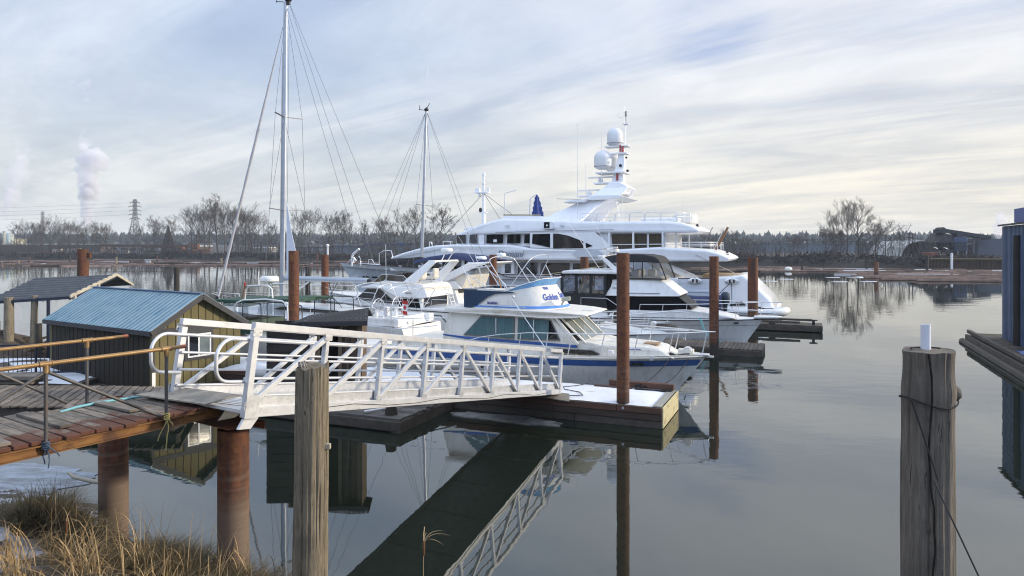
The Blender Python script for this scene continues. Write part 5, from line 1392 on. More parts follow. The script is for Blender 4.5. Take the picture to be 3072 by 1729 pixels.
for z, L in ((10.9, .95), (6.35, 1.25)):
    for sg in (-1, 1):
        p = mt0.lerp(mt1, (z - 1.5) / 15); MB(MAR).beam(p, p + V((.30, sg * L, .04)), .09, .03).build('spreader', wire, mast)
        sp_.append(p + V((.30, sg * L, .04)))
msth = V((-19.95, VC, 16.35))
tubes('rigging', wire, sl, [[msth, sp_[0], sp_[2], (-19.9, 7.65, 1.4)], [msth, sp_[1], sp_[3], (-19.9, 10.95, 1.4)], [mt0.lerp(mt1, .625), sp_[2]], [mt0.lerp(mt1, .625), sp_[3]],
      [(-19.75, VC, 16.4), (-13.2, 8.2, 1.5)], [(-19.75, VC, 16.4), (-13.2, 10.4, 1.5)], [msth, (-15.3, VC, 3.1)], [mt0.lerp(mt1, .3), (-20.2, 8.1, 1.4)], [mt0.lerp(mt1, .3), (-20.2, 10.5, 1.4)], [(-20.1, VC - .1, 14), (-20.25, VC - .12, 2.5)], [(-19.9, VC + .15, 15), (-20.1, VC + .2, 2.5)]], .009, 5)
fs0, fs1 = V((-24.45, VC, 1.65)), V((-20.15, VC, 15.3))
tubes('forestay', wire, sl, [[fs0, fs1]], .012, 5)
mb = MB(MAR); pts = [fs0.lerp(fs1, .03 + .90 * i / 40) for i in range(41)]
mb.tube(pts, [.028 + .045 * min(1, 3 * (1 - i / 40)) * (.85 + .15 * math.sin(i * 1.7)) for i in range(41)], 9); mb.build('furled_jib', pm('furled_sailcloth', (.50, .50, .52), (.36, .36, .39), 8, st=(1, 1, 3), rough=.8), sl, smooth=60)
MB(MAR).lathe(fs0.lerp(fs1, .018), [(.02, 0), (.11, .02), (.11, .14), (.03, .18)], 12, fs1 - fs0).build('furling_drum', blackp, sl, smooth=40)
mb = MB(MAR); mb.tube([(-20.0, VC, 3.04), (-15.2, VC, 3.02)], .125, 14); bo = mb.build('boom', pm('boom_grey', (.46, .50, .56), (.40, .44, .5), 2, rough=.35, metal=.3), sl, smooth=50)
MB(MAR).tube([(-15.22, VC, 3.02), (-15.05, VC, 3.0)], [.1, .06], 10).build('boom_end', blackp, bo, smooth=40)
tubes('boom_vang', steel, sl, [[(-20.1, VC, 1.95), (-18.6, VC, 2.9)]], .045, 8)
tubes('sheet', rope_d, sl, [[(-17.4, VC, 2.9), (-17.1, VC - .1, 2.2), (-17.5, VC - .2, 1.9)], [(-16.9, VC, 2.9), (-17.3, VC, 2.3), (-16.5, VC - .2, 1.75)]], .016, 5)
mb = MB(MAR); q = [(-19.92, 6.9), (-19.62, 5.3), (-19.36, 4.35), (-19.5, 3.22), (-19.92, 3.15)]
mb.prism([V((s, VC - .01, z)) for s, z in q], [V((s, VC + .01, z)) for s, z in q]); mb.build('mainsail_leech', pm('sailcloth', (.72, .74, .80), (.6, .63, .7), 3, rough=.7), sl)
fg = thing('flag', 'small red and white maple leaf flag at the sailing boat stern', 'flag', marM(-12.7, 8.9, 1.5))
MB(MAR).tube([(-12.9, 8.6, 1.35), (-12.55, 8.6, 2.35)], .012, 6).build('staff', steel, fg)
for (c0, c1, m_) in ((0, .27, redp), (.27, .73, whitep), (.73, 1, redp)):
    MB(MAR).grid(lambda a, c: V((-12.95 + .30 * a, 8.58 + .03 * math.sin(6 * (c0 + (c1 - c0) * c)), 2.25 - .62 * (c0 + (c1 - c0) * c) - .05 * a)), 4, 6).build('cloth', m_, fg, fix=False)
lf = [(0, -.3), (.03, -.08), (.2, -.12), (.16, -.02), (.3, .1), (.22, .13), (.24, .22), (.12, .19), (.13, .3), (.06, .26), (0, .42)]
lf = lf + [(-x, y) for x, y in lf[::-1][1:-1]]
mb = MB(MAR); mb.add([V((-12.80 + y * .28, 8.545, 1.925 + x * .42)) for x, y in lf], [tuple(range(len(lf)))]); mb.build('leaf', redp, fg, fix=False)

# ---------------------------------------------------------------- second sailing boat: mast, covered boom (hull behind the motor yachts)
s2 = thing('sailing_boat', 'farther sailing boat with a shorter bare mast and black covered boom', 'sailing boat', marM(-20, 23))
VC = 23.0
h = Hull(-26, -14.6, VC, 1.8, lambda t: 1.2 + .3 * t, zk=-.35, rake=1.2, p=2.1, t0=.35, stern=.8, wl=(.8, .15))
h.hull('hull', gel, s2); h.deck('deck', gel, s2)
block('coachroof', gel, s2, [(-23, 1.2), (-22.9, 1.9), (-19.5, 1.9), (-18, 1.5), (-18, 1.2)], 22.1, VC, bevel=.08)
m0, m1 = V((-20.45, VC, 1.8)), V((-20.02, VC, 13.7))
mb = MB(MAR); rings = [[m0.lerp(m1, i / 10) + V((math.cos(a) * .125 * (1 - .35 * i / 10), math.sin(a) * .09, 0)) for a in [6.2832 * j / 12 for j in range(12)]] for i in range(11)]
mast = mb.loft(rings).build('mast', mastm, s2, smooth=50)
MB(MAR).lathe(m1, [(.12, -.05), (.16, .05), (.1, .14), (.02, .2)], 10).build('masthead_gear', blackp, mast)
tubes('wind_vane', blackp, mast, [[m1, m1 + V((-.55, 0, .1))], [m1 + V((-.55, 0, .05)), m1 + V((-.5, 0, .4))], [m1 + V((0, 0, .1)), m1 + V((.25, 0, .45))]], .022, 5)
whip(s2, m1, m1 + V((.1, 0, 3.3)), .014)
sps = []
for sg in (-1, 1):
    p = m0.lerp(m1, .465); q = p + V((.1, sg * 1.05, .02)); sps.append(q); MB(MAR).beam(p, q, .07, .03).build('spreader', wire, mast)
tubes('rigging', wire, s2, [[m1, sps[0], (-20.2, 21.4, 1.4)], [m1, sps[1], (-20.2, 24.6, 1.4)], [m1, (-26, 22.2, 1.4)], [m1, (-26, 23.8, 1.4)], [m1, (-14.8, VC, 1.6)], [m1, (-15.5, VC, 1.6)], [m0.lerp(m1, .46), (-21.2, 21.5, 1.4)], [m0.lerp(m1, .46), (-19.4, 21.5, 1.4)], [m1, (-23.6, VC, 3.5)]], .010, 5)
mb = MB(MAR); mb.tube([(-23.6, VC, 3.42), (-22.8, VC, 3.5), (-21.5, VC, 3.55), (-20.4, VC, 3.62), (-19.6, VC, 3.45), (-18.9, VC, 3.3)], [.14, .24, .26, .28, .2, .1], 12); mb.build('boom_cover', blackc, s2, smooth=60)
tubes('lazy_lines', wire, s2, [[(-22.8, VC - .2, 3.3), (-23.4, 21.6, 1.9)], [(-21, VC - .2, 3.3), (-22, 21.6, 1.9)], [(-20, VC, 3.3), (-19, 21.6, 1.9)]], .012, 5)

# ---------------------------------------------------------------- motor yacht with the white radar arch (bow left)
my = thing('motor_yacht', 'white motor yacht with a slanted radar arch and black side windows beside the flag', 'boat', marM(-17, 14.5))
VC = 14.5
h = Hull(-12.45, -22.8, VC, 1.85, lambda t: 1.40 + .33 * t, zk=-.4, rake=1.1, p=2.4, t0=.42, wl=(.93, .2), trake=.25)
h.hull('hull', gel, my); h.deck('deck', gel, my, camber=.1); h.rub('rub_rail', blackp, my, f=.95, r=.02)
cvf = lambda s, z: 13.02 + .10 * (z - 1.5) + .10 * max(0, -16.8 - s) ** 1.4
block('house', gel, my, [(-14.6, 1.3), (-14.55, 2.0), (-17.0, 2.45), (-17.9, 2.42), (-18.75, 1.85), (-19.6, 1.72), (-20.5, 1.66), (-21, 1.5), (-20, 1.3)], cvf, VC, bevel=.05)
panel('side_window', dglass, my, [(-18.75, 1.80), (-17.98, 2.36), (-17.1, 2.36), (-16.35, 1.86), (-17.0, 1.74)], cvf, out=.016, bothc=VC)
panel('louvre_band', pm('louvre_black', (.02, .02, .022), (.07, .07, .075), 3, st=(.1, .1, 30), rough=.5), my, [(-18.9, 1.74), (-18.75, 1.78), (-16.4, 1.83), (-15.95, 1.86), (-15.95, 1.62)], cvf, out=.014, bothc=VC)
panel('side_window', dglass, my, [(-15.92, 1.90), (-14.75, 1.93), (-14.6, 1.42), (-15.9, 1.50)], cvf, out=.016, bothc=VC)
block('bridge_deck', gel, my, [(-18.4, 2.40), (-17.6, 2.62), (-16.8, 2.82), (-15.4, 2.76), (-14.65, 2.66), (-14.45, 2.5), (-14.3, 2.0), (-14.5, 1.95), (-16.0, 2.0), (-17.0, 2.4)], lambda s, z: 12.92 + .14 * (z - 2) + .10 * max(0, -16.8 - s) ** 1.4, VC, bevel=.04)
q = [(-17.55, 2.68), (-17.02, 3.12), (-15.7, 3.08), (-15.35, 2.78)]
panel('bridge_screen', pm('smoked_screen', (.045, .036, .026), (.08, .065, .045), 3, rough=.06), my, q, lambda s, z: 13.15 + .1 * (z - 2.7), out=.02, bothc=VC)
mb = MB(MAR); A = [V((-17.55, 13.15, 2.68)), V((-17.02, 13.2, 3.12)), V((-17.02, 15.8, 3.12)), V((-17.55, 15.85, 2.68))]; mb.prism(A, [p + V((.02, 0, 0)) for p in A]); mb.build('bridge_screen', MT['smoked_screen'], my)
tubes('screen_frame', steel, my, [[(-17.55, 13.12, 2.69), (-17.02, 13.16, 3.13), (-15.7, 13.16, 3.09), (-15.3, 13.14, 2.77)], [(-16.9, 13.15, 2.75), (-16.6, 13.15, 3.1)]], .014)
for vv in (13.0, 15.88):
    A = [(-15.75, 2.70), (-15.0, 2.68), (-13.85, 3.78), (-13.95, 3.88), (-14.3, 3.84)]
    MB(MAR).prism([V((s, vv + (.2 if vv < 14 else -.2) * (z - 2.7) / 1.1, z)) for s, z in A], [V((s, vv + .12 + (.2 if vv < 14 else -.2) * (z - 2.7) / 1.1, z)) for s, z in A]).build('radar_arch', gel, my, bevel=.03)
MB(MAR).bb(-14.3, -13.88, 13.2, 15.8, 3.78, 3.88).build('arch_top', gel, my, bevel=.04)
radome(my, -13.9, 14.5, 4.3, .32, .22); tubes('radar_stand', gel, my, [[(-14.1, 14.3, 3.85), (-13.95, 14.4, 4.25)], [(-14.0, 14.8, 3.85), (-13.6, 14.6, 4.25), (-13.3, 14.6, 4.4)]], .03)
for (s, v) in ((-15.1, 13.8), (-15.0, 14.9)):
    st = MB(MAR).box((s, v, 2.95), (.5, .5, .16)).box((s + .22, v, 3.18), (.14, .5, .5)).build('seat', cush, my, bevel=.05, seg=3); MB(MAR).cyl((s, v, 2.68), (s, v, 2.9), .05).build('pedestal', steel, st)
MB(MAR).bb(-14.62, -14.4, 13.2, 15.8, 2.28, 2.5).build('aft_bolster', cush, my, bevel=.06, seg=3)
block('aft_bulkhead', pm('shadowed_door_glass', (.02, .02, .022), (.04, .04, .045), 3, st=(1, 8, 1), rough=.2), my, [(-14.62, 1.1), (-14.62, 2.0), (-14.52, 2.0), (-14.52, 1.1)], 13.3, VC)
mb = MB(MAR)
for vv in (14.1, 14.15): pass
for vv in (15.2, 15.62): mb.tube([(-14.3, vv, 2.45), (-13.85, vv, 1.05)], .022, 6)
for i in range(6): f = i / 6 + .08; mb.tube([(-14.3 + .45 * f, 15.2, 2.45 - 1.4 * f), (-14.3 + .45 * f, 15.62, 2.45 - 1.4 * f)], .02, 6)
mb.build('ladder', gel, my, smooth=60)
text_part('lettering', 'CARVER', .10, MT['grey_groove'], my, MAR @ V((-15.45, 12.9, 2.18)), MU, (0, 0, 1), spread=.003)
mb = MB(MAR); mb.bb(-14.5, -12.6, 12.85, 12.98, 1.38, 1.5); mb.bb(-14.5, -12.6, 16.02, 16.15, 1.38, 1.5); mb.build('cockpit_coaming', gel, my, bevel=.04)
panel('hull_recess', pm('recess_line', (.12, .12, .13), rough=.5), my, [(-14.3, 1.2), (-13.3, 1.18), (-12.85, .72), (-12.9, .68), (-13.34, 1.13), (-14.3, 1.15)], lambda s, z: h.pt(h.tt(s), h.fz(h.tt(s), z), -1).y, out=.012)
h.rail('bow_rail', my, .45, lambda t: .55 + .15 * t, gap=1.0, mid=True, lean=.1)
whip(my, (-16.7, 13.1, 2.55), (-16.75, 13.1, 4.7), .018)
tubes('stern_rail', steel, my, [[(-13.9, 12.8, 1.5), (-13.8, 12.75, 1.95), (-12.9, 12.75, 1.95), (-12.7, 12.9, 1.45)]], .015)
for (s, v, z) in ((-12.3, 12.55, .75), (-13.8, 12.5, .7)):
    f_ = MB(MAR).lathe((s, v, z - .35), [(.03, 0), (.12, .08), (.15, .3), (.12, .55), (.04, .65)], 12).build('fender', blackp, None, smooth=50, origin=tuple(MAR @ V((s, v, z)))); tag(f_, 'black fender hanging at the motor yacht stern, ' + ('by the rounded quarter' if s > -13 else 'by the side recess'), 'fender', 'black fenders of the motor yacht')

# ---------------------------------------------------------------- second motor yacht with wing arch, behind
m2 = thing('motor_yacht', 'second white motor yacht with a broad swept wing, cream aft bridge and dark blue bimini', 'boat', marM(-19, 19))
VC = 19.0
h = Hull(-13.9, -25, VC, 1.95, lambda t: 1.3 + .4 * t, zk=-.4, rake=1.2, p=2.4, t0=.42)
h.hull('hull', gel, m2); h.deck('deck', gel, m2)
block('house', gel, m2, [(-15.5, 1.2), (-14.9, 2.3), (-18, 2.5), (-20.5, 1.8), (-20.5, 1.2)], 17.4, VC, bevel=.05)
block('bridge', gel, m2, [(-19, 2.45), (-18, 3.0), (-16.0, 2.75), (-14.9, 2.62), (-14.5, 2.2), (-15.4, 2.1), (-17, 2.3)], lambda s, z: 17.25 + .1 * (z - 2), VC, bevel=.05)
for vv in (17.2, 20.66):
    A = [(-16.4, 2.62), (-15.3, 2.62), (-13.5, 3.45), (-12.85, 3.64), (-12.8, 3.72), (-14.05, 3.66), (-15.2, 3.1)]
    MB(MAR).prism([V((s, vv, z)) for s, z in A], [V((s, vv + .14, z)) for s, z in A]).build('swept_wing', gel, m2, bevel=.03)
MB(MAR).bb(-14.1, -12.8, 17.3, 20.7, 3.64, 3.72).build('arch_top', gel, m2, bevel=.04)
block('aft_bridge', gel_cream, m2, [(-15.2, 2.2), (-14.5, 2.2), (-14.2, 2.95), (-14.9, 2.95)], 17.45, VC, bevel=.05)
block('aft_doorway', blackp, m2, [(-15.3, 1.2), (-15.3, 2.15), (-14.9, 2.15), (-14.7, 1.2)], 17.7, VC)
block('quarter_pod', gel, m2, [(-15.5, 1.2), (-15.45, 2.2), (-14.95, 2.2), (-14.6, 1.2)], 17.35, VC, bevel=.08)
tubes('bridge_rail', steel, m2, [[(-14.3, 17.5, 2.9), (-14.2, 17.5, 3.3), (-14.2, 20.4, 3.3), (-14.3, 20.4, 2.9)], [(-14.1, 18.4, 1.4), (-14.1, 18.4, 3.3)], [(-14.1, 18.8, 1.4), (-14.1, 18.8, 3.3)]] + [[(-14.1, 18.4, 1.6 + .3 * i), (-14.1, 18.8, 1.6 + .3 * i)] for i in range(5)], .016)
tubes('grab_hoop', steel, m2, [hoop((-13.9, 17.6, 1.5), (-13.9, 17.6, 2.3), (-13.9, 18.0, 2.3), (-13.9, 18.0, 1.5)), hoop((-13.9, 18.2, 1.5), (-13.9, 18.2, 2.35), (-13.9, 18.6, 2.35), (-13.9, 18.6, 1.5))], .016)
mb = MB(MAR)
prof = [(-17.6, 3.80), (-16.6, 4.02), (-15.5, 4.16), (-14.6, 4.08), (-13.9, 3.95), (-13.1, 3.84)]
mb.loft([[V((s, 17.3, z - .22)), V((s, 17.5, z - .02)), V((s, 19.0, z + .06)), V((s, 20.5, z - .02)), V((s, 20.7, z - .22)), V((s, 20.5, z - .1)), V((s, 19, z)), V((s, 17.5, z - .1))] for s, z in prof]); mb.build('bimini_top', navy, m2, smooth=60)
tubes('bimini_frame', steel, m2, [hoop((-16.2, 17.4, 2.7), (-17.4, 17.4, 3.9), (-17.4, 20.6, 3.9), (-16.2, 20.6, 2.7)), [(-16.2, 17.4, 2.7), (-15.2, 17.4, 4.1)], [(-16.0, 17.4, 2.7), (-13.4, 17.4, 3.85)]], .016)
radome(m2, -13.55, 17.9, 3.82, .33, .22); radome(m2, -13.05, 19.6, 4.0, .3, .2)
whip(m2, (-13.0, 17.3, 2.7), (-14.7, 17.3, 5.2), .014); whip(m2, (-15.6, 20.4, 3.9), (-15.6, 20.4, 4.9))

# ---------------------------------------------------------------- green canopied work boat with clear panels, at the left
gb = thing('work_boat', 'small work boat with dark green canopy, white tube arch and clear screen panels', 'boat', marM(-15, 4.3))
VC = 4.3
h = Hull(-11.4, -18.9, VC, 1.3, lambda t: .95 + .35 * t, zk=-.3, rake=.8, p=2.3, t0=.4)
h.hull('hull', gel, gb); h.deck('deck', gel, gb)
block('wheelhouse', pm('dark_green_paint', (.02, .06, .04), rough=.5), gb, [(-17.9, 1.15), (-18.0, 1.7), (-16.6, 1.7), (-16.4, 1.15)], 3.3, VC)
for q in ([(-18.0, 1.72), (-17.85, 2.38), (-17.2, 2.38), (-17.2, 1.72)], [(-17.1, 1.72), (-17.1, 2.38), (-16.6, 2.38), (-16.6, 1.72)]): panel('side_glass', vinyl2, gb, q, 3.3, out=.0, bothc=VC)
mb = MB(MAR); mb.bb(-18.25, -16.6, 3.15, 5.45, 2.40, 2.50); mb.loft([[V((s, 3.2, z)), V((s, 4.3, z + .06)), V((s, 5.4, z)), V((s, 5.4, z - .09)), V((s, 3.2, z - .09))] for s, z in ((-17.75, 2.44), (-16.5, 2.52), (-15.2, 2.6), (-14.2, 2.6))]); mb.build('canopy', greenp, gb)
ho = lambda s0, s1, z1, v0=3.2, v1=5.4: hoop((s0, v0, 1.2), (s1, v0, z1), (s1, v1, z1), (s0, v1, 1.2))
tubes('tube_arch', gel, gb, [[(-17.2, 3.15, 1.3), (-17.18, 3.15, 2.2), (-17.0, 3.15, 2.42), (-16.7, 3.15, 2.52), (-15.6, 3.15, 2.58), (-14.8, 3.15, 2.54), (-14.55, 3.15, 2.4), (-14.5, 3.15, 1.4)], [(-17.05, 3.6, 2.5), (-17.0, 3.6, 2.9), (-16.8, 3.6, 3.05), (-15.9, 3.6, 3.08), (-15.7, 3.6, 2.95), (-15.65, 3.6, 2.55)], [(-17.05, 4.9, 2.5), (-17.0, 4.9, 2.9), (-16.8, 4.9, 3.05), (-15.9, 4.9, 3.08), (-15.7, 4.9, 2.95), (-15.65, 4.9, 2.55)]], .03, 8)
radome(gb, -16.35, 4.2, 3.18, .36, .24); whip(gb, (-16.35, 3.6, 3.05), (-16.36, 3.6, 3.62), .03)
tubes('light_pole', teak, gb, [[(-17.1, 3.5, 2.5), (-16.95, 3.5, 3.05)]], .03); MB(MAR).lathe((-16.95, 3.5, 3.05), [(.03, 0), (.035, .1), (.02, .14)], 8).build('nav_light', redp, gb)
def roundrect(s0, s1, z0, z1, v, r=.12):
    pts = [(s0, v, z0), (s0, v, z1 - r)] + [(s0 + r - r * math.cos(a), v, z1 - r + r * math.sin(a)) for a in (.5, 1.05)] + [(s0 + r, v, z1), (s1 - r, v, z1)] + [(s1 - r + r * math.sin(a), v, z1 - r + r * math.cos(a)) for a in (.5, 1.05)] + [(s1, v, z1 - r), (s1, v, z0)]
    return pts
for (s0, s1, z0, z1, v) in ((-16.92, -16.0, 1.4, 2.40, 3.35), (-15.84, -15.0, 1.4, 2.44, 3.5), (-14.72, -14.15, 1.4, 2.37, 3.5), (-14.3, -13.35, 1.3, 2.6, 4.4), (-14.15, -13.05, 1.3, 2.62, 5.2)):
    fr_ = tubes('screen_frame', blackp, gb, [roundrect(s0, s1, z0, z1, v)], .018, 7)
    mb = MB(MAR); mb.add([V((s0, v, z0)), V((s1, v, z0)), V((s1, v, z1)), V((s0, v, z1))], [(0, 1, 2, 3)]); mb.build('screen_panel', vinyl2, fr_, fix=False)
MB(MAR).bb(-17.6, -16.9, 3.6, 4.9, 1.3, 1.75).build('helm_console', blackp, gb, bevel=.05)

# ---------------------------------------------------------------- tender under a navy cover, and an inflatable at the yacht stern
td = thing('tender', 'small boat under a dark navy cover beside the big yacht, with a covered outboard', 'boat', marM(-3, 28.6))
h = Hull(-1.5, -6.2, 28.6, 1.0, lambda t: .95 + .15 * t, zk=-.2, rake=.5, p=2.3, t0=.4)
h.hull('hull', navy, td)
mb = MB(MAR); rings = []
for i in range(21):
    t_ = i / 20; a, b_ = h.pt(t_, 1, -1, .04), h.pt(t_, 1, 1, .04)
    zt = 1.36 + .34 * math.exp(-((t_ - .72) / .16) ** 2) + .12 * math.exp(-(t_ / .1) ** 2)
    rings.append([a - V((0, 0, .16)), a.lerp(b_, .06) + V((0, 0, .06))] + [V((a.x, a.lerp(b_, c).y, a.z + (zt - a.z) * (1 - (2 * c - 1) ** 4) + .03 * NZ.noise((t_ * 9, c * 5, 1)))) for c in (.2, .35, .5, .65, .8)] + [a.lerp(b_, .94) + V((0, 0, .06)), b_ - V((0, 0, .16))])
mb.loft(rings, close=False, caps=False); mb.build('cover', navy, td, smooth=60, fix=False)
mb = MB(MAR); mb.lathe((-1.35, 28.6, .35), [(.10, 0), (.14, .5), (.26, .62), (.3, .95), (.27, 1.22), (.12, 1.33), (.01, 1.34)], 14); mb.build('outboard_cover', pm('slate_navy_cover', (.02, .035, .06), (.03, .05, .08), 4, rough=.7), td, smooth=60)
rb = thing('inflatable_dinghy', 'white inflatable dinghy floating at the big yacht stern', 'dinghy', marM(.8, 29.6))
mb = MB(MAR); mb.tube([(-1.4, 29.0, .36), (.4, 29.0, .36), (1.5, 29.05, .38), (2.05, 29.3, .44), (2.25, 29.75, .5), (2.05, 30.2, .44), (1.5, 30.45, .38), (.4, 30.5, .36), (-1.4, 30.5, .36)], .26, 14); mb.build('tube', gel, rb, smooth=60)
MB(MAR).bb(-1.3, 1.6, 29.1, 30.4, .12, .22).build('floor', pm('dinghy_floor', (.35, .35, .36), rough=.7), rb)
tubes('grab_line', blackp, rb, [[(-1.2, 28.73, .38), (.4, 28.73, .36), (1.5, 28.8, .4), (2.1, 29.1, .44)]], .014)
MB(MAR).tube([(.2, 29.3, .62), (.6, 29.6, .66), (1.0, 29.4, .6), (1.5, 29.5, .62)], [.04, .07, .05, .03], 8).build('line_bundle', blackp, rb, smooth=60)

# ================================================================ BIG YACHT (bow left, three decks)
ya = thing('superyacht', 'large white three deck yacht with a radar mast and white domes, bow to the left', 'yacht', marM(-17, 34.5))
VC = 34.5
NV = 30.7
h = Hull(-.4, -35.7, VC, 3.8, lambda t: 2.46 - .1 * math.sin(math.pi * min(1, t / .45)) + (.52 * max(0, t - .5) / .5 if t > .5 else 0) + (.16 if t > .505 else 0), zk=-1.0, rake=3.4, p=2.2, t0=.5, stern=.97, wl=(.96, .08), trake=0, flare=1.7)
hm = pm('yacht_hull_white', (.66, .71, .77), (.62, .67, .73), .4, rough=.16, lo=.4, hi=.8, coat=.5)
h.hull('hull', hm, ya, n=48, k=12); h.deck('deck', pm('teak_deck', (.36, .31, .25), (.3, .26, .2), 3, rough=.8), ya, dz=-.35, camber=.02)
h.rub('cap_rail', pm('dark_cap_rail', (.09, .035, .025), rough=.35), ya, f=1.0, r=.035, off=-.02, n=60)
h.band('hull_knuckle', hm, ya, 1.48, 1.58, off=.05, ta=.0, tb=.35, thick=.06)
for s0, s1 in ((-34.0, -33.1), (-32.6, -31.7), (-31.4, -30.6), (-30.2, -29.5)):
    panel('hull_port', dglass if s0 > -33 else gel, ya, [(s0, 1.83), (s0 + .1, 1.98), (s1 - .1, 1.98), (s1, 1.83)], lambda s, z: h.pt(h.tt(s), h.fz(h.tt(s), z), -1).y, out=.03, deep=.0)
# stern: sloping transom with rounded shoulders, swim platform
mb = MB(MAR)
prof = [(-2.6, 2.48), (-1.2, 2.56), (-.5, 2.68), (-.1, 2.36), (.55, 1.70), (1.15, 1.09), (1.45, .50), (1.4, .1), (-.6, .05), (-2.6, .6)]
rings = []
for v, k in ((30.74, 0), (30.85, .06), (31.2, .1), (33, .12), (36, .12), (37.8, .1), (38.15, .06), (38.26, 0)):
    rings.append([V((s + (k if s > -1 else 0), v, z)) for s, z in prof])
mb.loft(rings); mb.build('stern_quarter', gel_y, ya, bevel=.12, seg=3, smooth=50)
MB(MAR).bb(.6, 1.75, 31.2, 37.8, .12, .38).build('swim_platform', gel, ya, bevel=.06)
for (s, z) in ((-3.55, 2.25), (-1.15, 2.27)):
    fr_ = MB(MAR).lathe((s, 30.66, z), [(.02, 0), (.30, .0), (.34, .03), (.30, .06), (.2, .06)], 18, (0, -1, 0)); fr_.v = [V((s + (p.x - s) * 1.35, p.y, z + (p.z - z) * .62)) for p in fr_.v]
    q_ = fr_.build('fairlead', steel, ya, smooth=50)
    for ds in (-.12, .14): MB(MAR).cyl((s + ds, 30.6, z - .1), (s + ds, 30.6, z + .12), .06).build('bollard', blackp, q_)
panel('stern_hatch', blackp, ya, [(-1.3, .62), (-1.2, .8), (-.5, .95), (-.25, .7)], NV, out=.06)
def soft_block(name, m, par, poly, vf, vc, r):
    """like block(), with its long edges rounded by radius r"""
    n = len(poly); ar = sum(poly[i][0] * poly[(i + 1) % n][1] - poly[(i + 1) % n][0] * poly[i][1] for i in range(n)); sg = 1 if ar > 0 else -1
    nor = []
    for i in range(n):
        a, b_, c = V(poly[i - 1] + (0,)), V(poly[i] + (0,)), V(poly[(i + 1) % n] + (0,)); e0, e1 = (b_ - a).normalized(), (c - b_).normalized()
        k = V((-(e0.y + e1.y), e0.x + e1.x, 0)) * sg; nor.append(k.normalized() if k.length > 1e-6 else V((-e0.y, e0.x, 0)) * sg)
    secs = [(r * (1 - math.cos(t)), r * (1 - math.sin(t))) for t in (math.pi / 2, 1.2, .8, .4, 0)]
    near = [[V((s + nor[i].x * d, vf(s, z) + e, z + nor[i].y * d)) for i, (s, z) in enumerate(poly)] for d, e in secs]
    far = [[V((p.x, 2 * vc - p.y, p.z)) for p in rg_] for rg_ in near[::-1]]
    return MB(MAR).loft(near + far).build(name, m, par, smooth=50)


# main deck house
mv = lambda s, z: 31.55 + .05 * max(0, -24 - s) ** 1.5
block('main_deck_house', gel_y, ya, [(-28.7, 2.5), (-28.6, 3.52), (-7.6, 3.54), (-6.6, 2.0), (-18, 2.0)], mv, VC)
for s0, s1, z0 in ((-16.95, -15.35, 2.18), (-15.1, -12.78, 2.22), (-12.55, -10.2, 2.22), (-9.95, -8.2, 2.25)):
    panel('main_window', dglass, ya, [(s0, z0), (s0 + .05, 3.32), (s1, 3.36), (s1, z0)], mv, out=.02, bothc=VC)
panel('side_door', gel_y, ya, [(-18.3, 2.1), (-18.3, 3.4), (-17.2, 3.4), (-17.2, 2.1)], mv, out=.02)
panel('door_window', dglass, ya, [(-18.0, 2.55), (-18.0, 3.25), (-17.5, 3.25), (-17.5, 2.55)], mv, out=.04)
panel('forward_window_band', dglass, ya, [(-28.5, 2.92), (-28.45, 3.48), (-18.9, 3.44), (-18.9, 2.75), (-24, 2.8)], lambda s, z: mv(s, z), out=.02, bothc=VC)
for s in (-27.6, -25.6, -23.6, -21.6, -20.0): MB(MAR).bb(s - .13, s + .13, mv(s, 3) - .06, mv(s, 3) - .022, 2.8, 3.5).build('window_post', gel_y, ya)
# upper deck bulwark and belly
UB = [(-28.8, 3.56), (-28.75, 3.68), (-27.4, 4.02), (-25.6, 4.40), (-23.8, 4.66), (-22.2, 4.74), (-17.2, 4.72), (-15.7, 4.48), (-12.9, 4.40), (-10.0, 4.36), (-9.0, 4.38), (-6.9, 4.5), (-5.9, 4.56), (-4.2, 4.44), (-2.8, 4.36), (-2.0, 4.14), (-1.42, 3.86), (-1.3, 3.72), (-1.5, 3.57), (-8, 3.52), (-18, 3.52), (-23.8, 3.55)]
uv = lambda s, z: NV + .045 * max(0, -21.5 - s) ** 1.75 + .10 * max(0, s + 3.4) ** 2 + .05 * max(0, z - 4.2)
mb = MB(MAR)
soft_block('upper_bulwark', gel_y, ya, UB, uv, VC, .16)
panel('belly_vent', pm('pale_vent', (.58, .61, .65), (.5, .53, .57), 2, st=(1, 1, 40), rough=.5), ya, [(-12.2, 4.08), (-12.05, 4.28), (-11.8, 4.35), (-10.5, 4.35), (-10.2, 4.27), (-10.05, 4.08), (-10.2, 3.9), (-10.5, 3.83), (-11.8, 3.83), (-12.05, 3.9)], NV, out=.02)
text_part('lettering', 'Domani', .70, pm('shaded_silver_letters', (.17, .19, .24), rough=.35), ya, MAR @ V((-18.3, NV - .04, 3.80)), MU, (0, 0, 1), shear=.38, depth=.02, spread=.008, xs=.95)  # silver lettering darkened, its grey shadow put into the colour
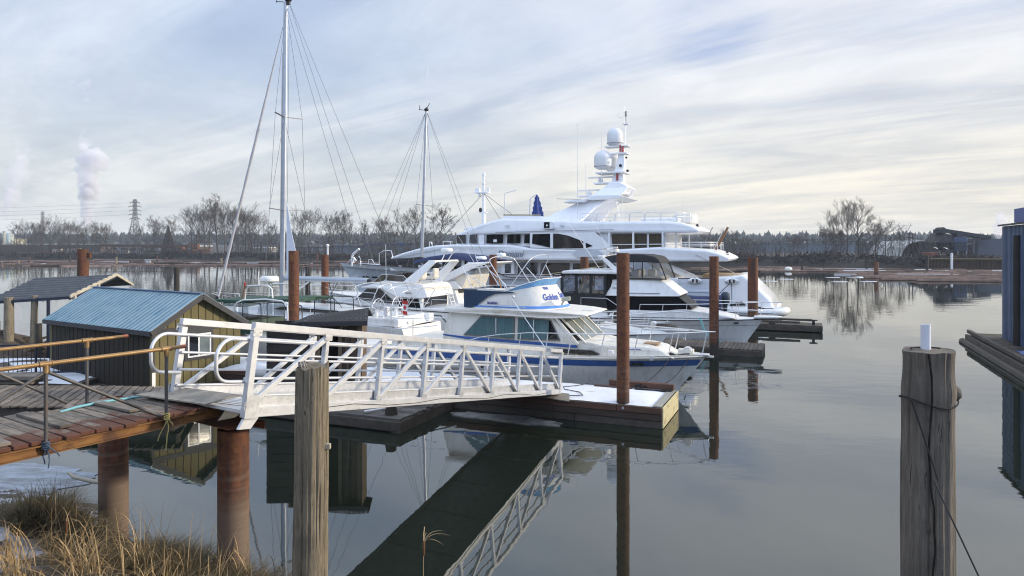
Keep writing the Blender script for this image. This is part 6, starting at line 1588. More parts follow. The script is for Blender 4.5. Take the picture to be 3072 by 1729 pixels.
# wheelhouse and upper saloon
wv = lambda s, z: 31.05 + .13 * max(0, -20.2 - s) ** 1.6
block('upper_house', gel_y, ya, [(-22.15, 4.7), (-22.05, 5.55), (-5.6, 5.55), (-5.6, 4.4), (-17, 4.6)], wv, VC)
for s0, s1 in ((-22.1, -21.2), (-20.85, -20.15), (-19.35, -17.95), (-17.6, -16.5), (-16.2, -15.75)):
    panel('wheelhouse_window', dglass, ya, [(s0, 4.82), (s0 + .03, 5.48), (s1, 5.50), (s1, 4.82)], wv, out=.02, bothc=VC)
panel('wheelhouse_door', gel_y, ya, [(-20.0, 4.76), (-20.0, 5.5), (-19.55, 5.5), (-19.55, 4.76)], wv, out=.03)
panel('notice', whitep, ya, [(-18.75, 4.92), (-18.75, 5.12), (-18.45, 5.12), (-18.45, 4.92)], wv, out=.03)
ev = lambda s, z: NV + .12
panel('saloon_window', dglass, ya, [(-15.42, 4.80), (-15.38, 5.50), (-14.0, 5.53), (-14.0, 4.50)], ev, out=.14, deep=.25, bothc=VC)
panel('saloon_window', pm('reflecting_saloon_glass', (.02, .018, .018), (.05, .042, .038), 3, st=(1, 1, .5), rough=.05), ya, [(-13.75, 4.44), (-13.75, 5.53), (-13.4, 5.53), (-12.6, 5.38), (-12.0, 5.16), (-11.45, 4.95), (-11.45, 4.46)], ev, out=.14, deep=.25, bothc=VC)
panel('saloon_window', dglass, ya, [(-11.25, 4.47), (-11.25, 4.85), (-10.85, 4.68), (-10.75, 4.62)], ev, out=.14, deep=.25, bothc=VC)
A = [(-15.6, 4.5), (-15.6, 5.56), (-10.6, 5.60), (-9.4, 4.62), (-9.9, 4.36), (-12.8, 4.38)]
panel('side_fairing', gel_y, ya, A, ev, out=.10, deep=.2, bothc=VC)
for s0, s1 in ((-9.35, -7.9), (-7.75, -6.9)):
    panel('aft_saloon_window', pm('warm_curtain_glass_%d' % int(-s0), (.055, .045, .032), (.10, .08, .055), 3, st=(6, 1, .2), rough=.06), ya, [(s0, 4.36), (s0 - .1, 5.46), (s1, 5.46), (s1, 4.36)], lambda s, z: 31.05, out=.02, bothc=VC)
panel('aft_saloon_window', MT['warm_curtain_glass_9'], ya, [(-6.75, 4.4), (-6.75, 5.46), (-5.7, 5.46), (-5.7, 4.4)], lambda s, z: 31.05, out=.02, bothc=VC)
for s in (-9.55, -7.82, -5.75): MB(MAR).bb(s - .06, s + .06, NV + .05, NV + .17, 4.38, 5.55).build('deck_post', gel_y, ya)
tubes('side_deck_rail', gel, ya, [[(-9.5, NV + .1, 4.72), (-5.7, NV + .1, 4.74)]], .03)
MB(MAR).bb(-5.0, -4.9, 31.4, 31.5, 4.3, 5.5).bb(-5.0, -4.9, 37.5, 37.6, 4.3, 5.5).build('overhang_post', steel, ya)
# sun deck slab / wheelhouse roof
SD = [(-22.25, 5.48), (-22.2, 5.58), (-21.2, 5.86), (-19.9, 6.30), (-18.3, 6.66), (-17.6, 6.70), (-15.0, 6.62), (-11.9, 6.42), (-8, 6.36), (-5.4, 6.34), (-4.5, 6.24), (-3.85, 6.04), (-3.4, 5.80), (-3.3, 5.66), (-3.5, 5.52), (-4.6, 5.47), (-11, 5.54), (-17, 5.50)]
sv = lambda s, z: NV + .06 * max(0, -18.5 - s) ** 1.9 + .07 * max(0, s + 5.6) ** 2 + .22 * max(0, z - 5.7) * (1 if s < -12 else .25)
soft_block('sun_deck', gel_y, ya, SD, sv, VC, .2)
panel('roof_groove', MT['grey_groove'], ya, [(-18.4, 5.68), (-9.2, 5.80), (-9.2, 5.765), (-18.4, 5.645)], sv, out=.012)
for s in (-17.5, -13.1): 
    q = [(s - .18 + .0, 6.12), (s - .12, 6.19), (s + .12, 6.19), (s + .18, 6.12), (s + .12, 6.05), (s - .12, 6.05)]; panel('oval_vent', MT['pale_vent'], ya, q, sv, out=.02)
lb_ = MB(MAR); lb_.bb(-14.55, -13.75, NV - .05, NV + .2, 5.86, 6.46); lo = lb_.build('light_recess', gel_y, ya, bevel=.06)
MB(MAR).bb(-14.45, -14.02, NV - .075, NV - .045, 5.95, 6.38).build('recess_opening', dglass, lo)
MB(MAR).lathe((-14.2, NV - .12, 6.1), [(.02, -.05), (.07, 0), (.05, .09), (.01, .1)], 10).build('side_light', steel, lo, smooth=40)
# forward coaming, screen and davits
mb = MB(MAR); mb.loft([[V((s, 32.0, 6.6)), V((s, 37, 6.6)), V((s, 37, z)), V((s, 32.0, z))] for s, z in ((-18.4, 6.72), (-18.3, 7.0), (-15.2, 6.9), (-15.0, 6.7))]); mb.build('sun_deck_coaming', gel_y, ya, bevel=.05)
tubes('coaming_screen', pm('tan_screen', (.34, .28, .17), rough=.4), ya, [[(-18.3, 32.0, 7.05), (-15.2, 32.0, 6.97)], [(-18.3, 32, 7.05), (-18.3, 37, 7.05)]], .05)
tubes('davit', steel, ya, [[(-18.9, 33.5, 6.6), (-18.85, 33.5, 8.85), (-17.85, 33.5, 9.07)], [(-16.95, 34, 6.7), (-16.87, 34, 8.4), (-16.4, 34, 8.7)]], .045)
um = thing('parasol', 'folded royal blue parasol on the big yacht sun deck', 'parasol', marM(-16.3, 34, 6.7))
MB(MAR).cyl((-16.3, 34, 6.6), (-16.3, 34, 8.75), .035).build('pole', steel, um)
mb = MB(MAR); rings = []
for i in range(15):
    f = i / 14; r = .38 * (1 - f) ** .8 + .04 + (.05 if i % 3 == 0 else 0)
    rings.append([V((-16.3 + .1 * (1 - f) + math.cos(a) * r * (1 + .25 * math.cos(5 * a)), 34 + math.sin(a) * r * (1 + .25 * math.cos(5 * a)), 6.85 + 1.85 * f)) for a in [6.2832 * j / 20 for j in range(20)]])
mb.loft(rings).build('canopy', royal, um, smooth=60)
# radar arch: two leaning fins, platform, wings
for sg in (-1, 1):
    vb, vt = VC + sg * 3.1, VC + sg * 1.0
    prof = [(-15.0, 6.60), (-11.6, 8.30), (-10.15, 9.42), (-9.35, 9.42), (-8.75, 9.0), (-9.0, 8.55), (-10.0, 8.1), (-11.0, 7.45), (-11.9, 6.40)]
    mb = MB(MAR); f = lambda z: vb + (vt - vb) * (z - 6.5) / 2.9
    mb.prism([V((s, f(z), z)) for s, z in prof], [V((s, f(z) - sg * .55, z)) for s, z in prof]); mb.build('arch_fin', gel_y, ya, bevel=.08, seg=3)
mb = MB(MAR); mb.slab([(-11.4, 8.25), (-10.15, 9.42), (-9.4, 9.42), (-8.8, 9.05), (-9.2, 8.6), (-10.4, 8.2)], VC - 1.3, VC + 1.3); mb.build('arch_crown', gel_y, ya, bevel=.08, seg=3)
mb = MB(MAR); mb.slab([(-11.9, 8.12), (-11.0, 8.38), (-9.2, 8.36), (-8.8, 8.22), (-9.6, 8.05), (-11.3, 8.0)], VC - 2.5, VC + 2.5); mb.build('arch_wing', gel_y, ya, bevel=.06, seg=3)
mb = MB(MAR); mb.slab([(-13.3, 7.85), (-12.9, 8.02), (-11.5, 8.08), (-11.7, 7.86)], 31.6, 33); mb.build('arch_ledge', gel_y, ya, bevel=.03)
# mast
mb = MB(MAR); mb.loft([[V((s - w_, VC - d_, z)), V((s + w_, VC - d_, z)), V((s + w_, VC + d_, z)), V((s - w_, VC + d_, z))] for s, z, w_, d_ in ((-9.85, 9.35, .48, .4), (-9.72, 10.2, .38, .32), (-9.6, 10.9, .3, .26), (-9.5, 12.3, .16, .16))]); mst = mb.build('mast', gel_y, ya, bevel=.05)
for (s0, s1, z, d_) in ((-11.4, -9.1, 10.2, .9), (-10.4, -9.05, 11.66, .5), (-10.8, -8.95, 12.22, .45), (-11.7, -10.0, 9.45, .45), (-13.0, -11.3, 8.5, .45)):
    MB(MAR).bb(s0, s1, VC - d_, VC + d_, z - .06, z + .05).build('mast_shelf', gel_y, mst, bevel=.03)
def dome(s, v, z, r, hh, sgn='satellite_dome'):
    mb = MB(MAR); mb.lathe((s, v, z), [(r * .55, -.08), (r * .82, .02), (r * .97, .10), (r, .14), (r, hh - r * .95)] + [(r * math.cos(a), hh - r * .95 + r * .95 * math.sin(a)) for a in [math.pi / 2 * i / 8 for i in range(1, 9)]], 28)
    o = mb.build(sgn, pm('dome_white_%d' % int(z * 10), (.74, .75, .76), (.68, .69, .70), 1, rough=.35), mst, smooth=50)
    MB(MAR).lathe((s, v, z + .1), [(r * 1.005, 0), (r * 1.012, .02), (r * 1.005, .04)], 28).build('dome_seam', MT['grey_groove'], o)
    return o
dome(-10.06, VC - .05, 12.35, .62, 1.35); dome(-10.87, VC - .6, 10.55, .68, 1.38); dome(-10.55, VC + 1.1, 10.55, .62, 1.3)
for (s0, s1, z) in ((-12.2, -10.25, 9.92), (-13.0, -11.28, 8.95)):
    b0 = MB(MAR).lathe(((s0 + s1) / 2, VC, z - .42), [(.12, 0), (.2, .1), (.2, .25), (.08, .36)], 12).build('radar_base', gel, mst, smooth=40)
    MB(MAR).bb(s0, s1, VC - .06, VC + .06, z - .06, z + .06).build('radar_scanner', gel, b0, bevel=.03)
tubes('top_pole', steel, mst, [[(-9.27, VC, 12.2), (-9.25, VC, 14.0)]], .035)
MB(MAR).bb(-9.42, -9.02, VC - .25, VC + .25, 13.86, 13.92).build('mast_shelf', gel_y, mst)
mb = MB(MAR)
for i in range(3): mb.cyl((-9.22, VC, 14.5 + i * .14), (-9.22, VC, 14.6 + i * .14), .09)
mb.cyl((-9.22, VC, 13.9), (-9.22, VC, 14.5), .03); mb.build('signal_lamp', pm('lamp_dark', (.06, .06, .055), (.4, .4, .35), 9, rough=.3), mst)
tubes('wind_vane', steel, mst, [[(-9.25, VC, 14.35), (-9.88, VC, 14.5)], [(-9.88, VC, 14.45), (-9.86, VC, 14.68), (-9.75, VC, 14.75)], [(-9.38, VC, 13.9), (-9.38, VC, 15.25)]], .018, 5)
for (s, z) in ((-9.55, 11.78), (-9.35, 11.7), (-9.8, 9.62)):
    mb = MB(MAR)
    for i in range(4): mb.cyl((s, VC - .42, z + i * .13), (s, VC - .42, z + .09 + i * .13), .08)
    mb.build('red_light', redp, mst)
for (s, z, r) in ((-9.55, 10.72, .12), (-9.0, 10.3, .1), (-9.1, 11.3, .08)): MB(MAR).lathe((s, VC - .35, z), [(.03, 0), (r, .03), (r, .1), (.02, .12)], 10, (0, -1, 0)).build('horn', blackp, mst, smooth=40)
tubes('ladder', gel, ya, [[(-9.75, 33.3, 8.4), (-9.45, 33.3, 6.4)], [(-9.75, 33.6, 8.4), (-9.45, 33.6, 6.4)], [(-9.2, 33.2, 8.6), (-9.2, 33.2, 6.4)]] + [[(-9.75 + .3 * f, 33.3, 8.4 - 2 * f), (-9.75 + .3 * f, 33.6, 8.4 - 2 * f)] for f in (.1, .25, .4, .55, .7, .85)], .025)
for (s, z0, z1, v) in ((-11.97, 6.6, 13.6, 31.0), (-10.9, 9.5, 12.9, 33.6), (-12.1, 8.6, 10.9, 33.5), (-6.8, 6.4, 7.85, 33), (-4.9, 6.4, 8.4, 34), (-4.35, 6.3, 8.2, 35), (-4.2, 6.3, 8.0, 36.5)): whip(ya, (s, v, z0), (s, v, z1), .022)
whip(ya, (-15.73, 34, 6.7), (-15.7, 34, 8.6), .02)
# sun deck rails: hoops along the edge and round the stern
hps = []
edge = [(-11.8, 31.05), (-10.55, 31.0), (-10.5, 31.0), (-9.2, 31.0), (-9.15, 31.0), (-8.15, 31.0), (-8.1, 31.0), (-7.05, 31.0), (-7.0, 31.0), (-5.95, 31.0), (-5.9, 31.02), (-4.9, 31.25), (-4.85, 31.27), (-4.45, 31.8), (-4.42, 31.85), (-4.2, 32.8), (-4.2, 32.9), (-4.15, 34.4), (-4.15, 34.5), (-4.2, 36.1), (-4.2, 36.2), (-4.45, 37.2), (-4.5, 37.3), (-5.9, 37.9)]
for (a, b_) in zip(edge[::2], edge[1::2]):
    A, B = V((a[0], a[1], 6.36)), V((b_[0], b_[1], 6.36)); U3 = V((0, 0, .62)); d = (B - A).normalized() * .14
    hps.append([A, A + V((0, 0, .5)), A + V((0, 0, .59)) + d * .4, A + U3 + d, B + U3 - d, B + V((0, 0, .59)) - d * .4, B + V((0, 0, .5)), B]); hps.append([A + V((0, 0, .32)), B + V((0, 0, .32))])
tubes('sun_deck_rail', steel, ya, hps, .024)
MB(MAR).bb(-7.6, -4.9, 32.2, 36.8, 6.33, 6.62).build('sun_pad', gel, ya, bevel=.08)
MB(MAR).lathe((-4.8, 34.5, 6.3), [(.9, 0), (.92, .5), (.85, .62), (.02, .64)], 18).build('deck_locker', gel_cream, ya, smooth=40)
for s in (-11.6, -10.9, -10.3, -9.5): MB(MAR).lathe((s, 30.95, 6.36), [(.02, -.1), (.1, -.06), (.1, .08), (.02, .12)], 8, (0, -.3, 1)).build('deck_light', steel, ya, smooth=40)
# upper aft deck rail
e2 = [(-5.6, 30.95), (-4.2, 30.95), (-3.2, 31.1), (-2.6, 31.6), (-2.3, 32.6), (-2.2, 34.5), (-2.3, 36.4), (-2.6, 37.4), (-3.2, 37.9), (-5.6, 38)]
tubes('aft_deck_rail', steel, ya, [[(s, v, z) for s, v in e2] for z in (4.62, 4.74, 4.88)] + [[(s, v, 4.35), (s, v, 4.88)] for s, v in e2], .022)
tubes('fishing_staff', pm('grey_staff', (.2, .2, .2), rough=.5), ya, [[(-3.46, 33, 4.4), (-2.65, 33, 5.94)]], .03)
tubes('flag_staff', teak, ya, [[(-2.45, 33, 4.35), (-1.62, 33, 5.93)]], .085, 10); tubes('flag_staff_wire', gel, ya, [[(-2.6, 33, 4.3), (-1.95, 33, 5.7)]], .02)
mb = MB(MAR)
for i in range(3): mb.lathe((-1.75, 33.8, 3.95 + i * .17), [(.03, 0), (.11, .03), (.11, .1), (.03, .13)], 10)
mb.build('stern_lamp', blackp, ya, smooth=40)
MB(MAR).lathe((-3.85, 34, 5.95), [(.03, 0), (.1, .05), (.1, .2), (.03, .28)], 10).build('stern_lamp', blackp, ya, smooth=40)
# aft support wings and stair
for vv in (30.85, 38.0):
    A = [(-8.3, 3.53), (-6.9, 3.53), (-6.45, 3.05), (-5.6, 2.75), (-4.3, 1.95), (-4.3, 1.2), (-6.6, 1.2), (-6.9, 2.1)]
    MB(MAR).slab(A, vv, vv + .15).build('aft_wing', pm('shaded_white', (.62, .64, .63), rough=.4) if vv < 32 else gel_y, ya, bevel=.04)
mb = MB(MAR)
for vv in (31.3, 32.3): mb.slab([(-6.5, 3.53), (-5.9, 3.53), (-3.55, 2.45), (-3.6, 2.2), (-3.9, 2.2)], vv, vv + .1)
for i in range(8): mb.bb(-6.1 + i * .3, -5.8 + i * .3, 31.4, 32.3, 3.3 - i * .145, 3.36 - i * .145)
mb.build('aft_stair', gel_cream, ya)
tubes('stair_rail', steel, ya, [[(-6.4, 31.25, 3.6), (-5.8, 31.25, 3.45), (-3.7, 31.25, 2.65), (-3.5, 31.25, 2.4)]], .03)
block('gate_box', gel_y, ya, [(-5.5, 1.55), (-5.5, 2.42), (-4.7, 2.42), (-4.7, 1.55)], NV - .08, VC, bevel=.03)
MB(MAR).bb(-3.4, -.8, 33.5, 36.5, 2.1, 2.62).build('aft_sofa', pm('tan_upholstery', (.45, .33, .2), rough=.8), ya, bevel=.06)
# main side-deck hoop rail above the cut-down bulwark
hps = []
s = -18.0
while s < -8.5:
    A, B = V((s, NV + .1, 2.2)), V((s + 1.35, NV + .1, 2.2)); hps.append([A, A + V((0, 0, .22)), A + V((.08, 0, .3)), B + V((-.08, 0, .3)), B + V((0, 0, .22)), B]); s += 1.42
tubes('side_rail', steel, ya, hps, .022)
tubes('moulding', MT['dark_cap_rail'], ya, [[(-18.7, NV + .02, 2.62), (-18.1, NV - .01, 2.55), (-17.8, NV - .02, 2.4), (-17.4, NV - .02, 2.27), (-16.8, NV - .02, 2.24), (-8, NV - .02, 2.3)]], .03)
# foredeck: hand rails, tender crane, forward mast
tubes('fore_rail', steel, ya, [[(-30.45, 33, 2.9), (-30.43, 33, 4.0), (-29.9, 33, 4.25), (-29.2, 33, 4.2), (-29.1, 33, 3.7)], [(-34.4, 33.8, 3.0), (-34.0, 33.8, 3.4), (-33.7, 33.8, 3.4), (-33.6, 33.8, 2.95)], [(-31.6, 33, 2.85), (-31.5, 33, 3.45), (-31.2, 33, 3.45), (-30.7, 33, 2.85)], [(-32.0, 32.5, 2.9), (-32, 32.5, 3.5), (-32.2, 32.5, 3.75)], [(-25.5, 33, 4.5), (-25.5, 33, 4.95), (-25.3, 33, 4.95), (-25.2, 33, 4.5)], [(-24.2, 33, 4.6), (-24.2, 33, 5.0), (-23.5, 33, 5.0), (-23.5, 33, 4.65)]], .035)
tubes('tender_crane', gel, ya, [[(-33.28, 33, 2.85), (-33.25, 33, 3.7), (-33.1, 33, 3.95), (-32.5, 33, 4.36)], [(-33.1, 33, 3.6), (-32.85, 33, 3.3)]], .10, 10)
tubes('crane_wire', wire, ya, [[(-32.5, 33, 4.3), (-32.8, 33, 2.9)]], .015)
mb = MB(MAR); mb.loft([[V((-21.2 + math.cos(a) * r, VC + math.sin(a) * r, z)) for a in [6.2832 * i / 12 for i in range(12)]] for z, r in ((6.1, .18), (8, .13), (9.7, .10))]); fm = mb.build('fore_mast', gel_y, ya, smooth=50)
mb = MB(MAR); mb.bb(-21.9, -20.7, VC - .3, VC + .3, 9.0, 9.08); mb.bb(-21.6, -20.9, VC - .12, VC + .12, 7.35, 7.42); mb.lathe((-21.2, VC, 9.7), [(.13, 0), (.17, .1), (.1, .2), (.1, .7), (.15, .75), (.15, .95), (.03, 1.0)], 10)
mb.box((-21.75, VC, 9.25), (.35, .3, .3)); mb.lathe((-21.6, VC, 8.7), [(.1, 0), (.12, .2), (.05, .26)], 8); mb.box((-20.75, VC, 9.25), (.2, .2, .3)); mb.build('mast_head', gel_y, fm)
MB(MAR).lathe((-21.5, VC, 7.42), [(.05, 0), (.14, .1), (.12, .32), (.03, .38)], 10).build('horn', blackp, fm, smooth=40)
mb = MB(MAR)
for i in range(3): mb.lathe((-22.0 + .25 * i, 33, 5.95 + .05 * i), [(.06, -.12), (.07, .12), (.12, .2)], 10, (-1, .2, .4))
mb.build('horn_cluster', steel, ya, smooth=40)
tubes('stay_wire', wire, ya, [[(-21.2, VC, 9.0), (-25, 33, 4.6)], [(-21.2, VC, 9.0), (-19.0, 33, 6.7)], [(-21.2, VC, 9.0), (-18.2, 34, 7.0)], [(-14.3, 33, 8.25), (-12.1, 33, 8.15)]], .02, 5)
# mooring lines from the yacht
for i, (a, b_, lb2) in enumerate((((-34.9, 33.6, 2.1), (-38.5, 26, 1.4), 'from the bow to the black river pile'), ((-33.4, 31.6, 1.9), (-38.0, 25.2, .9), 'from the bow fairlead, hanging low'))):
    a, b_ = V(a), V(b_)
    t = MB(MAR).tube([a.lerp(b_, k / 8) - V((0, 0, .5 * math.sin(math.pi * k / 8))) for k in range(9)], .035, 6).build('mooring_line', rope_w, None, smooth=60, origin=tuple(MAR @ b_)); tag(t, 'pale yacht mooring line ' + lb2, 'rope')
for i, (a, b_, lb2) in enumerate((((-1.15, 30.55, 2.2), (-1.0, 29.2, .5), 'falling straight from the aft fairlead'), ((-1.2, 30.55, 2.2), (-2.6, 29.6, .7), 'slanting left from the aft fairlead'), ((-.6, 31, 2.6), (-4.2, 30.9, 4.35), 'slanting up from the stern shoulder to the upper deck'))):
    t = MB(MAR).tube([V(a).lerp(V(b_), k / 4) for k in range(5)], .022, 6).build('mooring_line', rope_d if i < 2 else rope_w, None, smooth=60, origin=tuple(MAR @ V(b_))); tag(t, 'dark stern line of the big yacht ' + lb2 if i < 2 else 'pale line of the big yacht ' + lb2, 'rope')

# ================================================================ FAR SHORE
def far_xy(sx, d): return (sx - 1536) / 2075 * d
# ---- bare trees
tree_m = pm('bare_bark', (.06, .05, .043), (.095, .08, .068), 2, rough=.9)
twig_m = pm('bare_twigs', (.068, .056, .047), (.105, .087, .072), 1, rough=.9, island=.25)


def grow(seed, hgt, spread, levels=5, kids=(3, 4), up=.75, first=.28, poplar=False):
    """returns (trunk MB, crown MB) at the origin"""
    r = random.Random(seed); tk, cr_ = MB(), MB()
    top = hgt * (.62 if not poplar else .9)
    pts = []; p = V((0, 0, -.6)); d = V((r.uniform(-.06, .06), r.uniform(-.06, .06), 1)).normalized()
    N = 9
    for i in range(N + 1):
        pts.append(p.copy()); p = p + d * ((top + .6) / N); d = (d + V((r.uniform(-.09, .09), r.uniform(-.09, .09), .12))).normalized()
    r0 = hgt * .017
    tk.tube(pts, [r0 * (1.25 if i == 0 else (1 - .78 * i / N)) for i in range(N + 1)], 7)

    def branch(p, d, L, rad, lv):
        n = 4 if lv < 3 else 3
        q = [p.copy()]; dd = d.copy()
        for i in range(n):
            dd = (dd + V((r.uniform(-.2, .2), r.uniform(-.2, .2), r.uniform(-.02, .22) * up))).normalized()
            q.append(q[-1] + dd * (L / n))
        cr_.tube(q, [max(.022, rad * (1 - .72 * i / n)) for i in range(n + 1)], 4 if lv < 3 else 3, cap=False)
        if lv >= levels: return
        for k in range(r.randint(*kids) + (2 if lv == levels - 1 else 0)):
            f = r.uniform(.3, 1.0); j = min(n - 1, int(f * n)); o = q[j].lerp(q[j + 1], f * n - j)
            ax = (q[j + 1] - q[j]).normalized(); sd = ax.orthogonal().normalized(); sd.rotate(MX.Rotation(r.uniform(0, 6.28), 3, ax))
            nd = (ax * r.uniform(.75, 1.1) + sd * r.uniform(.4, .85) + V((0, 0, .2 * up))).normalized()
            branch(o, nd, L * r.uniform(.5, .72), rad * .5, lv + 1)

    M = 13 if not poplar else 20
    for i in range(M):
        f = first + (1 - first) * (i / (M - 1)) ** .8
        j = min(N - 1, int(f * N)); o = pts[j].lerp(pts[j + 1], f * N - j)
        a = i * 2.4 + r.uniform(-.4, .4)
        el_ = (.55 + .9 * f) if not poplar else (.9 + .4 * f)
        d = V((math.cos(a), math.sin(a), el_)).normalized()
        L = spread * (1.15 - .45 * abs(f - .55)) * r.uniform(.8, 1.15)
        branch(o, d, L, r0 * .42 * (1.15 - .6 * f), 1)
    for k in range(4):
        a = k * 1.6 + r.uniform(-.3, .3); branch(pts[-1], V((math.cos(a) * .45, math.sin(a) * .45, 1)).normalized(), hgt * r.uniform(.24, .34) if not poplar else hgt * .12, r0 * .26, 1)
    return tk, cr_


protos = []
for sd, hh, sp_, lv, pop in ((1, 17, 5.2, 4, False), (2, 18, 4.6, 4, False), (3, 16, 5.6, 4, False), (4, 15, 3.6, 4, True), (5, 14, 4.6, 4, False), (6, 19, 5.2, 4, False)):
    tk, cr_ = grow(sd, hh, sp_, lv, (3, 3), poplar=pop)
    a = tk.build('trunk_proto', tree_m, smooth=60); b2 = cr_.build('crown_proto', twig_m, fix=False)
    protos.append((hh, a.data, b2.data)); bpy.data.objects.remove(a); bpy.data.objects.remove(b2)


def tree(k, x, y, z, hgt, label, group, rz=None, wid=1.0):
    hh, ma, mc = protos[k]
    t = thing('bare_tree', label, 'tree', (x, y, z), group)
    t.rotation_euler = (0, 0, rnd.uniform(0, 6.28) if rz is None else rz); s = hgt / hh; t.scale = (s * wid, s * wid, s)
    for nm, me in (('trunk', ma), ('crown', mc)):
        o = bpy.data.objects.new(nm, me); col.objects.link(o); o.parent = t
    return t


def far_tree(sx, ytop, dy_, k, label, group, wid=1.0):
    # dy_ metres behind the bank line
    x = far_xy(sx, 200)
    for _ in range(8): d = bank_y(x) + dy_; x = far_xy(sx, d)
    ztop = 4.6 - (ytop - 739) / 2075 * d; zg = 1.6
    tree(k, x, d, zg, (ztop - zg) * 1.04, label, group, wid=wid)


G1 = 'bare trees along the far bank'
lbs = {'A': 'bare tree of the low row behind the log boom at the far left',
       'B': 'bare tree of the tall broad crowned clump left of the tall mast',
       'C': 'thin bare tree standing between the lattice tower and the tall clump',
       'D': 'round crowned bare tree behind the grey boom, right of the tall mast',
       'E': 'bare tree above the yacht bow, beside the second mast',
       'F': 'small scrubby bare tree before the long grey warehouse',
       }
for sx, yt, dy_, k, g, wd in ((46, 688, 20, 3, 'A', 1), (88, 680, 14, 2, 'A', 1), (108, 678, 22, 0, 'A', .9), (126, 676, 10, 1, 'A', 1), (148, 668, 16, 4, 'A', 1.1), (182, 690, 20, 0, 'A', 1), (196, 684, 12, 2, 'A', 1), (214, 678, 18, 4, 'A', 1), (232, 678, 10, 0, 'A', 1), (252, 684, 14, 1, 'A', 1.0), (276, 676, 20, 5, 'A', 1.0), (300, 684, 16, 2, 'A', 1), (322, 688, 22, 4, 'A', 1.1),
                           (462, 674, 18, 3, 'C', 1), (483, 669, 16, 1, 'C', 1), (508, 676, 26, 3, 'C', 1), (420, 690, 10, 4, 'C', 1),
                           (575, 642, 14, 0, 'B', 1), (592, 640, 22, 2, 'B', 1), (613, 637, 16, 5, 'B', .9), (628, 634, 24, 0, 'B', .9), (654, 626, 14, 3, 'B', 1.2), (676, 638, 20, 2, 'B', 1), (694, 640, 12, 4, 'B', 1), (716, 640, 22, 1, 'B', 1), (737, 637, 14, 0, 'B', 1.05), (756, 642, 18, 5, 'B', 1), (772, 662, 12, 2, 'B', .9),
                           (810, 682, 10, 4, 'C', 1), (905, 645, 14, 0, 'D', 1.15), (925, 652, 20, 2, 'D', 1), (983, 647, 12, 5, 'D', 1.1), (1003, 650, 20, 1, 'D', 1), (1026, 662, 14, 3, 'D', 1.2), (1050, 690, 10, 4, 'D', 1),
                           (1098, 685, 12, 3, 'E', 1), (1142, 660, 14, 1, 'E', 1), (1158, 668, 20, 4, 'E', 1), (1218, 641, 12, 5, 'E', 1), (1252, 652, 22, 3, 'E', 1), (1315, 648, 14, 3, 'E', 1.3), (1180, 700, 18, 2, 'E', 1), (1280, 695, 24, 0, 'E', 1)):
    far_tree(sx, yt, dy_, k, lbs[g], G1, wd)
for sx, yt, dy_, k, wd, lab in ((2120, 712, 14, 4, 1.5, 'F'), (2190, 704, 12, 2, 1.3, 'F'), (2245, 726, 10, 4, 1.3, 'F'), (2378, 715, 9, 2, 1.4, 'F'), (2395, 718, 13, 4, 1.4, 'F'), (2035, 716, 16, 2, 1.4, 'F')): far_tree(sx, yt, dy_, k, lbs[lab], G1, wd)
RT = 'bare trees of the right hand clump'
for sx, yt, dy_, k, wd, lab in ((2500, 648, 11, 0, .95, 'leaning bare tree, leftmost of the tall right bank trees'), (2542, 622, 13, 5, .85, 'slim bare tree between the leaning tree and the tallest tree on the right bank'), (2575, 608, 10, 1, 1.15, 'tallest bare tree on the right bank with a wide open crown'),
                               (2470, 690, 9, 4, 1.2, 'low dense bare tree at the foot of the leaning right bank tree'), (2510, 702, 12, 2, 1.3, 'low brushy bare tree below the two tallest right bank trees'), (2625, 686, 12, 3, 1.3, 'thin bare tree just right of the tallest right bank tree'), (2656, 674, 9, 0, 1.15, 'round dense bare tree left of the power poles'), (2600, 728, 10, 2, 1.4, 'small bare tree at the foot of the tallest tree'), (2695, 708, 14, 3, 1.1, 'small thin bare tree right beside the power poles')):
    far_tree(sx, yt, dy_, k, lab, RT, wd)
# one dark conifer by the tower
mb = MB(); x, d = far_xy(505, 262), 262
for i in range(260):
    f = rnd.random() ** .8; z = 1 + 11 * f; r = (1 - f) * 3.4 + .2; a = rnd.uniform(0, 6.28)
    p0 = V((x + math.cos(a) * .2, d + math.sin(a) * .2, z + .5)); p1 = V((x + math.cos(a) * r, d + math.sin(a) * r, z - r * .25)); sd = V((-math.sin(a), math.cos(a), 0)) * .35
    mb.add([p0, p1 - sd, p1 + V((0, 0, -.3)), p1 + sd], [(0, 1, 2, 3)])
t = thing('conifer', 'single dark conifer beside the foot of the lattice tower', 'tree', (x, d, 1)); mb.build('crown', forest_m, t, fix=False); MB().cyl((x, d, .5), (x, d, 11), .25, .05).build('trunk', tree_m, t)

# ---- warehouse and other buildings
whm = pm('grey_blue_cladding', (.13, .165, .19), (.10, .13, .155), .12, st=(1, 1, .05), rough=.6)
t = thing('warehouse', 'very long low grey blue warehouse behind the far trees', 'warehouse', (40, 250, 2))
xa, xb = far_xy(1095, 250), far_xy(2735, 250)
mb = MB().bb(xa, xb, 250, 290, .5, 5.35)
for i in range(64): xx = xa + (xb - xa) * i / 63; mb.bb(xx - .12, xx + .12, 249.86, 249.99, .5, 5.3)
mb.build('walls', whm, t)
MB().bb(xa - .4, xb + .4, 249.7, 290.3, 5.352, 5.62).build('roof', pm('dark_eave', (.06, .07, .085), rough=.6), t)
MB().bb(xa - .3, xa + 16, 249.5, 249.69, 5.3, 5.7).build('blue_fascia', pm('fascia_blue', (.05, .11, .32), rough=.5), t)
mb = MB()
for sx in (1700, 2206, 2415, 2603, 1290, 1390): mb.cyl((far_xy(sx, 255), 255, 5.6), (far_xy(sx, 255), 255, 6.4), .35, .3, 8)
mb.build('roof_vents', whitep, t)
snowroof = pm('snowy_roof', (.72, .73, .74), rough=.7)


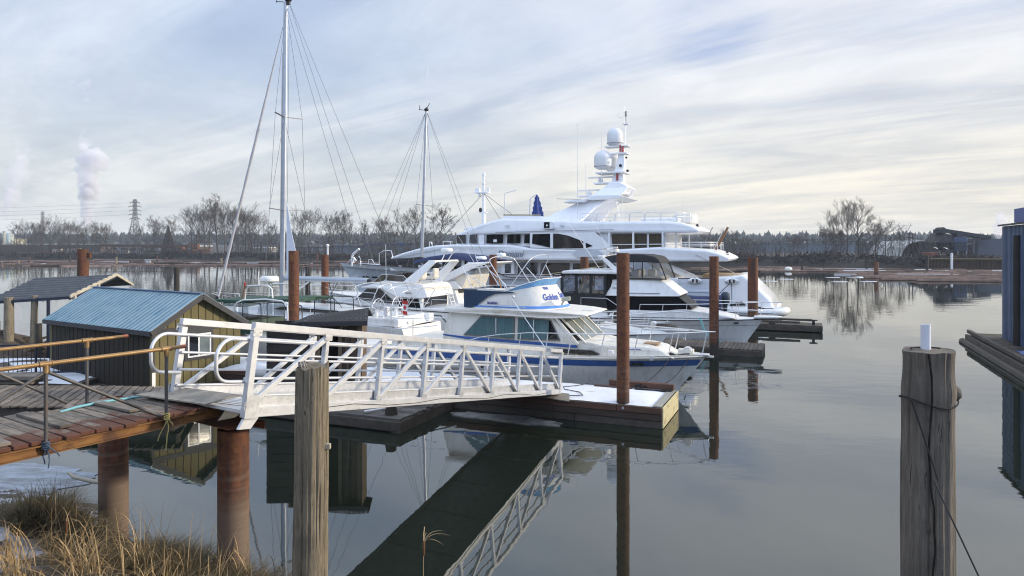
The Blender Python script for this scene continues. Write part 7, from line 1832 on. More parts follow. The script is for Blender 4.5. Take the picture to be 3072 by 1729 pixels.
def shed_b(sx0, sx1, y0, y1, d, wall, roof, label, depth=14, win=None, roofh=.35):
    x0, x1 = far_xy(sx0, d), far_xy(sx1, d); zt = 4.6 - (y0 - 739) / 2075 * d
    t = thing('industrial_building', label, 'building', ((x0 + x1) / 2, d, 1.5))
    MB().bb(x0, x1, d, d + depth, .8, zt - roofh).build('walls', wall, t)
    MB().bb(x0 - .4, x1 + .4, d - .4, d + depth + .4, zt - roofh + .002, zt).build('roof', roof, t)
    if win:
        mb = MB(); n = max(2, int((x1 - x0) / 4))
        for i in range(n): xx = x0 + (x1 - x0) * (i + .2) / n; mb.bb(xx, xx + (x1 - x0) / n * .6, d - .06, d - .01, 1.6 + (zt - 1.6) * .35, 1.6 + (zt - 1.6) * .7)
        mb.build('windows', win, t)
    return t


gw_ = pm('pale_wall', (.36, .36, .36), (.27, .27, .28), .3, rough=.8); dk_ = pm('dark_shed_wall', (.07, .065, .065), (.1, .09, .085), .4, rough=.8); ylw = pm('cream_industrial', (.44, .42, .32), (.34, .33, .27), .3, rough=.8)
shed_b(-40, 300, 733, 765, 290, dk_, pm('ochre_roof_edge', (.42, .39, .27), rough=.7), 'long low dark shed with a pale yellow roof edge at the far left')
shed_b(300, 470, 738, 765, 300, gw_, snowroof, 'low grey shed with snow on its roof left of the lattice tower', win=dk_)
shed_b(425, 590, 737, 762, 285, dk_, snowroof, 'long open shed with a white roof edge behind the tall clump', win=gw_)
shed_b(755, 800, 742, 765, 270, gw_, snowroof, 'small white roofed building among the tall trunks')
shed_b(835, 985, 738, 766, 262, pm('grey_office_wall', (.14, .15, .165), rough=.7), pm('grey_roof_trim', (.3, .31, .33), rough=.6), 'two storey grey office block behind the round crowned trees', win=gw_)
shed_b(985, 1100, 736, 760, 262, pm('slate_wall', (.12, .14, .17), rough=.7), pm('slate_roof', (.1, .12, .2), rough=.6), 'slate coloured shed joining the long warehouse at its left end')
t = shed_b(22, 44, 716, 745, 330, ylw, ylw, 'cream tank house with a round silo beside the chimney', depth=8)
MB().lathe((far_xy(30, 328), 328, 1), [(1.7, 0), (1.7, 9.0), (1.2, 9.8), (.02, 10)], 14).build('silo', pm('green_grey_silo', (.42, .47, .43), rough=.6), t, smooth=40)
t = thing('chimney', 'tall pale concrete chimney at the left edge below a steam plume', 'chimney', (far_xy(12.5, 340), 340, 1))
MB().lathe((far_xy(12.5, 340), 340, 1), [(.72, 0), (.62, 10.9), (.62, 11.0), (.5, 11.0)], 14).build('shaft', ylw, t, smooth=40)
MB().lathe((far_xy(12.5, 340), 340, 11.3), [(.66, 0), (.68, .2), (.66, .7)], 14).build('collar', gw_, t)
org = pm('orange_paint', (.26, .085, .04), (.2, .065, .03), 1, rough=.6); brk = pm('rust_container', (.22, .075, .05), (.17, .06, .04), 1, rough=.7); bluec = pm('blue_container', (.04, .09, .2), rough=.6)


def container(sx, w_, y0, y1, d, m, label, cat='container'):
    x = far_xy(sx, d); zt, zb = 4.6 - (y0 - 739) / 2075 * d, max(1.3, 4.6 - (y1 - 739) / 2075 * d); ww = w_ / 2075 * d
    t = thing('container' if cat == 'container' else 'stacked_goods', label, cat, (x, d, zb))
    MB().bb(x - ww / 2, x + ww / 2, d, d + 2.4, zb, zt).build('box', m, t, bevel=.08, seg=1)
    mb = MB(); n = max(3, int(ww / .5))
    for i in range(n): mb.bb(x - ww / 2 + ww * (i + .3) / n, x - ww / 2 + ww * (i + .6) / n, d - .07, d - .005, zb + .15, zt - .15)
    mb.build('ribs', m, t)


for sx, w_, y0, y1, m, lab in ((142, 26, 752, 763, brk, 'rust red container at the left end of the orange stack'), (170, 26, 747, 763, pm('cream_box', (.62, .56, .46), rough=.7), 'cream shipping container in the orange stack by the far bank'), (176, 34, 755, 764, org, 'orange shipping container below the cream one on the far bank'), (216, 38, 746, 763, pm('cream_box_b', (.55, .47, .38), rough=.7), 'pale tan container right of the orange stack'), (226, 24, 756, 764, org, 'orange box at the foot of the pale tan container'), (330, 46, 752, 763, pm('dull_red_box', (.3, .15, .11), (.36, .3, .25), 1, rough=.7), 'dull red container under the left end of the brown beam'), (607, 8, 753, 766, org, 'narrow orange box near the tall clump trunks'), (368, 20, 750, 762, gw_, 'grey white container near the brown beam')): container(sx, w_, y0, y1, 256, m, lab)
# orange trucks
def truck(sx, d, label):
    x = far_xy(sx, d); t = thing('truck', label, 'truck', (x, d, 1.9), 'orange trucks on the far bank')
    MB().bb(x - 1.2, x + .9, d, d + 2.3, 2.7, 4.3).build('cab', org, t, bevel=.15)
    MB().bb(x + 1.0, x + 5.2, d, d + 2.3, 2.7, 3.5).build('bed', org, t, bevel=.08)
    MB().bb(x - .9, x + .5, d - .04, d - .005, 3.4, 4.0).build('window', dglass, t)
    for dx_ in (-.4, 2.0, 4.2): MB().cyl((x + dx_, d - .1, 2.4), (x + dx_, d + .3, 2.4), .5).build('wheel', blackp, t)


truck(540, 258, 'orange truck parked on the far bank left of the tall clump'); truck(585, 262, 'orange truck beside the tall clump, below the orange roof end')
t = thing('conveyor', 'long rust brown conveyor beam on slanted legs over the far bank', 'conveyor', (far_xy(420, 252), 252, 1.5))
MB().beam((far_xy(300, 252), 252, 4.9), (far_xy(560, 252), 252, 4.75), 1.2, .9).build('beam', pm('conveyor_rust', (.10, .05, .04), (.14, .08, .06), .6, rough=.8), t)
mb = MB(); mb.beam((far_xy(345, 252), 252, 4.4), (far_xy(298, 252), 252, 1), .25, .25); mb.beam((far_xy(318, 252), 252, 4.4), (far_xy(345, 252), 252, 1), .25, .25); mb.beam((far_xy(440, 252), 252, 4.4), (far_xy(440, 252), 252, 1), .3, .3); mb.beam((far_xy(520, 252), 252, 4.4), (far_xy(520, 252), 252, 1), .3, .3); mb.build('legs', dk_, t)
MB().bb(far_xy(563, 251.5), far_xy(592, 251.5), 251.2, 253.5, 4.2, 5.4).build('head_box', org, t)

# ---- towers
latm = pm('lattice_steel', (.075, .08, .085), (.1, .105, .11), 1, rough=.6)


def lattice(name, label, cat, x, y, z0, z1, w0, w1, n, arms=(), r=.12, group=None):
    t = thing(name, label, cat, (x, y, z0), group); mb = MB()
    def cw(f): return w0 + (w1 - w0) * min(1, f * 1.35) ** .8
    for i in range(n):
        f0, f1 = i / n, (i + 1) / n; a, b_ = cw(f0) / 2, cw(f1) / 2; za, zb = z0 + (z1 - z0) * f0, z0 + (z1 - z0) * f1
        cs = [(-1, -1), (1, -1), (1, 1), (-1, 1)]
        for k in range(4):
            p, q = cs[k], cs[(k + 1) % 4]
            A0, A1 = V((x + p[0] * a, y + p[1] * a, za)), V((x + p[0] * b_, y + p[1] * b_, zb)); B0, B1 = V((x + q[0] * a, y + q[1] * a, za)), V((x + q[0] * b_, y + q[1] * b_, zb))
            mb.tube([A0, A1], r, 4, cap=False); mb.tube([A0, B1], r * .6, 3, cap=False); mb.tube([B0, A1], r * .6, 3, cap=False); mb.tube([A1, B1], r * .6, 3, cap=False)
    mb.build('frame', latm, t)
    for z, L in arms:
        mb = MB()
        for sg in (-1, 1):
            mb.tube([(x, y, z + .5), (x + sg * L, y, z)], r * .7, 4); mb.tube([(x, y, z - .1), (x + sg * L, y, z)], r * .7, 4); mb.tube([(x + sg * L, y, z), (x + sg * L, y, z - .7)], r * .8, 4)
        mb.build('cross_arm', latm, t)
    return t


D1 = 300; xt = far_xy(405, D1)
lattice('lattice_tower', 'tall slim lattice power tower above the far left bank', 'pylon', xt, D1, 1, 24.9, 6.4, 1.1, 11, [(23.6, 2.0), (21.9, 2.6), (20.2, 2.3), (18.4, 2.6), (16.6, 2.2), (13, 1.9)], r=.11)
lattice('radio_mast', 'thin lattice radio mast with antennas left of the steam plume', 'mast', far_xy(128, 320), 320, 1, 20.6, 1.7, .9, 12, r=.08)
xr = far_xy(2714, 520)
t = thing('lattice_tower', 'distant pale lattice pylon with a wide Y head, above the power poles', 'pylon', (xr, 520, 3)); mb = MB()
for sg in (-1, 1):
    mb.tube([(xr + sg * 3.4, 520, 3), (xr + sg * 1.0, 520, 14)], .2, 4); mb.tube([(xr + sg * 1.0, 520, 14), (xr + sg * 4.5, 520, 20.5), (xr + sg * 5.4, 520, 20.3)], .2, 4); mb.tube([(xr + sg * 4.5, 520, 20.5), (xr + sg * 3.8, 520, 22.4)], .15, 4); mb.tube([(xr + sg * 3.2, 520, 5), (xr - sg * 1.2, 520, 13)], .1, 3); mb.tube([(xr + sg * 1, 520, 14), (xr - sg * 3.2, 520, 18)], .1, 3)
mb.tube([(xr - 4.8, 520, 19.9), (xr + 4.8, 520, 19.9)], .15, 4); mb.build('frame', pm('hazy_steel', (.16, .165, .17), rough=.6), t)
for i, z in enumerate((23.6, 21.9, 20.2, 18.4)):
    t = MB().tube([(xt + (k / 14 - 1) * 120 * .95, D1 + k * 0, z - 4.5 * math.sin(math.pi * k / 28) * 0 - 7 * (1 - ((k / 14 - .0)) ** 2) * .35 - (1 - k / 14) * 1.0) for k in range(15)], .03, 4).build('power_line', wire, None, origin=(xt - 60, D1, z - 4)); tag(t, 'faint power line running left from the lattice tower', 'power line', 'power lines of the lattice tower')
PG = 'twin timber power poles'
for sx, yt, lab in ((2727, 697, 'left one of two timber power poles beside the arched shed'), (2738, 699, 'right one of two timber power poles, nearer the arched shed')):
    d = 158; x = far_xy(sx, d); zt = 4.6 - (yt - 739) / 2075 * d
    t = thing('power_pole', lab, 'pole', (x, d, 1.5), PG); MB().cyl((x, d, 1), (x, d, zt), .16, .11, 8).build('shaft', wdark, t)
    mb = MB(); mb.beam((x - .9, d, zt - .35), (x + .9, d, zt - .25), .1, .12); mb.beam((x - .7, d, zt - 1.2), (x + .7, d, zt - 1.2), .1, .1)
    mb.build('cross_arms', wdark, t); mb = MB(); mb.lathe((x + .4, d - .2, zt - 2.2), [(.2, 0), (.22, .6), (.02, .7)], 8); mb.build('transformer', gw_, t)

# ---- right industrial group: arched shed, hoppers with conveyor, sheet pile wall
d0 = 176
xa_, xb_ = far_xy(2703, d0), far_xy(2822, d0)
t = thing('arched_shed', 'pale arched fabric shed with a dark open mouth on the right bank', 'shed', ((xa_ + xb_) / 2, d0, 1.5))
mb = MB(); cx_, rw = (xa_ + xb_) / 2, (xb_ - xa_) / 2; hz = 4.9; rings = []
for i in range(19):
    a = math.pi * i / 18; x, z = cx_ - rw * math.cos(a), 1.2 + hz * math.sin(a) ** .8
    rings.append([V((x, d0, z)), V((x, d0 + 16, z)), V((cx_ + (x - cx_) * .965, d0 + 16, 1.2 + (z - 1.2) * .95)), V((cx_ + (x - cx_) * .965, d0, 1.2 + (z - 1.2) * .95))])
mb.loft(rings).build('vault', pm('pale_fabric', (.48, .48, .46), (.38, .38, .37), .3, rough=.6), t, smooth=50)
pts = [V((cx_ - rw * .9 * math.cos(math.pi * i / 18), d0 + 2.4, 1.2 + hz * .9 * math.sin(math.pi * i / 18) ** .8)) for i in range(19)]
MB().prism(pts, [p + V((0, .1, 0)) for p in pts]).build('dark_mouth', pm('shed_interior', (.012, .012, .012), rough=.9), t)
mb = MB()
for i in range(6): mb.bb(cx_ - 3 + i * .9, cx_ - 2.6 + i * .9, d0 + 2.2, d0 + 2.35, 2.2, 2.5)
mb.build('mouth_lamps', gw_, t)
steelb = pm('blackened_steel', (.020, .022, .028), (.035, .036, .042), .5, rough=.7); bluew = pm('blue_weathered_steel', (.03, .055, .11), (.045, .075, .14), .6, st=(1, 1, .2), rough=.6)
d0 = 150
fx = lambda sx: far_xy(sx, d0)
fz = lambda y: 4.6 - (y - 739) / 2075 * d0
t = thing('hopper_plant', 'black hopper plant with blue panelled bins and a sloping conveyor on the right bank', 'plant', (fx(2860), d0, 1.6))
mb = MB(); A = [(2811, 727), (2834, 700), (2852, 706), (2862, 724), (2858, 750), (2812, 750)]
mb.prism([V((fx(a), d0, fz(b_))) for a, b_ in A], [V((fx(a), d0 + 5, fz(b_))) for a, b_ in A]); mb.build('hopper', steelb, t)
mb = MB(); mb.bb(fx(2812), fx(2858), d0 - .0, d0 + 4.8, fz(752), fz(728)); mb.build('bin', bluew, t)
mb = MB(); mb.bb(fx(2864), fx(2902), d0 + .2, d0 + 5, fz(752), fz(712)); mb.build('bin', bluew, t)
mb = MB()
for sx in range(2816, 2904, 8): mb.bb(fx(sx), fx(sx + 1.6), d0 - .12, d0 - .01, fz(752), fz(726))
for yy in (727, 740, 752): mb.bb(fx(2812), fx(2903), d0 - .14, d0 - .02, fz(yy) - .05, fz(yy) + .05)
mb.build('bin_ribs', steelb, t)
mb = MB(); mb.beam((fx(2838), d0 + 2, fz(690)), (fx(2985), d0 + 2, fz(713)), 1.6, .75); mb.lathe((fx(2838), d0 + 1, fz(691)), [(.7, 0), (.7, 2)], 10, (0, 1, 0)); mb.bb(fx(2824), fx(2846), d0, d0 + 3, fz(700), fz(688))
for i in range(8): sx = 2846 + i * 16; mb.beam((fx(sx), d0 + 2, fz(692 + i * 2.6)), (fx(sx + 10), d0 + 2, fz(700 + i * 2.4)), .2, .12); mb.beam((fx(sx), d0 + 2, fz(701 + i * 2.3)), (fx(sx + 16), d0 + 2, fz(703 + i * 2.4)), .2, .12)
mb.bb(fx(2880), fx(2896), d0 + 1, d0 + 3, fz(712), fz(693))
mb.build('conveyor', steelb, t)
mb = MB()
for sx in (2832, 2858, 2868, 2899, 2912): mb.bb(fx(sx) - .12, fx(sx) + .12, d0 + .5, d0 + .8, 1.5, fz(745))
mb.beam((fx(2912), d0, fz(752)), (fx(2922), d0, fz(712)), .2, .2)
mb.build('legs', steelb, t)
mb = MB()
for (sx, yy) in ((2795, 741), (2825, 742)): mb.add([V((fx(sx), d0 - .4, fz(yy))), V((fx(sx + 12), d0 - .4, fz(yy + 2))), V((fx(sx + 10), d0 - 1.2, fz(yy + 7))), V((fx(sx + 1), d0 - 1.2, fz(yy + 3)))], [(0, 1, 2, 3)])
mb.build('white_canopies', whitep, t, fix=False)
MB().bb(fx(2886), fx(2918), d0 - .5, d0 + 2, fz(779), fz(770)).build('skip', pm('blue_skip', (.09, .17, .34), rough=.5), t, bevel=.1)
t = thing('industrial_building', 'dark open bay shed with pale frame behind the hopper plant', 'building', (fx(2950), d0 + 6, 1.6))
MB().bb(fx(2918), fx(2972), d0 + 8, d0 + 20, 1.2, fz(722)).build('walls', steelb, t)
mb = MB()
for sx in (2919, 2946, 2970): mb.bb(fx(sx) - .09, fx(sx) + .09, d0 + 5, d0 + 5.3, 1.2, fz(714))
mb.bb(fx(2919), fx(2970), d0 + 5, d0 + 5.3, fz(733), fz(730)); mb.build('frame', gw_, t)
MB().bb(fx(2970), fx(3045), d0 + 4, d0 + 22, 1.2, fz(716)).build('grey_wing', pm('slate_cladding', (.06, .07, .09), (.075, .085, .105), .4, rough=.7), t)
for sx, w_, y0, y1, m, lab in ((2801, 30, 757, 786, brk, 'rust red container on the right bank beside the hopper legs'), (2842, 24, 763, 782, pm('white_slat_box', (.42, .42, .43), (.2, .2, .21), 4, rough=.6), 'pale slatted container under the hopper plant')): container(sx, w_, y0, y1, 143, m, lab)
t = thing('quay_wall', 'rusty sheet pile quay wall below the hopper plant', 'wall', (fx(2900), 135.5, 0)); mb = MB(); x0, x1 = far_xy(2786, 137), far_xy(3120, 128)
n_ = 60; pv_ = None
for i in range(n_ + 1):
    f = i / n_; x = x0 + (x1 - x0) * f; y = 137 - 9 * f + (.35 if i % 2 else 0); cur = (V((x, y, -.5)), V((x, y, 2.0)), V((x, y + 3, 2.0)))
    if pv_: mb.add([pv_[0], cur[0], cur[1], pv_[1]], [(0, 1, 2, 3)]); mb.add([pv_[1], cur[1], cur[2], pv_[2]], [(0, 1, 2, 3)])
    pv_ = cur
mb.build('sheet_piles', pm('sheet_pile_rust', (.05, .034, .024), (.075, .05, .03), 1, rough=.9), t, fix=False)
mb = MB(); mb.tube([(x0, 136.6, 2.12), (x1, 127.7, 2.12)], .16, 6); mb.build('capping', pm('capping_ochre', (.14, .11, .055), rough=.8), t)
p0 = px3(2855, 800, 134); MB().cyl((p0.x, p0.y, 0), (p0.x, p0.y, 3.3), .22).build('white_marker', whitep, t)

# ---- log booms: single logs nearest, the rest as one raft each side
logm = pm('floating_log', (.21, .135, .10), (.085, .055, .042), .5, st=(1, 1, 1), rough=.85, island=.65)
_b = NB(logm.node_tree); _p = logm.node_tree.nodes['Principled BSDF']; _g = _b.n('ShaderNodeNewGeometry')
_c = _b.mix(_b.mr(_g.outputs['Random Per Island'], .90, .93), _p.inputs['Base Color'].links[0].from_socket, (.46, .45, .45))   # some logs lie under snow
_b.link(_c, _p.inputs['Base Color'])
def log(mb, x, y, L, r, an, z): 
    d = V((math.cos(an), math.sin(an), 0)) * (L / 2); mb.tube([V((x, y, z)) - d, V((x, y, z)) + d], [r, r * .85], 6)
rl = random.Random(21); mbL, mbR = MB(), MB()
for i in range(520):
    sx = rl.uniform(-150, 1560); yy = rl.choice((781, 785.5, 790, 795.5)) + rl.gauss(0, .35)
    if NZ.noise((sx * .012, yy * .3, 4)) < -.12: continue
    p = pz(sx, yy + (2.5 if sx < 300 else 0) + (sx / 1560) * 2.5); 
    if p.y > bank_y(p.x) - 1: continue
    log(mbL, p.x, p.y, rl.uniform(5, 13), rl.uniform(.12, .28), rl.gauss(-.12, .12), rl.uniform(-.02, .2))
tag(mbL.build('log_raft', logm, fix=False), 'brown raft of floating logs along the far left bank', 'log raft', kind='stuff')
for i in range(560):
    sx = 2060 + 1020 * rl.random() ** .62
    if NZ.noise((sx * .02, i * .37, 8)) < -.25: continue
    lo_, hi_ = (806, 813) if sx < 2560 else (810, 815 + (sx - 2560) / 160 * 24 if sx < 2740 else 842)
    yy = rl.uniform(lo_, hi_); yy = round(yy / 5.0) * 5.0 + rl.gauss(0, .45); p = pz(sx, yy)
    if p.y > bank_y(p.x) - 1: continue
    log(mbR, p.x, p.y, rl.uniform(4, 12), rl.uniform(.10, .22), rl.gauss(-.05, .1), rl.uniform(-.03, .16))
tag(mbR.build('log_raft', logm, fix=False), 'reddish brown raft of floating logs before the right bank', 'log raft', kind='stuff')
for i in range(46):
    left = i < 24
    if left: sx, yy, lab = rl.uniform(0, 1180), rl.uniform(795, 799), 'single boom log floating at the near edge of the left log raft'
    else: sx, yy, lab = rl.uniform(2620, 3000), rl.uniform(836, 846), 'single boom log floating at the near edge of the right log raft'
    if not left and sx < 2760: yy = 820 + (sx - 2620) * .16
    p = pz(sx, yy); mb = MB(); log(mb, p.x, p.y, rl.uniform(7, 14), rl.uniform(.2, .32), rl.gauss(-.1, .06), .08)
    t = mb.build('floating_log', logm, None, origin=(p.x, p.y, .08)); tag(t, lab, 'log', 'boom logs')
# ice floe and white flecks
mb = MB(); pts = []
for k in range(70):
    a = 6.2832 * k / 70; rr = 1 + .35 * NZ.noise((math.cos(a) * 3, math.sin(a) * 3, 1)); c = pz(2680, 835); pts.append(V((c.x + math.cos(a) * 4.4 * rr + math.sin(a) * .0, c.y + math.sin(a) * 3.2 * rr - math.cos(a) * 2.6, .03)))
tag(mb.prism(pts, [p - V((0, 0, .06)) for p in pts]).build('ice_floe', snowm, None, origin=tuple(pz(2680, 835))), 'long white ice floe before the right log raft', 'ice floe')
for sx, yy in ((2608, 845), (2310, 844), (2520, 846), (2500, 833), (2360, 838)):
    c = pz(sx, yy); mb = MB(); pts = [V((c.x + math.cos(a) * (1.0 + .2 * math.sin(3 * a)), c.y + math.sin(a) * .5, .03)) for a in [6.2832 * k / 14 for k in range(14)]]
    tag(mb.prism(pts, [p - V((0, 0, .05)) for p in pts]).build('ice_floe', snowm, None, origin=tuple(c)), 'small white fleck of ice drifting before the right bank', 'ice floe', 'small ice flecks')
c = pz(2365, 813); t = thing('mooring_buoy', 'round cream buoy floating before the right bank', 'buoy', tuple(c)); MB().lathe((c.x, c.y, -.2), [(.02, 0), (.5, .1), (.72, .5), (.5, .9), (.02, 1.0)], 14).build('float', gel_cream, t, smooth=60)
# river piles
for sx, yb, yt, r, m, lab in ((2629, 830, 786, .33, rust, 'stout rust streaked pile standing at the white ice floe'), (2600, 811, 786, .22, wdark, 'thin wooden pile left of the rust streaked pile'), (2781, 815, 768, .25, wdark, 'dark pile at the left end of the quay wall'), (2406, 812, 792, .2, wdark, 'short dark pile before the dark bank bushes'), (2472, 808, 790, .18, wdark, 'faint short pile below the leaning tree'), (349, 793, 772, .3, wpile, 'pale wooden pile in the left log raft below the lattice tower'), (472, 786, 769, .2, rust, 'thin reddish pile in the log raft, left one of a pair'), (500, 786, 773, .2, rust, 'short reddish pile in the log raft, right one of a pair'), (664, 792, 774, .3, wpile, 'pale banded pile in the log raft behind the furled jib'), (56, 792, 781, .25, wpile, 'short pale stake at the far left of the log raft'), (88, 790, 772, .22, rust, 'leaning reddish stake at the far left of the log raft'), (210, 788, 765, .25, wdark, 'dark stake in the log raft left of the rusty pile'), (952, 792, 763, .2, rust, 'thin rusty pile beyond the yacht bow')):
    p = pz(sx, yb); zt = 4.6 - (yt - 739) / 2075 * p.y; wood_pile(p.x, p.y, r, zt, m, lab, n=8, seed=sx, group='river piles', name='river_pile')
p = pz(2295, 912); wood_pile(p.x, p.y, .06, p.z + 1.05, wdark, 'thin black stake in the water right of the yacht stern', n=8, seed=4)

# ================================================================ BLUE BOATHOUSE AND DOCK AT THE RIGHT
bh = thing('boathouse', 'blue grey corrugated boathouse wall with a dark eave at the right edge', 'boathouse', marM(14, 16, .5))
mb = MB(MAR); mb.bb(11.6, 24, 13, 20.2, .45, 5.5)
for i in range(36): mb.bb(11.56, 11.6, 13.0 + i * .2, 13.0 + i * .2 + .09, .45, 5.48)
mb.build('walls', bldblue, bh)
mb = MB(MAR); mb.prism([V((11.45, 12.8, 5.5)), V((11.45, 20.4, 5.5)), V((17.8, 20.4, 6.3)), V((17.8, 12.8, 6.3))], [V((11.45, 12.8, 5.58)), V((11.45, 20.4, 5.58)), V((17.8, 20.4, 6.38)), V((17.8, 12.8, 6.38))]); mb.build('roof', siding_dk, bh)
mb = MB(MAR); mb.bb(11.5, 24, 12.9, 20.3, .0, .44); mb.build('float_base', wood_dark, bh, bevel=.04)
mb = MB(MAR); mb.bb(11.99, 16.5, 15, 20.0, 5.66, 6.27); mb.build('roof_box', pm('cobalt_panel', (.035, .075, .28), (.03, .065, .25), .5, rough=.5), bh)
p0 = px3(3053, 706, 28.9); t = wood_pile(p0.x, p0.y, .165, 5.05, pm('black_steel_pile', (.014, .013, .013), (.022, .019, .017), 4, rough=.7), 'tall black pile against the blue boathouse wall', n=16, seed=3)
dk = thing('side_dock', 'dark plank dock running along the blue boathouse at the right edge', 'dock', marM(11, 15))
mb = MB(MAR); v_ = 2.0
while v_ < 21.4: mb.bb(10.55, 13.0, v_, v_ + .22, .40, .455 + rnd.uniform(-.008, .008)); v_ += .245
mb.build('deck_boards', wood_dark, dk)
mb = MB(MAR); mb.bb(10.45, 10.62, 2, 21.5, .46, .62); mb.bb(10.38, 10.53, 2, 21.5, .1, .39); mb.build('edge_timber', pm('pale_edge_timber', (.12, .105, .085), (.06, .05, .04), 4, st=(3, .4, 3), rough=.85), dk, bevel=.02)
mb = MB(MAR); mb.bb(10.6, 13, 2, 21.4, -.3, .39); mb.tube([(10.3, 1.5, .02), (10.3, 21.6, .04)], .16, 8); mb.build('float_logs', wood_dark, dk)
tp = thing('tarpaulin', 'crumpled royal blue tarpaulin on the right dock', 'tarp', marM(11.6, 14.3, .46))
def tz(a, c):
    e = min(1, 5 * min(a, 1 - a)) * min(1, 5 * min(c, 1 - c)); return .47 + e * (.16 + .2 * abs(NZ.noise((a * 4, c * 5, 2))) + .22 * max(0, NZ.noise((a * 2.2, c * 2.6, 8))))
MB(MAR).grid(lambda a, c: V((10.95 + 1.1 * a + .25 * NZ.noise((a * 2, c * 3, 5)), 12.2 + 3.3 * c + .2 * NZ.noise((a * 3, c * 2, 6)), tz(a, c))), 40, 60).build('sheet', pm('tarp_blue', (.025, .075, .30), (.04, .11, .38), 3, rough=.5, bump=.012), tp, smooth=60, fix=False)

# ================================================================ REEDS AND DRY GRASS ON THE NEAR BANK
straw = pm('dry_straw', (.46, .33, .17), (.32, .22, .11), .8, rough=.85, island=.4)
straw2 = pm('dull_sedge', (.13, .10, .05), (.085, .068, .036), .8, rough=.9, island=.4)
def blade(mb, p, hgt, lean, az_, wd, bend):
    d = V((math.cos(az_), math.sin(az_), 0)); sd = V((-d.y, d.x, 0)); n = 6; L_, R_ = [], []
    for i in range(n + 1):
        f = i / n; c = V(p) + V((0, 0, hgt * (f - bend * f ** 3 * .75))) + d * (lean * f ** 1.5 + bend * hgt * .55 * f ** 3)
        w_ = wd * (1 - f ** 2) + .0006; L_.append(c - sd * w_); R_.append(c + sd * w_)
    mb.add(L_ + R_, [(i, i + 1, n + 2 + i, n + 1 + i) for i in range(n)])
rg = random.Random(77); m1_, m2_ = MB(), MB()
def clump(mb, cx, cy, rr, n, h0, h1, wd=(.0025, .006), bend=(.1, .8), flat=.5):
    for i in range(n):
        a = rg.uniform(0, 6.28); r = rr * math.sqrt(rg.random()); x, y = cx + math.cos(a) * r, cy + math.sin(a) * r
        blade(mb, (x, y, near_z(x, y) - .03), rg.uniform(h0, h1) * (1 - .4 * r / rr), rg.uniform(.02, flat), rg.uniform(0, 6.28), rg.uniform(*wd), rg.uniform(*bend))
# sedge tussock by the second pile, band along the frame foot, right patch round the near pile
clump(m2_, -6.75, 10.15, .5, 2600, .55, 1.05, bend=(.1, .75), flat=.35); clump(m2_, -7.4, 10.7, .55, 1300, .35, .8, bend=(.2, .9)); clump(m2_, -6.1, 9.85, .5, 1200, .35, .75, bend=(.15, .9))
clump(m2_, -4.6, 9.45, .7, 2300, .25, .62); clump(m2_, -4.95, 9.9, .5, 1100, .2, .5); clump(m2_, -3.7, 9.2, .5, 1500, .25, .6); clump(m2_, -5.3, 9.2, .6, 1300, .2, .5); clump(m2_, -8.6, 10.9, .8, 1300, .2, .45); clump(m2_, -8.0, 9.0, .7, 700, .15, .4); clump(m2_, -3.25, 9.15, .3, 700, .3, .6)
for i in range(24): clump(m1_, rg.uniform(-7.0, -3.4), rg.uniform(8.2, 9.2), .16, 20, .3, .8, wd=(.003, .007), bend=(.05, .8))
for i in range(12): clump(m1_, rg.uniform(-6.6, -3.6), rg.uniform(7.4, 8.3), .2, 20, .3, .7, wd=(.003, .007))
for i in range(46): clump(m1_, rg.uniform(-6.6, -3.2), rg.uniform(8.5, 9.8), .16, 5, .6, 1.4, wd=(.003, .0075), bend=(.0, 1.0), flat=.4)
for i in range(10): clump(m1_, rg.uniform(-8.2, -6.6), rg.uniform(8.9, 10.2), .12, 7, .4, .8, wd=(.003, .006), bend=(.1, .9))
for i in range(8): clump(m1_, rg.uniform(-2.6, -.5), rg.uniform(6.8, 7.6), .1, 4, .65, 1.1, wd=(.002, .005), bend=(.2, .9))
tag(m2_.build('sedge_grass', straw2, fix=False), 'dull brown flattened sedge tussocks on the near bank', 'grass', kind='stuff')
tag(m1_.build('dry_reeds', straw, fix=False), 'pale straw coloured dry reed blades along the near bank', 'reeds', kind='stuff')
# cattail heads and a few tall reeds one can point to
for (sx, d, hb, hh, lab) in ((194, 8.4, 1.2, .55, 'brown cattail head standing in the reeds at the lower left'), (1265, 6.9, .2, 1.55, 'withered brown reed head alone before the dark reflection')):
    x = far_xy(sx, d); zb = near_z(x, d); t = thing('cattail', lab, 'reed', (x, d, zb)); zt = 4.6 - ((1560 if sx < 500 else 1620) - 739) / 2075 * d
    MB().tube([(x, d, zb - .1), (x + .01, d, (zb + zt) / 2), (x + .02, d, zt)], [.004, .0035, .003], 5).build('stem', straw, t)
    MB().lathe((x + .02, d, zt - .16), [(.004, 0), (.014, .015), (.015, .13), (.005, .15)], 8).build('head', pm('cattail_brown_%d' % sx, (.12, .055, .025), rough=.95), t, smooth=60)
    mb = MB()
    for k in range(5 if sx > 500 else 2): blade(mb, (x + .02, d, zt - .05), rnd.uniform(.1, .3), rnd.uniform(.1, .2), rnd.uniform(-.6, 3.5), .004, .9)
    mb.build('leaves', straw, t, fix=False)
t = MB().tube([px3(205, 1418, 11.6), px3(222, 1432, 11.5), px3(285, 1446, 11.3), px3(330, 1452, 11.2)], [.02, .03, .035, .03], 8).build('driftwood_branch', pm('bleached_branch', (.36, .33, .26), rough=.9), None, smooth=60, origin=tuple(px3(260, 1440, 11.4))); tag(t, 'bleached forked branch lying behind the grass tuft', 'branch')

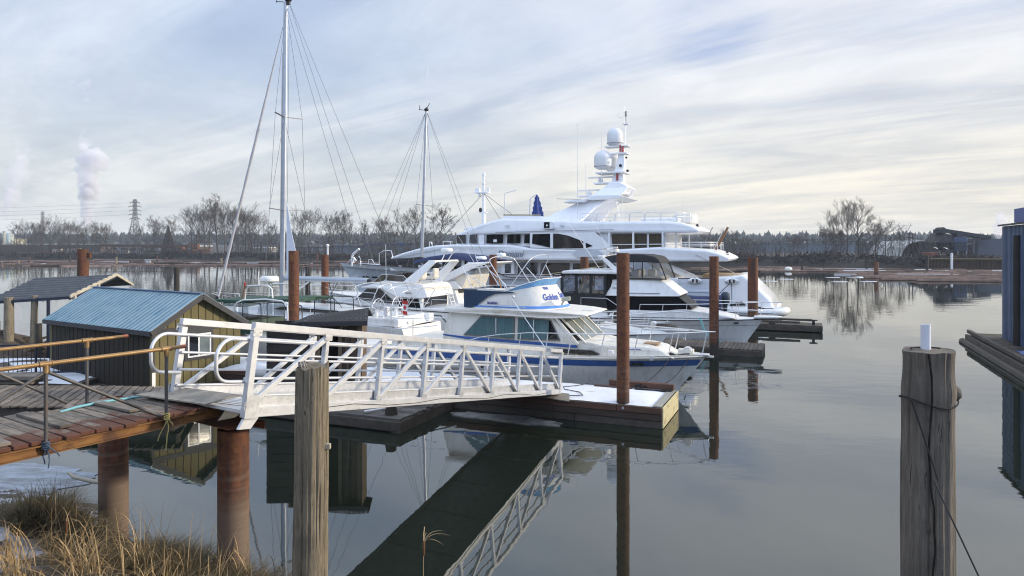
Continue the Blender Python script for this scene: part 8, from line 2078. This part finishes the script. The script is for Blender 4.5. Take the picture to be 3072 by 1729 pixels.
# ================================================================ STEAM AND HAZE
def steam_mat(name, dens):
    m = bpy.data.materials.new(name); m.use_nodes = True; t = m.node_tree
    t.nodes.clear(); o = t.nodes.new('ShaderNodeOutputMaterial'); v = t.nodes.new('ShaderNodeVolumePrincipled')
    v.inputs['Color'].default_value = (.98, .97, .99, 1); v.inputs['Density'].default_value = dens; v.inputs['Anisotropy'].default_value = .1
    t.links.new(v.outputs[0], o.inputs['Volume']); return m


dense, thin, faint = steam_mat('steam_dense', .26), steam_mat('steam_thin', .13), steam_mat('steam_faint', .05)


def puff_mesh(pts, seed, res=.9):
    """one closed billowing skin round a chain of (centre, radius)"""
    r = random.Random(seed); mb = bpy.data.metaballs.new('puffs'); mb.resolution = res * 1.0; mb.render_resolution = res; mb.threshold = .35
    for c, rad in pts:
        for k in range(11):
            e = mb.elements.new(); e.co = V(c) + V((r.uniform(-1, 1), r.uniform(-1, 1), r.uniform(-1, 1))) * rad * .72; e.radius = rad * r.uniform(.42, .85)
    o = bpy.data.objects.new('puffs', mb); col.objects.link(o); bpy.context.view_layer.update()
    me = bpy.data.meshes.new_from_object(o.evaluated_get(bpy.context.evaluated_depsgraph_get())); bpy.data.objects.remove(o)
    for v in me.vertices:
        n = NZ.noise(v.co * .35 + V((seed, 0, 0))) * 1.1 + NZ.noise(v.co * .9) * .45
        v.co += v.normal * n
    return me


def plume(name, label, chain, d, seed):
    """chain of (photo-surveyed sx, sy, radius px, part)"""
    t = thing(name, label, 'steam', px3(chain[0][0], chain[0][1], d), 'steam plumes'); t['kind'] = 'thing'
    sets = {}
    for sx, sy, rp, k in chain: sets.setdefault(k, []).append((px3(sx, sy, d) , rp / 2075 * d))
    for k, mt, nm in ((0, dense, 'plume_base'), (1, thin, 'plume_body'), (2, faint, 'plume_wisp')):
        if k in sets:
            me = puff_mesh([(p - px3(chain[0][0], chain[0][1], d), r) for p, r in sets[k]], seed + k, 1.6); me.materials.append(mt)
            o = bpy.data.objects.new(nm, me); col.objects.link(o); o.parent = t
    return t


plume('steam_plume', 'white steam plume rising from behind the bare trees left of the lattice tower', [(258, 672, 15, 0), (260, 655, 16, 0), (258, 638, 18, 0), (262, 620, 20, 0), (266, 600, 22, 0), (264, 582, 24, 0), (272, 565, 26, 0), (262, 548, 24, 1), (258, 528, 26, 1), (276, 512, 30, 1), (290, 490, 28, 1), (268, 488, 30, 1), (250, 478, 24, 1), (276, 462, 26, 1), (300, 478, 22, 1), (256, 440, 18, 2), (252, 415, 14, 2), (248, 395, 10, 2), (262, 300, 10, 2), (252, 255, 16, 2), (215, 252, 10, 2), (266, 246, 12, 2)], 620, 3)
plume('steam_plume', 'leaning steam plume rising from the pale chimney at the left edge', [(13, 688, 4, 0), (16, 676, 6, 0), (20, 660, 9, 0), (23, 640, 14, 0), (27, 620, 18, 0), (32, 600, 22, 0), (36, 580, 25, 0), (42, 560, 26, 1), (50, 538, 28, 1), (42, 520, 22, 1), (62, 520, 24, 1), (58, 500, 22, 1), (60, 480, 22, 1), (52, 458, 20, 2), (62, 440, 18, 2), (52, 420, 14, 2), (72, 432, 12, 2)], 345, 9)
plume('steam_plume', 'faint steam cloud behind the industrial shed at the right edge', [(2995, 705, 14, 1), (3000, 690, 16, 1), (2996, 672, 20, 1), (3004, 655, 20, 1), (2998, 640, 12, 2), (3018, 660, 18, 2), (3020, 610, 10, 2)], 500, 15)

# thin winter haze over the river
hz = bpy.data.materials.new('haze'); hz.use_nodes = True; t_ = hz.node_tree; t_.nodes.clear()
o_ = t_.nodes.new('ShaderNodeOutputMaterial'); v_ = t_.nodes.new('ShaderNodeVolumePrincipled')
v_.inputs['Color'].default_value = (.80, .88, 1.0, 1); v_.inputs['Density'].default_value = .00027
t_.links.new(v_.outputs[0], o_.inputs['Volume'])
if HAZE:
    tag(MB().bb(-1700, 1700, -60, 1500, -2.2, 48).build('haze', hz), kind='stuff')
